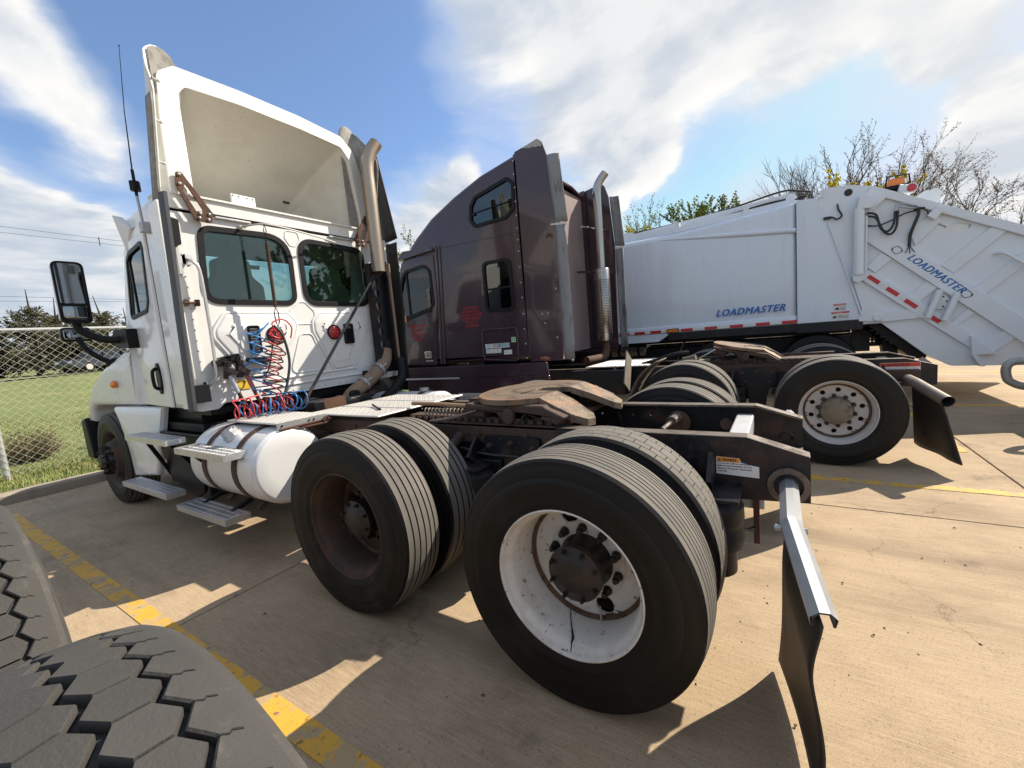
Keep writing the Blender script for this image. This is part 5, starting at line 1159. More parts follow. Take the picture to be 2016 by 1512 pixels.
ew = MB().tube(spline([(.24, 3.10, .82), (.27, 3.10, .96), (.40, 3.10, 1.04), (.58, 3.12, 1.12), (.76, 3.15, 1.22), (.86, 3.18, 1.30), (.90, 3.2, 1.42)], 8), .072, 20).build('exhaust_pipe', WRAP, W, smooth=60)
for t in ((.47, 3.11, 1.07, 1), (.72, 3.14, 1.20, 1)):
    c = Vector(t[:3]); ax = Vector((.9, .05, .42)).normalized(); put('pipe_clamp', MB().lathe([(-.012, .073), (-.012, .081), (.012, .081), (.012, .073)], c, ax, 28).cyl(c+Vector((-.05, -.085, .02)), c+Vector((.05, -.075, .06)), .010, n=8).mesh('pipe_clamp', GALV, 40), ew)
MB().tube(spline([(.55, 2.9, .90), (.75, 2.95, .98), (.92, 3.0, 1.1), (.98, 3.05, 1.3)]), .05, 12).build('flex_duct', BLACK, W)
MB().cyl((.84, 3.13, 2.29), (-.36, 2.94, .97), .0145, n=10).prism([(.78, 2.18), (.93, 2.27), (.93, 2.36), (.86, 2.33)], 1, 3.125, 3.145).build('brace_rod', FRAME, W)
# right side rubber extenders
for z0, z1 in ((2.68, 3.68), (1.05, 2.64)):
    mb = MB(); vs = []
    for j in range(13):
        t = j/12; z = z0+(z1-z0)*t
        ya, yb = (3.05+.19*t, 3.30+.02*t) if z0 > 2 else (3.10-.04*t+.012*math.sin(t*9), 3.36-.10*t)
        for i in range(5): u = i/4; vs.append((1.14+.012*math.sin(u*3.1), ya+(yb-ya)*u, z-(.02*u*(1-t))))
    mb.add(vs, [(j*5+i, j*5+i+1, (j+1)*5+i+1, (j+1)*5+i) for j in range(12) for i in range(4)])
    o = mb.build('extender_rubber', RUBBER, W, smooth=60); sm = o.modifiers.new('t', 'SOLIDIFY'); sm.thickness = .01
# tender rod, spring
MB().tube(spline([(-.47, RY-.01, 2.585), (-.46, RY-.06, 2.59), (-.38, RY-.16, 2.60), (-.25, RY-.19, 2.60), (.1, RY-.15, 2.585), (.42, RY-.06, 2.575), (.46, RY-.01, 2.58)]), .008, 8).dome((-.47, RY-.012, 2.585), .022, 10, 6).dome((.46, RY-.012, 2.58), .02, 10, 6).build('tender_rod', M('white_rod', (.55, .54, .5), .5), W)
sx, sy = -.36, RY-.19
hs = MB().tube([(sx, sy, 2.60), (sx-.012, sy, 2.54), (sx+.012, sy, 2.48), (sx, sy, 2.44), (sx-.012, sy, 2.48), (sx+.012, sy, 2.54)], .004, 6, closed=True).build('hose_spring', FRAME, W)
put('spring_coil', MB().tube(helix((sx, sy, 2.44), (-.01, 0, -1), .013, 46, .56, 8), .0042, 5).mesh('spring_coil', FRAME_RUST, 60), hs)
put('spring_core', MB().cyl((sx, sy, 2.44), (sx-.005, sy, 1.88), .011, n=8).mesh('spring_core', RUST, 60), hs)
put('spring_hook', MB().tube([(sx-.005, sy, 1.88), (sx-.022, sy, 1.83), (sx-.02, sy, 1.75), (sx-.005, sy, 1.71), (sx+.012, sy, 1.75), (sx+.014, sy, 1.83)], .005, 6, closed=True).tube([(sx-.005, sy, 1.71), (sx-.06, sy+.02, 1.66), (sx-.02, sy, 1.62), (sx+.05, sy, 1.64)], .007, 6).mesh('spring_hook', FRAME_RUST, 60), hs)

# ------------------------------------------------------------------ coiled air hoses (things hanging from the white truck)
HG = 'coiled hoses hanging behind the white cab'
def hose(label, mat, top, r, turns, z1, drift, pile_x, pile_dir, seed, start, hr=.0064, pile=True):
    rr = random.Random(seed); pts = [Vector(p) for p in start[:-1]]; pts = spline(start, 8)
    cx, cy, z0 = top
    k = int(turns*16); a0 = rr.uniform(0, 6); rj = [rr.uniform(.8, 1.25) for _ in range(40)]; tj = [rr.uniform(-.35, .35) for _ in range(40)]
    for i in range(k+1):
        t = i/k; a = a0+2*math.pi*turns*t; li = a/(2*math.pi); i0_ = int(li) % 39; f = li-int(li); q = r*(rj[i0_]*(1-f)+rj[i0_+1]*f); tl = tj[i0_]*(1-f)+tj[i0_+1]*f
        pts.append(Vector((cx+drift[0]*t+q*math.cos(a), cy+drift[1]*t+q*math.sin(a)*.7, z0+(z1-z0)*t+q*(tl-.25)*math.cos(a))))
    if pile:
        nl = 8; k = nl*16; px_, py_, pz_ = pile_x; rj = [rr.uniform(.75, 1.3) for _ in range(40)]; yj = [rr.uniform(-.05, .05) for _ in range(40)]; tj = [rr.uniform(-.9, .9) for _ in range(40)]
        for i in range(k+1):
            t = i/k; a = 2*math.pi*nl*t+2; li = nl*t; i0_ = int(li); f = li-i0_; g = lambda L_: L_[i0_]*(1-f)+L_[i0_+1]*f; q = .062*g(rj)
            pts.append(Vector((px_+pile_dir[0]*t+q*g(tj)*math.cos(a)*.8, py_+pile_dir[1]*t+g(yj)+q*math.cos(a), pz_+q+.004+q*math.sin(a))))
    mb = MB().tube(pts, hr, 6, cap=True)
    return tag(mb.build('coiled_hose', mat, None, smooth=70, fix=False), label, 'hose', HG)
hose('blue coiled air hose hanging from the spring and piled on the deck', HOSE_BLUE, (-.575, 3.10, 1.66), .070, 7, 1.12, (-.03, -.03), (-.42, 2.80, .975), (-.40, .14), 3, [(-.75, 3.2, 1.44), (-.66, 3.12, 1.40), (-.58, 3.08, 1.62), (-.45, 3.10, 1.74), (-.50, 3.1, 1.70)])
hose('red coiled air hose hanging beside the blue one, its loops spilling onto the fuel tank', HOSE_RED, (-.42, 3.11, 1.62), .062, 7, 1.12, (-.12, -.05), (-.90, 2.96, .975), (.44, -.10), 5, [(-.26, 3.12, 1.60), (-.25, 3.1, 1.70), (-.32, 3.1, 1.77), (-.42, 3.1, 1.74), (-.40, 3.1, 1.66)])
hose('black electrical coil hanging between the red and blue hoses', HOSE_BLACK, (-.43, 3.06, 1.62), .078, 8, 1.02, (-.13, -.04), None, None, 8, [(-.68, 3.24, 1.46), (-.70, 3.15, 1.34), (-.64, 3.12, 1.29), (-.52, 3.1, 1.32), (-.42, 3.1, 1.62), (-.36, 3.08, 1.70), (-.44, 3.06, 1.64)], .0060, False)
tag(MB().tube(spline([(-.42, 3.08, 1.72), (-.37, 3.05, 1.62), (-.36, 3.02, 1.40), (-.42, 3.0, 1.20), (-.50, 2.95, 1.05), (-.46, 2.85, .985)]), .012, 8).build('cable', HOSE_BLACK, None, smooth=70), 'thick straight black cable running down through the hose coils', 'cable', None)

# ================================================================== PLUM SLEEPER TRACTOR
PX, PY = 3.44, -1.11
P = thing('sleeper_truck', 'plum coloured sleeper tractor unit with red door lettering, parked in the middle', 'truck', (PX, PY, 0))
prl = rail(P, PX, -1, -1.93, 6.0, .645, .905, False, FRAME, FRAME_TOP); prr = rail(P, PX, 1, -1.93, 6.0, .645, .905, False, FRAME, FRAME_TOP)
bolts(prl, PX, -1, -1.2, 1.4, .915, 7); bolts(prr, PX, 1, -1.6, 1.4, .915, 8)
MB().box(PX-.444, PX-.4305, -1.35, .8, .80, .90).build('rail_liner', FRAME_RUST, prl, smooth=0, bevel=.004)
for i in range(9): sub('frame_bolt', BOLT, prl, (PX-.444, -1.2+.2*i, .85))
crossmember(P, PX, -1.62, .74, .86, FRAME); crossmember(P, PX, -.45, .7, .9, FRAME); crossmember(P, PX, .9, .7, .88, FRAME)
for y in (PY, PY+1.32): axle(P, PX, y, FRAME); suspension(P, PX, y)
hanger(P, PX, PY+.66)
place_wheel(P, PX-1.2, PY, .5, -1, [tyre('rib4'), tyre('rib')], RIM_SHALLOW, .150, HUB_GREASY_DUST, HUB, rot=R(12), label='grey wheel with a ring of round hand holes')
place_wheel(P, PX-1.2, PY+1.32, .5, -1, [tyre('lug'), tyre('rib')], RIM_SHALLOW, .150, HUB_GREASY_DUST, HUB, rot=R(40))
place_wheel(P, PX+1.2, PY, .5, 1, [tyre('rib4'), tyre('rib4')], RIM_SHALLOW, .150, HUB_GREASY_DUST, HUB)
place_wheel(P, PX+1.2, PY+1.32, .5, 1, [tyre('rib4'), tyre('rib4')], RIM_SHALLOW, .150, HUB_GREASY_DUST, HUB)
f5 = fifth_wheel(P, PX, PY+.72, 1.075, R(11)); slide_rails(P, PX, PY-.10, PY+1.45, .915)
MB().lathe([(-.009, .0), (-.009, .0001)], (0, 0, -5), (0, 0, 1), 3) if False else None
MB().tube([(PX-.55+.035*math.cos(a), PY+1.18+.10*math.sin(a), 1.03-.055*math.sin(a)) for a in [i*.3 for i in range(21)]], .009, 8, closed=True).build('release_handle', CHROME, P)
MB().tube(spline([(PX-.42, PY+1.95, .93), (PX-.40, PY+1.75, .98), (PX-.36, PY+1.55, 1.04), (PX-.3, PY+1.40, 1.05)]), .032, 10).build('ribbed_duct', BLACK, P)
MB().cyl((PX-.40, PY+1.45, .97), (PX-.42, PY+1.30, 1.0), .035, n=12).box(PX-.5, PX-.3, PY+1.15, PY+1.4, .92, .97).build('valve_cluster', HUB_TAN, P)
# rear: warning label, tail tube hanger, flap
lb2 = MB().box(PX-.4335, PX-.4305, PY-.70, PY-.40, .765, .865).build('warning_label', PAPER, prl, smooth=0); put('label_header', MB().box(PX-.4345, PX-.4336, PY-.698, PY-.402, .825, .863).mesh('label_header', M('red_label', (.62, .06, .03), .5), 0), lb2)
text('label_text', '\u25b2 WARNING' if False else 'WARNING', .036, INK, lb2, (PX-.4348, PY-.45, .832), (0, -1, 0), (0, 0, 1), bold=.001, depth=.0003)
text('label_text', 'Do not cut, weld or drill frame rail\nRefer to the service manual\nfor attachment methods', .014, INK, lb2, (PX-.4338, PY-.41, .808), (0, -1, 0), (0, 0, 1), depth=.0003)
PIPE = M('rust_grey_pipe', (.16, .13, .105), .6, .2, var=.25, dirt=(.09, .045, .03), dirt_scale=6, lo=.5, hi=.66)
ph = MB().tube([(PX-.42, -1.70, .715), (PX-.78, -1.705, .715), (PX-.83, -1.71, .712), (PX-.86, -1.715, .706), (PX-1.24, -1.815, .622)], .046, 16, cap=False).build('mud_flap_hanger', PIPE, P, smooth=50)
put('pipe_bore', MB().tube([(PX-.9, -1.725, .70), (PX-1.238, -1.815, .622)], .040, 14, cap=False).mesh('pipe_bore', GROOVE, 60), ph)
MB().box(PX-.50, PX-.42, -1.80, -1.56, .64, .80).build('hanger_plate', FRAME_RUST, P, bevel=.008)
mb = MB(); vs = []; nu, nv = 12, 14
for j in range(nv+1):
    v = j/nv
    for i in range(nu+1):
        u = i/nu; x = PX-.66-.56*u-.06*(v-.3)*(.5-u)*-1.2; yt = -1.715-.10*max(0, u-.3)
        z = (.70-.09*max(0, u-.3))*(1-v)+.125*v-.02*u*v
        if u > .9 and .25 < v < .35: z += .01
        vs.append((x, yt-.10*u*v-.03*v+.012*math.sin(u*9)*v, z))
mb.add(vs, [(j*(nu+1)+i, j*(nu+1)+i+1, (j+1)*(nu+1)+i+1, (j+1)*(nu+1)+i) for j in range(nv) for i in range(nu)])
o = mb.build('mud_flap', RUBBER, P, smooth=70); sm = o.modifiers.new('t', 'SOLIDIFY'); sm.thickness = .012
for k_ in range(3):
    rb_ = MB().box(PX-.74-.05*k_, PX-.725-.05*k_, -1.755-.006*k_, -1.742, .24, .62); put('flap_ridge', rb_.mesh('flap_ridge', RUBBER, 0), o)
mb = MB().tube([(PX+.42, -1.70, .715), (PX+1.22, -1.72, .70)], .046, 12); mb.build('mud_flap_hanger', PIPE, P, smooth=50)
MB().box(PX+.64, PX+1.2, -1.745, -1.735, .12, .68).build('mud_flap', RUBBER, P)
MB().prism([(PX-.30, -1.94), (PX+.30, -1.94), (PX+.34, -1.72), (PX-.34, -1.72)], 2, .78, .80).add([(PX-.3, -1.96, .80), (PX-.05, -1.90, .88), (PX-.1, -1.8, .80)], [(0, 1, 2)]).build('rear_plate', FRAME_TOP, P, smooth=0)
# quarter fender bracket standing ahead of the front drive wheel
qa = [R(118)+R(50)*i/8 for i in range(9)]; mb = MB(); vs = []
for a in qa:
    for xx in (PX-1.16, PX-.62):
        vs.append((xx, PY+1.32-.60*math.cos(a), .5+.60*math.sin(a)))
mb.add(vs, [(i*2, i*2+1, i*2+3, i*2+2) for i in range(8)]); q = mb.build('quarter_fender', PIPE, P, smooth=60); sm = q.modifiers.new('t', 'SOLIDIFY'); sm.thickness = .01
mb = MB().bar((PX-1.10, PY+1.95, .74), (PX-.86, PY+1.98, 1.10), .22, .012, up=(0, 1, 0)); mb.build('fender_bracket', HUB_TAN, P, smooth=0)
for k_ in range(2): MB().bar((PX-.60, PY+2.25+.40*k_, .60), (PX-.60, PY+2.25+.40*k_, .92), .03, .02).build('tank_bracket', WRAP, P)
MB().box(PX-.66, PX-.45, PY+2.1, PY+2.85, .58, .90).build('chassis_box', FRAME, P, bevel=.01)
tread_plate('deck_plate', [(PX-.60, .72), (PX+.45, .72), (PX+.45, 1.55), (PX-.60, 1.55)], .93, .945, P)

# body: two side plates and a shell between them
prof_top = [(4.42, 1.12), (4.72, 1.12), (4.74, 1.78), (4.62, 1.98), (4.24, 2.74), (4.16, 2.85), (3.94, 3.03), (3.61, 3.245), (3.17, 3.435), (2.68, 3.60), (2.12, 3.71)]
prof_top[-1] = (2.04, 3.725)
side_p = [(2.04, 1.10)] + prof_top[1:]
body_poly = rnd(side_p, [.0, .02, .05, .08, .15, .1, .3, .5, .5, .5, .02], 4)
dw = rnd([(4.50, 1.90), (4.24, 2.50), (4.16, 2.555), (3.80, 2.585), (3.70, 2.50), (3.69, 2.02), (3.76, 1.96), (4.40, 1.85)], [.05, .06, .05, .08, .10, .06, .04, .05], 5)
wu = rnd([(2.86, 3.05), (2.84, 3.22), (2.76, 3.32), (2.24, 3.43), (2.165, 3.36), (2.18, 3.06), (2.30, 2.975), (2.80, 2.965)], [.06, .06, .08, .07, .06, .06, .08, .06], 5)
wd_ = rnd([(2.72, 1.83), (2.72, 2.45), (2.31, 2.44), (2.30, 1.80)], .07, 5)
for s in (-1, 1):
    xo = PX+s*1.09; xi = PX+s*1.0
    sd_ = MB().pillow(body_poly, 0, xi, xo, .085, [dw, wu, wd_], 6).build('body_side', PURPLE, P, smooth=45)
    for wn, nm in ((wu, 'upper_bunk_window'), (wd_, 'bunk_window')):
        fr = MB().prism(inset(wn, -.028), 0, *sorted((xo+s*.001, xo+s*.016)), holes=[inset(wn, .016)]); fo_ = put(nm, fr.mesh(nm, BLACK, 30), sd_); bevelmod(fo_, .005)
        put('pane', MB().prism(inset(wn, .01), 0, *sorted((xo-s*.012, xo-s*.006))).mesh('pane', GLASS_DARK, 0), fo_)
        if wn is wu: put('sash', MB().bar((xo+s*.004, 2.86, 3.13), (xo+s*.004, 2.17, 3.16), .012, .010).box(*sorted((xo+s*.002, xo+s*.014)), 2.78, 2.83, 3.10, 3.135).mesh('sash', BLACK, 0), fo_)
        else: put('sash', MB().box(*sorted((xo-s*.004, xo+s*.010)), 2.30, 2.72, 2.085, 2.11).mesh('sash', BLACK, 0), fo_)
    # door skin
    dp = rnd([(3.735, 1.10), (4.68, 1.13), (4.70, 1.80), (4.60, 1.98), (4.26, 2.70), (4.18, 2.77), (3.60, 2.73), (3.60, 2.0)], .04)
    dr = MB().pillow(dp, 0, xo-s*.004, xo+s*.014, .010, [dw], 3); d_ = put('door', dr.mesh('door', PURPLE, 40), sd_)
    put('window_gasket', MB().prism(inset(dw, -.03), 0, *sorted((xo+s*.015, xo+s*.026)), holes=[inset(dw, .012)]).mesh('window_gasket', BLACK, 30), d_)
    put('door_window', MB().prism(inset(dw, .01), 0, *sorted((xo-s*.004, xo))).mesh('door_window', GLASS_CLEAR, 0), d_)
    put('window_divider', MB().box(*sorted((xo+s*.001, xo+s*.014)), 4.17, 4.20, 1.86, 2.55).mesh('window_divider', BLACK, 0), d_)
    hd = MB().prism(rect(3.825, 3.965, 1.215, 1.325, .02), 0, *sorted((xo+s*.015, xo+s*.022)), holes=[rect(3.845, 3.945, 1.235, 1.305, .012)])
    for q_ in range(3): hd.bar((xo+s*.020, 3.858+.032*q_, 1.232), (xo+s*.020, 3.858+.032*q_, 1.308), .018, .012)
    put('door_handle', hd.mesh('door_handle', CHROME, 30), d_); put('door_badge', MB().box(*sorted((xo+s*.015, xo+s*.019)), 3.81, 3.95, 1.165, 1.185).mesh('door_badge', GALV, 0), d_)
    put('door_trim', MB().bar((xo+s*.018, 4.4, 1.80), (xo+s*.018, 3.72, 1.93), .014, .02).mesh('door_trim', BLACK, 0), d_)
    put('side_marker', MB().box(*sorted((xo+s*.015, xo+s*.03)), 4.27, 4.33, 1.80, 1.90).mesh('side_marker', AMBER, 0), d_)
    put('body_seam', MB().bar((xo+s*.0015, 3.5, 2.79), (xo+s*.0015, 2.12, 2.755), .003, .006).mesh('body_seam', SEAM, 0), sd_)
    # shiny fluted pillar between door and bunk
    mb = MB(); 
    for yy in (3.49, 3.545): mb.tube([(xo+s*.002, yy+.10, 1.12), (xo+s*.002, yy+.04, 1.9), (xo+s*.002, yy, 2.5), (xo+s*.002, yy-.01, 2.83)], .022, 10)
    put('pillar', mb.mesh('pillar', PURPLE, 60), sd_)
    # rain gutter / roof flare above the door
    put('roof_flare', MB().prism([(4.30, 2.74), (4.18, 2.86), (3.62, 2.83), (3.56, 2.78)], 0, *sorted((xo-s*.01, xo+s*.05))).mesh('roof_flare', PURPLE, 30), sd_)
    # luggage door with its raised rim
    lp = rnd([(2.86, 1.15), (2.85, 1.56), (2.27, 1.55), (2.29, 1.11)], .07, 5)
    rm = MB().tube([(xo+s*.002, a, b) for a, b in lp], .012, 8, closed=True); lo_ = put('luggage_door', rm.mesh('luggage_door', PURPLE, 60), sd_)
    # rear extender panel
    ep = rnd([(2.10, 1.09), (2.10, 3.716), (1.93, 3.745), (1.77, 3.775), (1.715, 3.73), (1.66, 3.56), (1.60, 2.75), (1.63, 1.09)], [0, 0, .1, .04, .06, .05, .02, .02], 4)
    ex = MB().prism(ep, 0, *sorted((xo-s*.035, xo+s*.0015))).build('side_extender', PURPLE, P, smooth=35, bevel=.006)
    pt = rnd([(1.775, 3.776), (2.0, 3.728), (1.93, 3.715), (1.88, 3.700), (1.84, 3.705), (1.80, 3.685), (1.77, 3.69), (1.72, 3.67), (1.714, 3.73)], .006); put('bare_patch', MB().prism(pt, 0, *sorted((xo+s*.002, xo+s*.0035))).mesh('bare_patch', PRIMER, 0), ex)
    rv = MB()
    for z in (1.14, 1.33, 1.52, 1.72, 1.93, 2.12, 2.32, 2.52, 2.66, 2.80, 2.96, 3.13, 3.30, 3.46, 3.62): rv.dome((xo+s*.001, 2.14+.02*math.sin(z), z), .0125, 8, 4)
    rv2 = put('rivets', rv.mesh('rivets', GALV, 50, fix=False), sd_); rv2['kind'] = 'stuff'
    for a, b in ((1.88, 1.69), (1.80, 1.69), (1.85, 1.57), (1.66, 1.98), (1.69, 1.38)): put('panel_bolt', MB().dome((xo+s*.001, a, b), .014, 8, 4).mesh('panel_bolt', GALV, 50), ex)
    put('rust_spot', MB().prism(rnd([(1.76, 2.60), (1.72, 2.66), (1.66, 2.64), (1.65, 2.58), (1.69, 2.61)], .01), 0, *sorted((xo+s*.002, xo+s*.0035))).mesh('rust_spot', RUST, 0), ex)
    lm = MB().dome((xo, 1.89, 1.12), .075, 16, 8, (.25, 1, .42)); put('marker_lamp', lm.mesh('marker_lamp', M('dull_amber', (.22, .07, .03), .3, coat=.5), 50), ex)
    # grey rubber wings, upper and lower
    for (y0, y1, z0, z1, tp) in ((1.60, 1.44, 2.76, 3.55, .08), (1.60, 1.47, 1.10, 2.715, .0)):
        mb = MB(); vs = []
        for j in range(9):
            t = j/8
            for i in range(5):
                u = i/4; vs.append((xo+s*(.004+.02*math.sin(u*math.pi)) - s*.0*u + .004*math.sin(t*7), y0+(.055*(t if tp else 0))+(y1-y0)*u, z0+(z1-z0)*t-(.02*u if tp else 0)))
        mb.add(vs, [(j*5+i, j*5+i+1, (j+1)*5+i+1, (j+1)*5+i) for j in range(8) for i in range(4)])
        wg = mb.build('extender_rubber', RUBBER_GREY, P, smooth=60); sm = wg.modifiers.new('t', 'SOLIDIFY'); sm.thickness = .012
    put('white_cord', MB().tube([(xo+s*.02, 1.66, 2.745), (xo+s*.02, 1.55, 2.73), (xo+s*.0, 1.45, 2.735)], .010, 6).mesh('white_cord', PAPER, 50), ex)
    # skirt and step
    MB().box(*sorted((xo-s*.06, xo-s*.02)), 1.86, 4.45, .50, .90).prism([(1.86, .90), (4.45, .90), (4.40, 1.08), (1.88, 1.07)], 0, *sorted((xo-s*.05, xo-s*.01))).build('side_skirt', PURPLE, P, smooth=30, bevel=.008)
    MB().box(*sorted((xo-s*.12, xo+s*.01)), 3.35, 4.45, .88, .905).build('entry_step', ALU, P, bevel=.004)
roof_l = [(4.24, 2.74), (4.16, 2.85), (3.94, 3.03), (3.61, 3.245), (3.17, 3.435), (2.68, 3.60), (2.12, 3.71)]
MB().prism(roof_l+[(a-.01, b-.04) for a, b in reversed(roof_l)], 0, PX-1.0, PX+1.0).build('body_roof', PURPLE, P, smooth=30)
MB().box(PX-1.0, PX+1.0, 4.66, 4.72, 1.12, 1.90).prism([(4.3, 1.2), (4.34, 1.82), (4.60, 1.94), (4.66, 1.2)], 0, PX-.99, PX+.99).build('dashboard', INTERIOR, P, smooth=0)
MB().add([(PX-1.0, 4.655, 1.93), (PX+1.0, 4.655, 1.93), (PX+1.0, 4.25, 2.72), (PX-1.0, 4.25, 2.72)], [(0, 1, 2, 3)]).build('windscreen', GLASS_CLEAR, P, smooth=0)
MB().bar((PX, 4.66, 1.92), (PX, 4.25, 2.73), .05, .03).build('windscreen_post', BLACK, P)
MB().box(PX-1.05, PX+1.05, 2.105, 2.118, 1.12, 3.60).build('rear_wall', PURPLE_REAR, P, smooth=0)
MB().prism(rnd([(PX-1.0, 3.60), (PX-.55, 3.60), (PX-.30, 3.30), (PX-.2, 2.90), (PX-.9, 2.85), (PX-1.0, 3.0)], .05), 1, 2.096, 2.1045).build('faded_patch', M('pale_panel', (.55, .52, .50), .7, var=.1), P, smooth=0)  # paler patch over the upper left of the rear wall
MB().tube([(PX-1.0, 2.10, 3.62), (PX-.5, 2.06, 3.66), (PX+.5, 2.06, 3.66), (PX+1.0, 2.10, 3.62)], .03, 8).build('roof_lip', PURPLE, P)
rw = [(-1.03, -.40, 2.70, 2.75, 0), ]
tp_ = MB().box(PX-.95, PX-.40, 2.097, 2.1035, 2.70, 2.75).build('white_tape', WHITETAPE, P, smooth=0)
for x0 in (-.78, -.52): put('red_tape', MB().box(PX+x0, PX+x0+.12, 2.094, 2.0965, 2.70, 2.75).mesh('red_tape', REDTAPE, 0), tp_)
tp2 = MB().box(PX-.47, PX-.42, 2.097, 2.1035, 1.95, 2.60).build('white_tape', WHITETAPE, P, smooth=0)
for z0 in (2.35, 1.97): put('red_tape', MB().box(PX-.47, PX-.42, 2.094, 2.0965, z0, z0+.16).mesh('red_tape', REDTAPE, 0), tp2)
MB().box(PX-.6, PX+.6, 3.4, 3.5, 1.15, 2.1).box(PX-.95, PX+.95, 2.16, 4.6, 1.14, 1.18).build('cab_floor', INTERIOR, P, smooth=0)
for cx_ in (PX-.5, PX+.5): MB().prism(rnd([(cx_-.24, 1.5), (cx_+.24, 1.5), (cx_+.2, 2.2), (cx_-.2, 2.2)], .06), 1, 3.32, 3.44).build('seat', SEAT, P, bevel=.03)
MB().tube([(PX-.5+.2*math.cos(a), 4.30+.12*math.sin(a), 1.92+.16*math.sin(a)) for a in [i*.3 for i in range(21)]], .015, 8, closed=True).build('steering_wheel', BLACK, P)
# front end, mostly hidden
MB().prism([(4.70, .9), (4.70, 1.85), (5.6, 1.62), (6.35, 1.25), (6.4, .55), (6.0, .5), (5.95, .9)], 0, PX-.95, PX+.95).build('hood', PURPLE, P, bevel=.1, bseg=4)
for s in (-1, 1): place_wheel(P, PX+s*1.085, 5.35, .5, s, [ty_st], RIM_STEER, -.008, HUB_ST, HUB, .143, lugln=.065)
for s in (-1, 1):
    MB().lathe([(0, 0), (0, .25), (.02, .28), (1.3, .28), (1.32, .25), (1.32, 0)], (PX+s*.80, 2.1, .60), (0, 1, 0), 28, closed=False).build('fuel_tank', ALU, P, smooth=40)
# door lettering
xs_ = PX-1.0925
text('door_lettering', 'NORTH PARK\nENTERPRISE LLC\nCARTERET, NJ 07008\nUS DOT 2055760\nMC 001771\nGVW 80,000', .050, REDTXT, P, (xs_, 3.02, 1.872), (0, -1, 0), (0, 0, 1), 'CENTER', depth=.0008, bold=.0, space=1.0, xs=.86, label='red lettering on the bunk side')
text('door_lettering', 'MANUT & SONS\nTRUCKING\nCARTERET, NJ\n', .062, REDTXT, P, (xs_-.0145, 4.07, 1.70), (0, -1, 0), (0, 0, 1), 'CENTER', depth=.0008, bold=.0, space=1.0, xs=.76, label='red lettering on the door')
text('door_lettering', 'US DOT 2055\nVIN 80000', .060, REDTXT, P, (xs_-.0145, 4.08, 1.545), (0, -1, 0), (0, 0, 1), 'CENTER', depth=.0008, bold=.0, space=.92, xs=.76, label='faded red lettering at the foot of the door')
# permit stickers
def sticker(y, z, s, mats, mark=True):
    o = MB().box(xs_-.0012, xs_+.001, y-s, y, z-s, z).build('permit_sticker', mats[0], P, smooth=0)
    if len(mats) > 1:
        put('sticker_print', MB().box(xs_-.0022, xs_-.0013, y-s*.88, y-s*.12, z-s*.78, z-s*.10).mesh('sticker_print', mats[1], 0), o)
        put('sticker_mark', MB().prism(rnd([(y-s*.30, z-s*.55), (y-s*.36, z-s*.28), (y-s*.55, z-s*.2), (y-s*.62, z-s*.42), (y-s*.5, z-s*.62)], .004), 0, xs_-.003, xs_-.0023).mesh('sticker_mark', PAPER, 0), o)
S = .062
for i, mm_ in enumerate(([PALEBLUELBL], [PALEBLUELBL], [PAPER, PINKLBL], [PAPER, BLUELBL], [PAPER, GREENLBL], [PAPER, M('sky_sticker', (.10, .30, .60), .5)])): sticker(2.815-.0675*i, 1.362, S, mm_)
for i in range(4): sticker(2.81-.066*i, 1.292, S*.98, [PALEBLUELBL if i in (0, 3) else PAPER])
for i in range(2): sticker(2.51-.064*i, 1.265, S, [PAPER])
sticker(2.375, 1.43, S*1.08, [PAPER, GREENLBL])

# stack and muffler, right of centre behind the sleeper
SX, SY = 4.10, 1.70
cs_ = MB().tube(spline([(SX, SY, 2.38), (SX, SY, 3.2), (SX, SY, 3.55), (SX+.02, SY-.04, 3.68), (SX+.06, SY-.13, 3.80)], 8), .062, 20, cap=False).build('exhaust_stack', CHROME, P, smooth=60)
mf = MB().lathe([(0, 0), (0, .11), (.01, .118), (1.12, .118), (1.13, .11), (1.13, 0)], (SX, SY, 1.24), (0, 0, 1), 40, closed=False).build('muffler', CHROME, P, smooth=40)
mb = MB(); nr, nc = 34, 34
for j in range(nr):
    for i in range(nc):
        a = 2*math.pi*(i+.5*(j % 2))/nc; z = 1.37+.025*j; c, s_ = math.cos(a), math.sin(a); r_ = .1186; hw = .0085; hh = .0095
        tx, ty_ = -s_*hw, c*hw; cx_, cy_ = SX+c*r_, SY+s_*r_
        mb.add([(cx_-tx, cy_-ty_, z), (cx_, cy_, z-hh), (cx_+tx, cy_+ty_, z), (cx_, cy_, z+hh)], [(0, 1, 2, 3)])
o = put('shield_holes', mb.mesh('shield_holes', GROOVE, 0, fix=False), mf); o['kind'] = 'stuff'
MB().tube(spline([(SX, SY, 1.24), (SX, SY, 1.10), (SX-.06, SY, 1.02), (SX-.22, SY, .99), (SX-.6, SY+.1, .98)]), .062, 16).build('exhaust_pipe', RUST, P, smooth=60)
MB().cyl((SX-.22, SY+.2, 3.02), (SX+.35, SY+.02, 3.02), .02, n=10).build('stack_bracket', CHROME, P); MB().bar((SX-.05, SY+.05, 2.33), (SX-.15, SY+.35, 2.36), .05, .03).build('stack_bracket', FRAME, P)
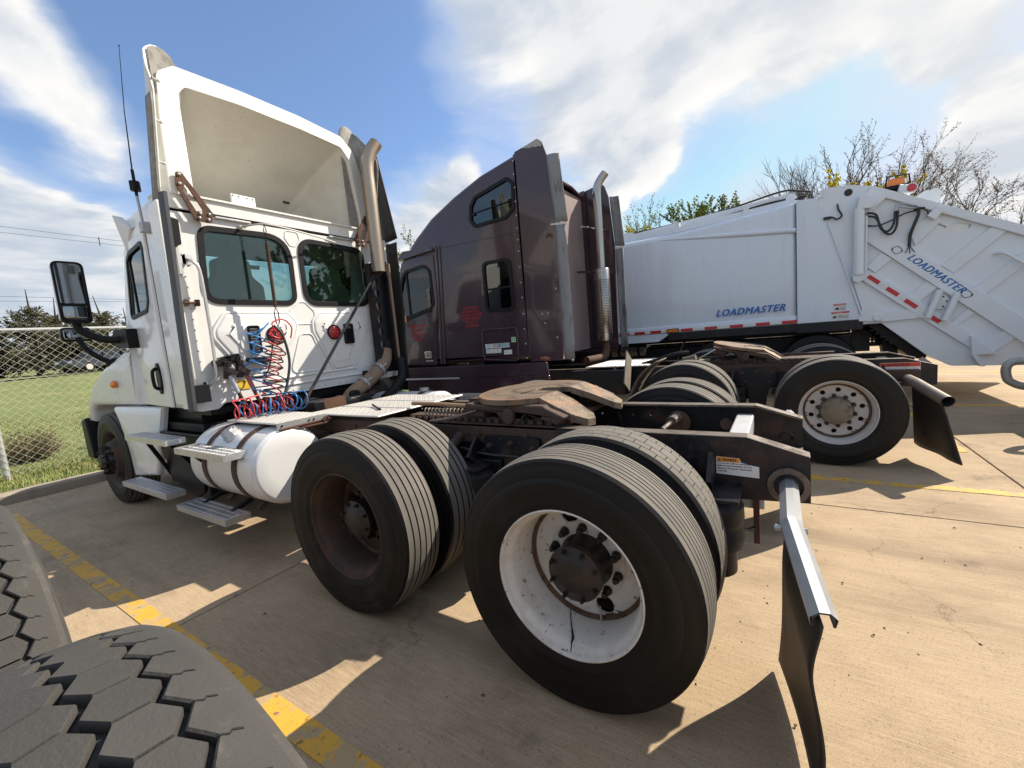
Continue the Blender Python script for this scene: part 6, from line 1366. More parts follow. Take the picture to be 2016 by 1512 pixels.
# hose gear between the extender and the stack
hp = MB().box(PX-.85, PX-.20, 2.04, 2.09, 2.66, 2.70).cyl((PX-.72, 1.98, 2.68), (PX-.70, 1.93, 2.62), .02, n=8).build('hose_hanger', PIPE, P)
for hx in (-.70, -.64): put('hanger_spring', MB().cyl((PX+hx, 1.93, 2.58), (PX+hx, 1.93, 2.08), .017, n=8).tube([(PX+hx, 1.93, 2.08), (PX+hx+.01, 1.93, 2.02), (PX+hx-.01, 1.93, 1.97)], .006, 6).mesh('hanger_spring', BLACK, 40), hp)
MB().bar((PX-.58, 1.96, 2.58), (PX-.36, 1.93, 1.76), .022, .022).build('prop_rod', FRAME, P)
MB().box(PX-.80, PX-.55, 1.95, 2.05, 1.52, 1.72).cyl((PX-.62, 1.94, 1.66), (PX-.52, 1.92, 1.66), .03, n=10).build('gladhand_bracket', HUB_TAN, P, bevel=.01)
tag(MB().tube(helix((PX-.42, 1.88, 1.66), (-.10, -.05, -1), .10, 4, .40, 18)+helix((PX-.45, 1.85, 1.24), (-1, 0, -.02), .085, 5, .34, 18), .009, 6).build('coiled_hose', HOSE_TEAL, None, smooth=70, fix=False), 'teal coiled air hose beside the perforated muffler of the plum truck', 'hose')
tag(MB().tube(spline([(PX-.70, 1.90, 1.97), (PX-.60, 1.88, 1.97), (PX-.52, 1.86, 1.85), (PX-.50, 1.85, 1.5), (PX-.47, 1.84, 1.15), (PX-.38, 1.84, 1.02), (PX-.30, 1.85, 1.10), (PX-.34, 1.86, 1.3)], 8), .020, 8).build('wrapped_hose', M('wrapped_hose', (.05, .048, .045), .7, var=.4, dirt=(.4, .37, .33), dirt_scale=22, lo=.55, hi=.62), None, smooth=70), 'thick spiral wrapped hose looped beside the teal coil', 'hose')

# ================================================================== REFUSE TRUCK
GX = 5.80
G = thing('refuse_truck', 'white rear loading refuse truck with blue lettering, furthest to the right', 'truck', (7.0, 1.0, 0))
GW = 2.44
bp = rnd([(-.90, 1.25), (5.2, 1.25), (5.2, 2.95), (3.2, 3.02), (1.9, 3.03), (.85, 3.03), (-.90, 3.15)], [0, .02, .1, .5, .5, .3, 0], 5)
bd = MB()
bd.pillow(bp, 0, GX+GW/2, GX, .10, n=6).pillow(bp, 0, GX+GW/2, GX+GW, .10, n=6)
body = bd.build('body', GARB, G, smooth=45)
# swage rib tapering forward
mb = MB(); vs = []
for i in range(13):
    t = i/12; y = 1.16-2.05*t; z = 2.945-.235*t; w_ = .012+.030*min(1, t*1.6); dpt = .004+.032*min(1, t*1.5)
    for a in range(7): an = math.pi*a/6; vs.append((GX-dpt*math.sin(an), y, z+w_*math.cos(an)))
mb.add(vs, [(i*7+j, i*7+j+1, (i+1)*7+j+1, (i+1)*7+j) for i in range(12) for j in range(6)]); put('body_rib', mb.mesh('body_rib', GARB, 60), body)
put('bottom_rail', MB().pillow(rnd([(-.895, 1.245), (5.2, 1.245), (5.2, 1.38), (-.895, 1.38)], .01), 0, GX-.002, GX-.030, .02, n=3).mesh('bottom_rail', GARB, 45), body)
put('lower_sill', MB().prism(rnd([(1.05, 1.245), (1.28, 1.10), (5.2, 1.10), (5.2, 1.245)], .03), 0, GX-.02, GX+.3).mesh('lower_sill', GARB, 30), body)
tw = MB().box(GX-.0335, GX-.0305, -.89, 2.05, 1.262, 1.312); tpo = put('white_tape', tw.mesh('white_tape', WHITETAPE, 0), body)
for y in (-.89, -.52, -.13, .27, .67, 1.22, 1.52, 1.82): put('red_tape', MB().box(GX-.037, GX-.034, y, y+.20, 1.262, 1.312).mesh('red_tape', REDTAPE, 0), body)
ml = MB().prism(rect(.90, 1.12, 1.255, 1.325, .03), 0, GX-.05, GX-.031).mesh('marker_surround', BLACK, 30); mo = put('marker_light', ml, body); put('amber_lens', MB().prism(rect(.915, 1.105, 1.267, 1.313, .02), 0, GX-.06, GX-.0505).mesh('amber_lens', AMBER, 30), mo)
tb = text('body_lettering', 'LOADMASTER', .158, BLUE, G, (GX-.0345, .285, 1.475), (0, -1, 0), (0, 0, 1), shear=.35, depth=.0012, xs=.93, sc_=1.13, label='blue lettering on the body side')
for k_, q in enumerate(((.005, .001), (-.005, -.001), (0, .005))): text('letter_stroke', 'LOADMASTER', .158, BLUE, tb, (GX-.0347-.0003*k_, .285-q[0], 1.475+q[1]), (0, -1, 0), (0, 0, 1), shear=.35, depth=.0012, xs=.93, sc_=1.13)
# rear frame of the body
fp_ = rnd([(-.90, 1.25), (-.90, 3.15), (-1.16, 3.13), (-1.24, 2.95), (-1.30, 2.74), (-1.70, 1.25)], [0, .02, .05, .05, .05, .02])
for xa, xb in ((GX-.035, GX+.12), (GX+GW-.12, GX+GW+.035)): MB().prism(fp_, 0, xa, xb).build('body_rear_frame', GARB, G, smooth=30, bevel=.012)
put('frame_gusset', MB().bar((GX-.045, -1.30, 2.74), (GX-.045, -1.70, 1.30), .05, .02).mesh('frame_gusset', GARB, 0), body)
for y0, y1, z0, z1 in ((-1.36, -1.52, 1.40, 1.51), (-1.33, -1.56, 1.275, 1.39)):
    o = MB().prism(rect(y1, y0, z0, z1, .012), 0, GX-.0385, GX-.0355).build('safety_label', PAPER, G, smooth=0); put('label_header', MB().box(GX-.0395, GX-.0386, y1+.004, y0-.004, z1-.03, z1-.004).mesh('label_header', REDTAPE, 0), o)
    text('label_text', 'WARNING', .024, PAPER, o, (GX-.0398, y0-.035, z1-.026), (0, -1, 0), (0, 0, 1), depth=.0003)
    put('pictogram', MB().prism(rnd([(y0-.02, z0+.015), (y0-.07, z0+.02), (y0-.06, z0+.055), (y0-.03, z0+.045)], .006), 0, GX-.0395, GX-.0386).mesh('pictogram', INK, 0), o)
    for q in range(3): put('print_line', MB().box(GX-.0392, GX-.0386, y1+.012, y0-.085, z0+.014+.018*q, z0+.020+.018*q).mesh('print_line', SEAM, 0), o)
MB().box(GX-.02, GX+.3, -1.72, 1.1, 1.12, 1.24).box(GX-.045, GX-.02, -1.71, -.9, 1.10, 1.243).build('sub_frame', FRAME, G, smooth=0)
# top rails and hoses
tr_ = MB().bar((GX+.40, 1.9, 3.11), (GX+.40, -.9, 3.27), .12, .20).bar((GX+.20, 1.5, 3.075), (GX+.20, -.85, 3.19), .06, .09).build('roof_rail', GARB2, G, smooth=0)
for y in (.9, -.2): put('rail_bracket', MB().box(GX+.15, GX+.25, y-.04, y+.04, 3.05, 3.22+.03*(y < 0)).mesh('rail_bracket', GARB2, 0), tr_)
MB().prism(rnd([(1.98, 3.03), (1.70, 3.03), (1.70, 3.20), (1.78, 3.26), (1.98, 3.26)], .03), 0, GX+.32, GX+.35).build('rail_lug', GARB2, G, bevel=.006)
MB().prism(rnd([(-.72, 3.12), (-.98, 3.12), (-.90, 3.30), (-.84, 3.33), (-.78, 3.30)], .03), 0, GX+.22, GX+.25).build('rail_lug', GARB2, G, bevel=.006)
MB().tube(spline([(GX+.4, 1.8, 3.24), (GX+.42, .8, 3.28), (GX+.40, 0, 3.34), (GX+.35, -.7, 3.42), (GX+.3, -.95, 3.36), (GX+.25, -1.1, 3.30)]), .016, 8).tube(spline([(GX+.3, .2, 3.18), (GX+.3, -.5, 3.26), (GX+.25, -1.05, 3.25)]), .022, 8).tube(spline([(GX+.25, 0, 3.2), (GX+.27, -.6, 3.24), (GX+.22, -1.0, 3.22)]), .02, 8).build('hydraulic_line', HOSE_BLACK, G)

# tailgate (hopper)
side = rnd([(-1.18, 3.10), (-1.22, 3.26), (-1.58, 3.22), (-1.80, 3.15), (-3.40, 2.23), (-3.95, 1.85), (-4.15, 1.45), (-4.10, .62), (-3.55, .49), (-2.68, .505), (-2.42, .68), (-1.93, 1.17), (-1.70, 1.17), (-1.68, 1.32), (-1.30, 2.74)], [.02, .06, .1, .05, .2, .2, .1, .05, .1, .1, .05, .03, .02, .02, .02])
TX = GX-.02
hp_ = []
slot1 = rnd([(-2.50, 2.455), (-2.58, 2.395), (-2.60, 2.42), (-2.52, 2.48)], .012); slot2 = rnd([(-2.58, 2.37), (-2.62, 2.345), (-2.83, 2.35), (-2.84, 2.40), (-2.70, 2.455), (-2.62, 2.42)], .03)
tg = MB().prism(side, 0, TX, TX+.10, [slot1, slot2]).build('tailgate_side', GARB2, G, smooth=30, bevel=.01)
MB().prism(side, 0, GX+GW-.08, GX+GW+.02).build('tailgate_side', GARB2, G, smooth=30, bevel=.01)
MB().prism([(-1.22, 3.24), (-1.58, 3.20), (-1.80, 3.13), (-3.38, 2.22), (-3.38, 2.15), (-1.85, 3.0), (-1.3, 3.1)], 0, TX+.1, GX+GW-.08).build('tailgate_roof', GARB2, G, smooth=30)
MB().prism([(-1.95, 1.18), (-2.44, .69), (-2.70, .52), (-3.55, .505), (-3.55, .56), (-2.72, .58), (-1.97, 1.3)], 0, TX+.1, GX+GW-.08).build('hopper_floor', GARB2, G, smooth=30)
def band(name, pts, t0=.035, x=TX, mat=GARB2, r=.006): 
    o = MB().prism(pts, 0, x-t0, x-.001); q = put(name, o.mesh(name, mat, 0), tg); bevelmod(q, r, 2); return q
band('edge_flange', [(-1.80, 3.145), (-3.40, 2.225), (-3.40, 2.10), (-1.955, 2.935), (-1.76, 2.74), (-1.66, 2.86)], .055)
band('diagonal_beam', [(-1.70, 2.42), (-1.78, 2.60), (-2.09, 2.34), (-3.42, 1.03), (-3.95, .52), (-3.62, .51)], .05)
band('lower_beam', [(-1.64, 1.88), (-1.70, 2.02), (-2.34, 1.44), (-3.02, .78), (-2.93, .68), (-2.37, 1.19)], .045)
for a in ([(-3.02, 2.33), (-3.16, 2.25), (-2.67, 1.78), (-2.55, 1.90)], [(-3.32, 1.96), (-3.40, 1.86), (-2.98, 1.46), (-2.88, 1.55)], [(-1.92, 2.19), (-2.04, 2.08), (-1.85, 1.91), (-1.74, 2.01)], [(-2.41, 1.71), (-2.52, 1.61), (-2.34, 1.43), (-2.22, 1.54)], [(-3.17, .96), (-3.28, .86), (-3.06, .66), (-2.97, .80)], [(-2.83, 1.29), (-2.89, 1.22), (-2.72, 1.06), (-2.66, 1.11)], [(-2.20, 2.43), (-2.30, 2.52), (-2.48, 2.62), (-2.54, 2.50), (-2.28, 2.22)]): band('stiffener', a, .030)
band('hinge_plate', rnd([(-1.70, 1.80), (-1.60, 1.80), (-1.70, 1.40), (-1.66, 1.22), (-2.0, 1.19), (-2.36, 1.21), (-2.30, 1.34), (-2.0, 1.33), (-1.86, 1.36), (-1.78, 1.60)], .02), .04)
band('wedge_plate', [(-2.87, .90), (-2.90, .66), (-3.10, .66)], .09); band('lower_fin', rnd([(-2.84, .92), (-2.89, .90), (-2.91, .66), (-2.99, .50), (-2.94, .50), (-2.86, .66)], .01), .11)
for i, (y, z) in enumerate(((-1.77, 1.87), (-1.98, 1.67), (-2.18, 1.475), (-2.42, 1.245))):
    d_ = Vector((0, -.705, -.66)).normalized(); c = Vector((TX-.0475, y, z))+d_*.085; n_ = Vector((0, -.68, .73))
    put('red_tape', MB().bar(c-d_*.085, c+d_*.085, .004, .055, up=n_).mesh('red_tape', REDTAPE, 0), tg); 
    c2 = c+d_*.14; put('white_tape', MB().bar(c2-d_*.052, c2+d_*.052, .003, .05, up=n_).mesh('white_tape', WHITETAPE, 0), tg)
ddir = Vector((0, -.703, -.711)); up_ = Vector((0, -.711, .703))
tb = text('tailgate_lettering', 'LOADMASTER', .130, BLUE, G, (TX-.0515, -2.185, 2.055), ddir, up_, shear=.35, depth=.001, xs=.88, sc_=1.13, label='blue lettering on the tailgate beam')
for k_, q in enumerate((.0045, -.0045)): text('letter_stroke', 'LOADMASTER', .130, BLUE, tb, (TX-.0517-.0003*k_, -2.185+ddir.y*q, 2.055+ddir.z*q), ddir, up_, shear=.35, depth=.001, xs=.88, sc_=1.13)
for y, z in ((-2.085, 2.19), (-2.80, 1.485)):
    pts = [(TX-.052, a, b) for a, b in rnd([(y+.075, z+.03), (y-.01, z+.055), (y-.075, z-.03), (y+.02, z-.055)], .03)]; put('access_cover', MB().tube(pts, .004, 6, closed=True).cyl((TX-.05, y+.05, z+.02), (TX-.056, y+.05, z+.02), .010, n=8).cyl((TX-.05, y-.05, z-.02), (TX-.056, y-.05, z-.02), .010, n=8).mesh('access_cover', SEAM, 50), tg)
for a, b in (((-2.53, 1.57), (-2.41, 1.20)), ((-2.70, 1.51), (-2.58, 1.15))): put('guard_tube', MB().cyl((TX-.10, a[0], a[1]), (TX-.10, b[0], b[1]), .038, n=14).mesh('guard_tube', GARB2, 50), tg)
put('round_cover', MB().lathe([(0, 0), (0, .10), (.01, .105), (.02, .105)], (TX-.03, -2.54, 1.41), (1, 0, 0), 24, closed=False).mesh('round_cover', GARB2, 40), tg)
for i in range(6): put('cover_bolt', MB().dome((TX-.032, -2.54+.075*math.cos(i*1.05), 1.41+.075*math.sin(i*1.05)), .011, 8, 4).mesh('cover_bolt', SEAM, 50), tg)
put('corner_block', MB().prism(rnd([(-2.48, 2.70), (-2.55, 2.635), (-2.46, 2.52), (-2.38, 2.59)], .01), 0, TX-.11, TX-.03).mesh('corner_block', GARB2, 30), tg)
# lift cylinder
cy = MB().cyl((TX-.14, -1.655, 2.84), (TX-.14, -1.645, 1.90), .062, n=24).build('lift_cylinder', GARB2, G, smooth=50)
put('cylinder_pin', MB().cyl((TX-.17, -1.64, 1.85), (TX-.02, -1.64, 1.85), .05, n=18).prism(rnd([(-1.58, 1.93), (-1.70, 1.93), (-1.70, 1.82), (-1.64, 1.78), (-1.58, 1.82)], .03), 0, TX-.16, TX-.12).mesh('cylinder_pin', GARB2, 40), cy)
put('supply_tube', MB().cyl((TX-.13, -1.735, 2.72), (TX-.13, -1.73, 1.96), .014, n=8).mesh('supply_tube', GARB2, 50), cy)
o = MB().prism(rnd([(-1.62, 2.84), (-1.78, 2.81), (-1.84, 2.90), (-1.72, 3.02), (-1.66, 3.02)], .03), 0, TX-.20, TX-.03).build('cylinder_cap', GARB2, G, smooth=30, bevel=.012)
hyd = MB()
for dz, dy in ((0, 0), (-.045, -.03)): hyd.tube(spline([(TX-.12, -1.74, 2.76+dz), (TX-.13, -1.84, 2.71+dz), (TX-.13, -1.89+dy, 2.52+dz), (TX-.13, -1.97+dy, 2.46+dz), (TX-.13, -2.03+dy, 2.55+dz), (TX-.12, -2.045+dy, 2.72)]), .015, 8)
hyd.build('hydraulic_hose', HOSE_BLACK, G, smooth=60)
MB().tube([(TX-.12, -2.045, 2.70), (TX-.11, -2.06, 2.81), (TX-.11, -2.15, 2.80), (TX-.1, -2.27, 2.745)], .013, 8).tube([(TX-.12, -2.075, 2.68), (TX-.11, -2.09, 2.77), (TX-.1, -2.27, 2.71)], .013, 8).build('hard_line', GALV, G, smooth=50)
MB().tube(spline([(TX-.08, -1.72, 2.60), (TX-.09, -1.85, 2.565), (TX-.09, -2.0, 2.60), (TX-.09, -2.15, 2.67), (TX-.1, -2.28, 2.68)]), .010, 6).tube(spline([(TX-.1, -2.29, 2.70), (TX-.1, -2.29, 2.62), (TX-.09, -2.24, 2.46), (TX-.07, -2.215, 2.35), (TX-.07, -2.21, 2.22)]), .020, 8).tube([(TX-.07, -2.21, 2.23), (TX-.06, -2.17, 2.13)], .005, 5).tube([(TX-.07, -2.21, 2.23), (TX-.06, -2.22, 2.12)], .005, 5).tube([(TX-.07, -2.21, 2.23), (TX-.06, -2.27, 2.13)], .005, 5).tube(spline([(TX-.09, -2.33, 2.70), (TX-.08, -2.38, 2.66), (TX-.06, -2.40, 2.60)]), .008, 6).dome((TX-.1, -2.30, 2.70), .05, 12, 6, (.6, 1.3, .4)).build('wiring_loom', HOSE_BLACK, G, smooth=60)
MB().tube(spline([(TX-.03, -1.24, 2.80), (TX-.05, -1.34, 2.80), (TX-.05, -1.40, 2.76), (TX-.04, -1.46, 2.80), (TX-.04, -1.42, 2.90), (TX-.03, -1.41, 2.98)]), .012, 8).box(TX-.05, TX-.02, -1.33, -1.24, 2.78, 2.82).build('cable_stub', HOSE_BLACK, G, smooth=60)
MB().tube(spline([(TX-.02, -3.06, 1.97), (TX-.09, -3.10, 1.97), (TX-.10, -3.16, 1.93), (TX-.10, -3.45, 1.66), (TX-.02, -3.5, 1.62)]), .02, 10).build('grab_rail', GARB2, G, smooth=60)
MB().prism(rnd([(-2.33, 2.76), (-2.33, 2.93), (-2.43, 3.0), (-2.57, 3.01), (-2.62, 2.95), (-2.54, 2.60)], .03), 0, GX+.30, GX+.37).build('lifting_eye', GARB2, G, smooth=30, bevel=.01)
put('round_hole', MB().cyl((TX-.008, -1.54, 3.12), (TX+.0, -1.54, 3.12), .05, n=18).mesh('round_hole', SEAM, 50), tg)
put('pin_boss', MB().lathe([(0, 0), (0, .05), (.01, .06), (.03, .06)], (TX-.055, -1.88, 1.26), (1, 0, 0), 22, closed=False).mesh('pin_boss', GARB2, 40), tg); put('pin_boss', MB().tube([(TX-.03, a, b) for a, b in circ(-1.21, 3.17, .05, 6)], .008, 6, closed=True).mesh('pin_boss', GARB2, 50), tg)
bc = MB().prism(rect(-2.20, -2.02, 3.13, 3.23, .02), 0, GX+.20, GX+.36).build('beacon', AMBER, G, smooth=30, bevel=.015)
put('beacon_guard', MB().tube([(GX+.17, -1.98, 3.05), (GX+.17, -2.0, 3.27), (GX+.17, -2.24, 3.25), (GX+.17, -2.27, 2.95)], .012, 8).box(GX+.17, GX+.40, -2.24, -1.98, 3.08, 3.13).box(GX+.2, GX+.36, -2.15, -2.05, 2.9, 3.08).mesh('beacon_guard', BLACK, 50), bc)
tlm = MB().cyl((GX+.10, -2.25, 3.03), (GX+.10, -2.12, 3.06), .055, n=18).cyl((GX+.05, -2.25, 3.03), (GX+.20, -2.25, 3.03), .068, n=18).build('light_housing', GARB2, G, smooth=40); put('red_lens', MB().dome((GX+.045, -2.25, 3.03), .054, 16, 8, (.3, 1, 1)).mesh('red_lens', REDLENS, 50), tlm)
# chassis and running gear of the refuse truck
for s in (-1, 1): MB().box(7.02+s*.43-.05, 7.02+s*.43+.05, -1.9, 7, .70, .98).build('frame_rail', FRAME, G, smooth=0)
tyb = tyre_mesh('tyre', .53, .28, 'rib4', SIDEWALL, SIDEWALL); 
for y in (-1.17, .25):
    for s in (-1, 1):
        place_wheel(G, 7.02+s*1.16, y, .53, s, [tyb, tyb], RIM_SHALLOW, .150, HUB_GREASY_DUST, HUB)
    MB().cyl((6.1, y, .53), (7.9, y, .53), .08, n=12).dome((7.02, y, .53), .22, 14, 8).build('axle', FRAME, G)
for s in (-1, 1): place_wheel(G, 7.02+s*1.16, 5.8, .53, s, [tyb], RIM_STEER, -.008, HUB_ST, HUB)
pf = MB(); hl = [circ(-1.80-.05*i, .96-.05*j, .012, 8) for i in range(4) for j in range(3)]
pf.prism([(-1.66, .78), (-1.66, 1.10), (-2.02, 1.10), (-2.02, .78)], 0, 6.50, 6.512, hl); pf.build('perforated_plate', FRAME, G, smooth=0)
MB().prism([(-1.95, 1.12), (-2.14, 1.12), (-2.20, .55), (-2.04, .55)], 0, 6.15, 6.45).build('tail_post', BLACK, G, bevel=.012)
MB().prism([(-1.72, 1.22), (-1.86, 1.22), (-2.46, .68), (-2.44, .60), (-2.30, .62)], 0, GX+.1, GX+GW-.1).build('tailgate_seal', BLACK, G, smooth=0)
for k_ in range(5): MB().bar((GX+.09, -1.84-.055*k_, 1.06-.05*k_), (GX+GW-.1, -1.84-.055*k_, 1.06-.05*k_), .03, .02).build('seal_rib', RUBBER, G, smooth=0)
tkg = MB().lathe([(0, 0), (0, .16), (.02, .18), (.70, .18), (.72, .16), (.72, 0)], (6.25, 1.60, .93), (0, 1, 0), 26, closed=False).build('hydraulic_tank', CHROME, G, smooth=40); put('tank_cap', MB().cyl((6.2, 1.98, 1.10), (6.2, 1.98, 1.16), .05, n=14).mesh('tank_cap', GALV, 40), tkg)
for y in (1.75, 2.15): put('tank_strap', MB().lathe([(-.025, .182), (-.025, .19), (.025, .19), (.025, .182)], (6.25, y, .93), (0, 1, 0), 26).mesh('tank_strap', BLACK, 40), tkg)
MB().box(6.1, 7.9, .6, 3.2, .60, .95).box(6.05, 8.0, -1.6, 5, 1.05, 1.24).build('under_body', BLACK, G, smooth=0)
MB().bar((6.1, 1.0, .72), (6.05, .86, 1.08), .26, .015, up=(0, 1, 0)).build('splash_guard', PIPE, G)
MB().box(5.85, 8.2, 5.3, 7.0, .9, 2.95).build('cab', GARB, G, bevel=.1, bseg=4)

# ================================================================== TRUCK BESIDE THE CAMERA: two dual wheels with block tread
NT = thing('parked_tractor', 'rear axle pair of a truck with worn block tread tyres, at the bottom left corner', 'truck', (-3.5, .6, 0))
RN, WN = .55, .285
base_t = tyre_mesh('tyre', RN, WN, 'hex', SIDEWALL, SIDEWALL)
base_t.materials.clear()
for m_ in (M('near_sidewall', (.055, .052, .047), .75, var=.2, dirt=(.12, .112, .098), dirt_scale=12, lo=.48, hi=.72, dmax=.6, bump=.15, bump_scale=120), TREAD_NEAR, M('groove_floor', (.035, .034, .032), .9, var=.3, dirt=(.12, .115, .10), dirt_scale=25, lo=.5, hi=.62, dmax=.7)): base_t.materials.append(m_)
NB = 60; PIT = 2*math.pi/NB
def crown_n(x): return RN-.020*((x-WN/2)/(WN/2-.034))**2
def block(poly, dp=.016, sub_=3, ch=.0025):
    """polygon in (x across, angle) wrapped on the tread"""
    k = len(poly); cxm = sum(p[0] for p in poly)/k; cym = sum(p[1] for p in poly)/k
    rings = [(1.0, -dp), (1.0, -ch), (.965, 0)]; vs = []
    for sc_, dr in rings:
        for a, b in poly:
            x = cxm+(a-cxm)*sc_; th = cym+(b-cym)*sc_; r_ = crown_n(x)+dr; vs.append((x, r_*math.sin(th), r_*math.cos(th)))
    f = [(i*k+j, i*k+(j+1) % k, (i+1)*k+(j+1) % k, (i+1)*k+j) for i in range(2) for j in range(k)] + [tuple(2*k+j for j in range(k))]
    return MB().add(vs, f)
gx_, gw_, gs_ = .0085, .0055, .0011
xc = WN/2; half = .058
# left column hexagon and right column hexagon (interlocking), long across the tyre
def hexcol(side):
    x0, x1 = (xc-half, xc-.0042) if side < 0 else (xc+.0042, xc+half)
    off = 0 if side < 0 else .5
    g = gs_/RN
    inner = x1 if side < 0 else x0; outer = x0 if side < 0 else x1; sgn = 1 if side < 0 else -1
    # vertices: outer edge notch, inner point interlocks with the other column
    return [(outer-sgn*.008, (off+.5)*PIT), (outer+sgn*.010, (off+1)*PIT-g), (inner-sgn*.011, (off+1)*PIT-g*1), (inner+sgn*.007, (off+.5)*PIT), (inner-sgn*.011, off*PIT+g), (outer+sgn*.010, off*PIT+g)]
def rot_mesh(mb, name, mat): return mb.mesh(name, mat, 30)
HL = rot_mesh(block(hexcol(-1)), 'tread_block', TREAD_NEAR); HR = rot_mesh(block(hexcol(1)), 'tread_block', TREAD_NEAR)
def shoulder(side):
    mb = MB(); sgn = 1 if side < 0 else -1; off = 0 if side < 0 else .5
    e0 = .034 if side < 0 else WN-.034
    oc = (xc-half) if side < 0 else (xc+half)
    vs = []; k = NB*8
    for i in range(k):
        ph = (i/8+.0) % 1; th = 2*math.pi*i/k
        u = ((i/8)-off) % 1; tri = abs(u-.5)*2     # 0 at block middle, 1 at block joint
        xi = oc-sgn*(.008+gx_)+sgn*.018*tri
        if u < .13: xi -= sgn*.012*(1-u/.13)*0
        for x, dr in ((e0-sgn*.006, -.0022), (e0-sgn*.0035, -.0002), (e0+sgn*.002, 0), (xi-sgn*.003, 0), (xi, -.003), (xi, -.016)):
            r_ = crown_n(min(max(x, .03), WN-.03))+dr; vs.append((x, r_*math.sin(th), r_*math.cos(th)))
    mb.add(vs, [(i*6+j, i*6+j+1, ((i+1) % k)*6+j+1, ((i+1) % k)*6+j) for i in range(k) for j in range(5)])
    # short notches cut by small dark wedges in the shoulder
    return mb.mesh('shoulder_rib', TREAD_NEAR, 30)
SHL, SHR = shoulder(-1), shoulder(1)
def sipes(side):
    mb = MB(); sgn = 1 if side < 0 else -1; off = 0 if side < 0 else .5; oc = (xc-half) if side < 0 else (xc+half); rr = random.Random(2)
    for q in range(NB):
        th = (q+off+.5)*PIT; x0 = oc-sgn*.018; pts = [(x0, th), (x0-sgn*.008, th+.009), (x0-sgn*.012, th+.004), (x0-sgn*.021, th+.013)]
        for (a, b), (c, d_) in zip(pts[:-1], pts[1:]):
            vs = []
            for x, t in ((a, b-.0025), (a, b+.0025), (c, d_+.0025), (c, d_-.0025)):
                r_ = crown_n(min(max(x, .03), WN-.03))+.0006; vs.append((x, r_*math.sin(t), r_*math.cos(t)))
            mb.add(vs, [(0, 1, 2, 3)])
        # small bar set in the groove beside each block joint
    return mb.mesh('sipe', GROOVE, 0, fix=False)
SPL, SPR = sipes(-1), sipes(1)
MINI = []
for side, off in ((-1, .5), (1, 0.)):
    c0 = xc+(-.018 if side > 0 else .018)
for ny, nm in ((-.02, 'near'), (1.27, 'far')):
    wh = bpy.data.objects.new('wheel', RIM_SHALLOW); COL.objects.link(wh); wh.parent = NT; wh.location = Vector((-2.285, ny, RN))-NT.location; wh.rotation_euler = (0, 0, math.pi)
    sub('hub', HUB_GREASY_DUST, wh)
    for j, xoff in enumerate((0, .35)):
        ph = .03 if ny < 0 else .07
        # the tyre is a part of the thing, its blocks are sub-parts
        ty_ = bpy.data.objects.new('tyre', base_t); COL.objects.link(ty_); ty_.parent = NT; ty_.rotation_euler = (ph+j*.05, 0, math.pi); ty_.location = Vector((-2.285-xoff, ny, RN))-NT.location
        sub('shoulder_rib', SHL, ty_); sub('shoulder_rib', SHR, ty_)
        for sm_ in (SPL, SPR): o = sub('sipe', sm_, ty_); o['kind'] = 'stuff'
        if j == 0:
            for q in range(NB):
                sub('tread_block', HL, ty_, (0, 0, 0), (-q*PIT, 0, 0)); sub('tread_block', HR, ty_, (0, 0, 0), (-q*PIT, 0, 0))
        else:
            rb_ = MB()
            for sd__ in (-1, 1):
                pl_ = hexcol(sd__)
                for q in range(NB): bb = block([(a, b+q*PIT) for a, b in pl_]); rb_.add(bb.v, bb.f)
            o = sub('tread_blocks', rb_.mesh('tread_blocks', TREAD_NEAR, 30), ty_); o['kind'] = 'stuff'
for y in (-.02, 1.27): MB().cyl((-4.7, y, .53), (-2.5, y, .53), .07, n=12).build('axle', FRAME, NT)
for s in (-1, 1): MB().box(-3.55+s*.43-.045, -3.55+s*.43+.045, -.5, 5.0, .66, .92).build('frame_rail', FRAME, NT, smooth=0)
for y in (-.02, 1.27):
    wh = bpy.data.objects.new('wheel', RIM_SHALLOW); COL.objects.link(wh); wh.parent = NT; wh.location = Vector((-4.815, y, RN))-NT.location
    for xo_ in (0, .35): sub('tyre', base_t, wh, (xo_, 0, 0))

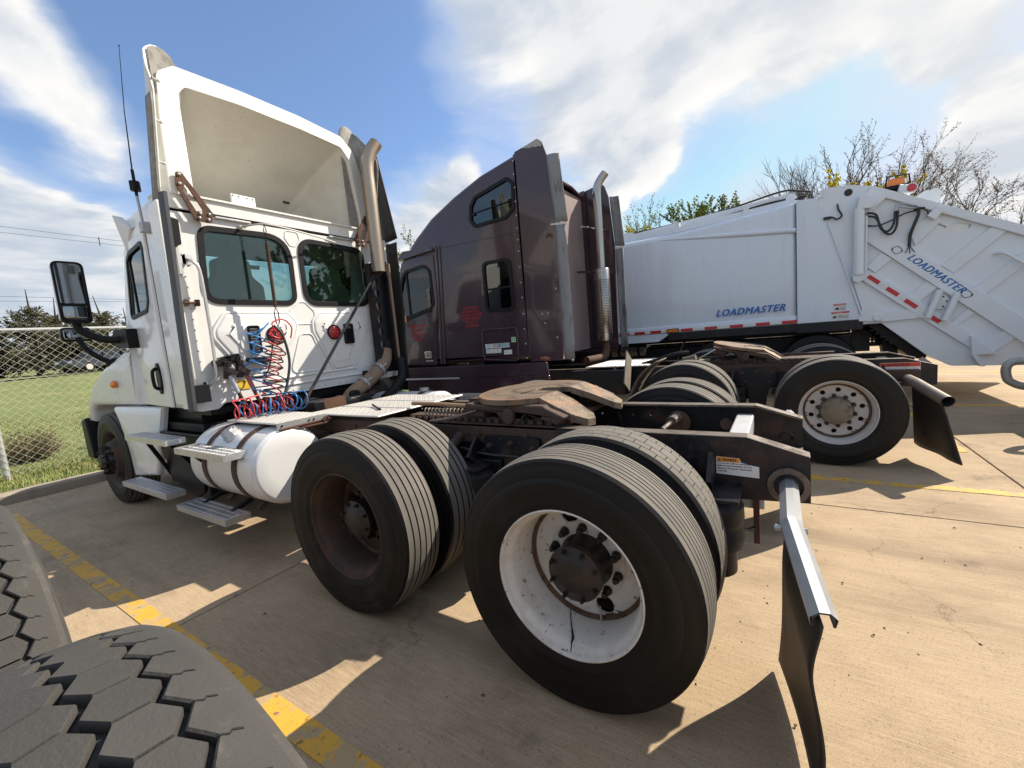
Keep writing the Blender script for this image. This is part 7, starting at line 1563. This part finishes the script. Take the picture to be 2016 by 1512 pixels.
# ================================================================== VEHICLE BEYOND THE RIGHT EDGE: only its tow hook reaches in
V = thing('pickup_truck', 'vehicle beyond the right edge whose grey tow hook reaches into the photo', 'truck', (3.9, -4.6, 0))
HOOKM = M('hook_steel', (.40, .40, .38), .5, .4, var=.2, dirt=(.22, .2, .17), dirt_scale=10)
def hook(x):
    pts = [(x, -3.25, .64), (x, -3.02, .675), (x, -2.90, .665), (x, -2.855, .61), (x, -2.855, .52), (x, -2.89, .44), (x, -3.03, .385), (x, -3.25, .48)]
    MB().tube(spline(pts, 5), .042, 12).build('tow_hook', HOOKM, V, smooth=60)
hook(4.60); hook(3.75)
MB().prism(rnd([(3.0, -3.20), (4.72, -3.20), (4.95, -3.42), (4.95, -3.60), (3.0, -3.60)], .05), 2, .48, .76).build('front_bumper', CHROME, V, bevel=.03, bseg=3)
MB().prism(rnd([(3.05, -3.75), (4.85, -3.75), (4.88, -5.2), (3.02, -5.2)], .08), 2, .55, 1.12).build('hood', CARP, V, bevel=.08, bseg=4)
MB().prism([(-5.2, .9), (-5.2, 1.15), (-5.8, 1.75), (-7.2, 1.78), (-7.3, .9)], 0, 3.06, 4.84).build('cabin', CARP, V, bevel=.06, bseg=3)
for y in (-4.3, -7.4):
    for x, s in ((3.02, -1), (4.88, 1)): MB().lathe([(-.12, .22), (-.12, .36), (-.08, .39), (.08, .39), (.12, .36), (.12, .22)], (x, y, .39), (1, 0, 0), 28).cyl((x-.10, y, .39), (x+.10, y, .39), .22, n=20).build('wheel', SIDEWALL, V, smooth=40)

# ------------------------------------------------------------------ grit and litter on the concrete
mb = MB(); rr = random.Random(11)
for _ in range(420):
    x, y = rr.uniform(-2.2, 9), rr.uniform(-3.4, 6.5)
    if rr.random() < .4: x, y = rr.uniform(-1.9, 1.8), rr.uniform(-1.2, 3.5)
    s = rr.uniform(.002, .007); mb.add([(x-s, y-s*.7, .0005), (x+s, y-s*.5, .0005), (x+s*.6, y+s, .0005), (x-s*.8, y+s*.6, .0005), (x, y, s*1.1)], [(0, 1, 4), (1, 2, 4), (2, 3, 4), (3, 0, 4)])
o = mb.build('grit', M('grit', (.30, .24, .17), .9, var=.5, var_scale=2), None, smooth=0, fix=False); o['kind'] = 'stuff'
LEAFM = M('dead_leaf', (.12, .07, .035), .8, var=.4)
mb = MB()
for x, y in ((-.25, -1.02), (-.9, -.72), (.15, -.95), (.6, -1.35), (-1.42, 1.8), (1.1, -1.6), (.4, -.7), (2.6, -2.5), (3.4, -2.8), (-1.3, .35)):
    a = rr.uniform(0, 6); c, s_ = math.cos(a)*.011, math.sin(a)*.011; mb.add([(x-c, y-s_, .003), (x+s_*.5, y-c*.5, .009), (x+c, y+s_, .004), (x-s_*.5, y+c*.5, .011)], [(0, 1, 2), (0, 2, 3)])
o = mb.build('leaf_litter', LEAFM, None, smooth=0, fix=False); o['kind'] = 'stuff'
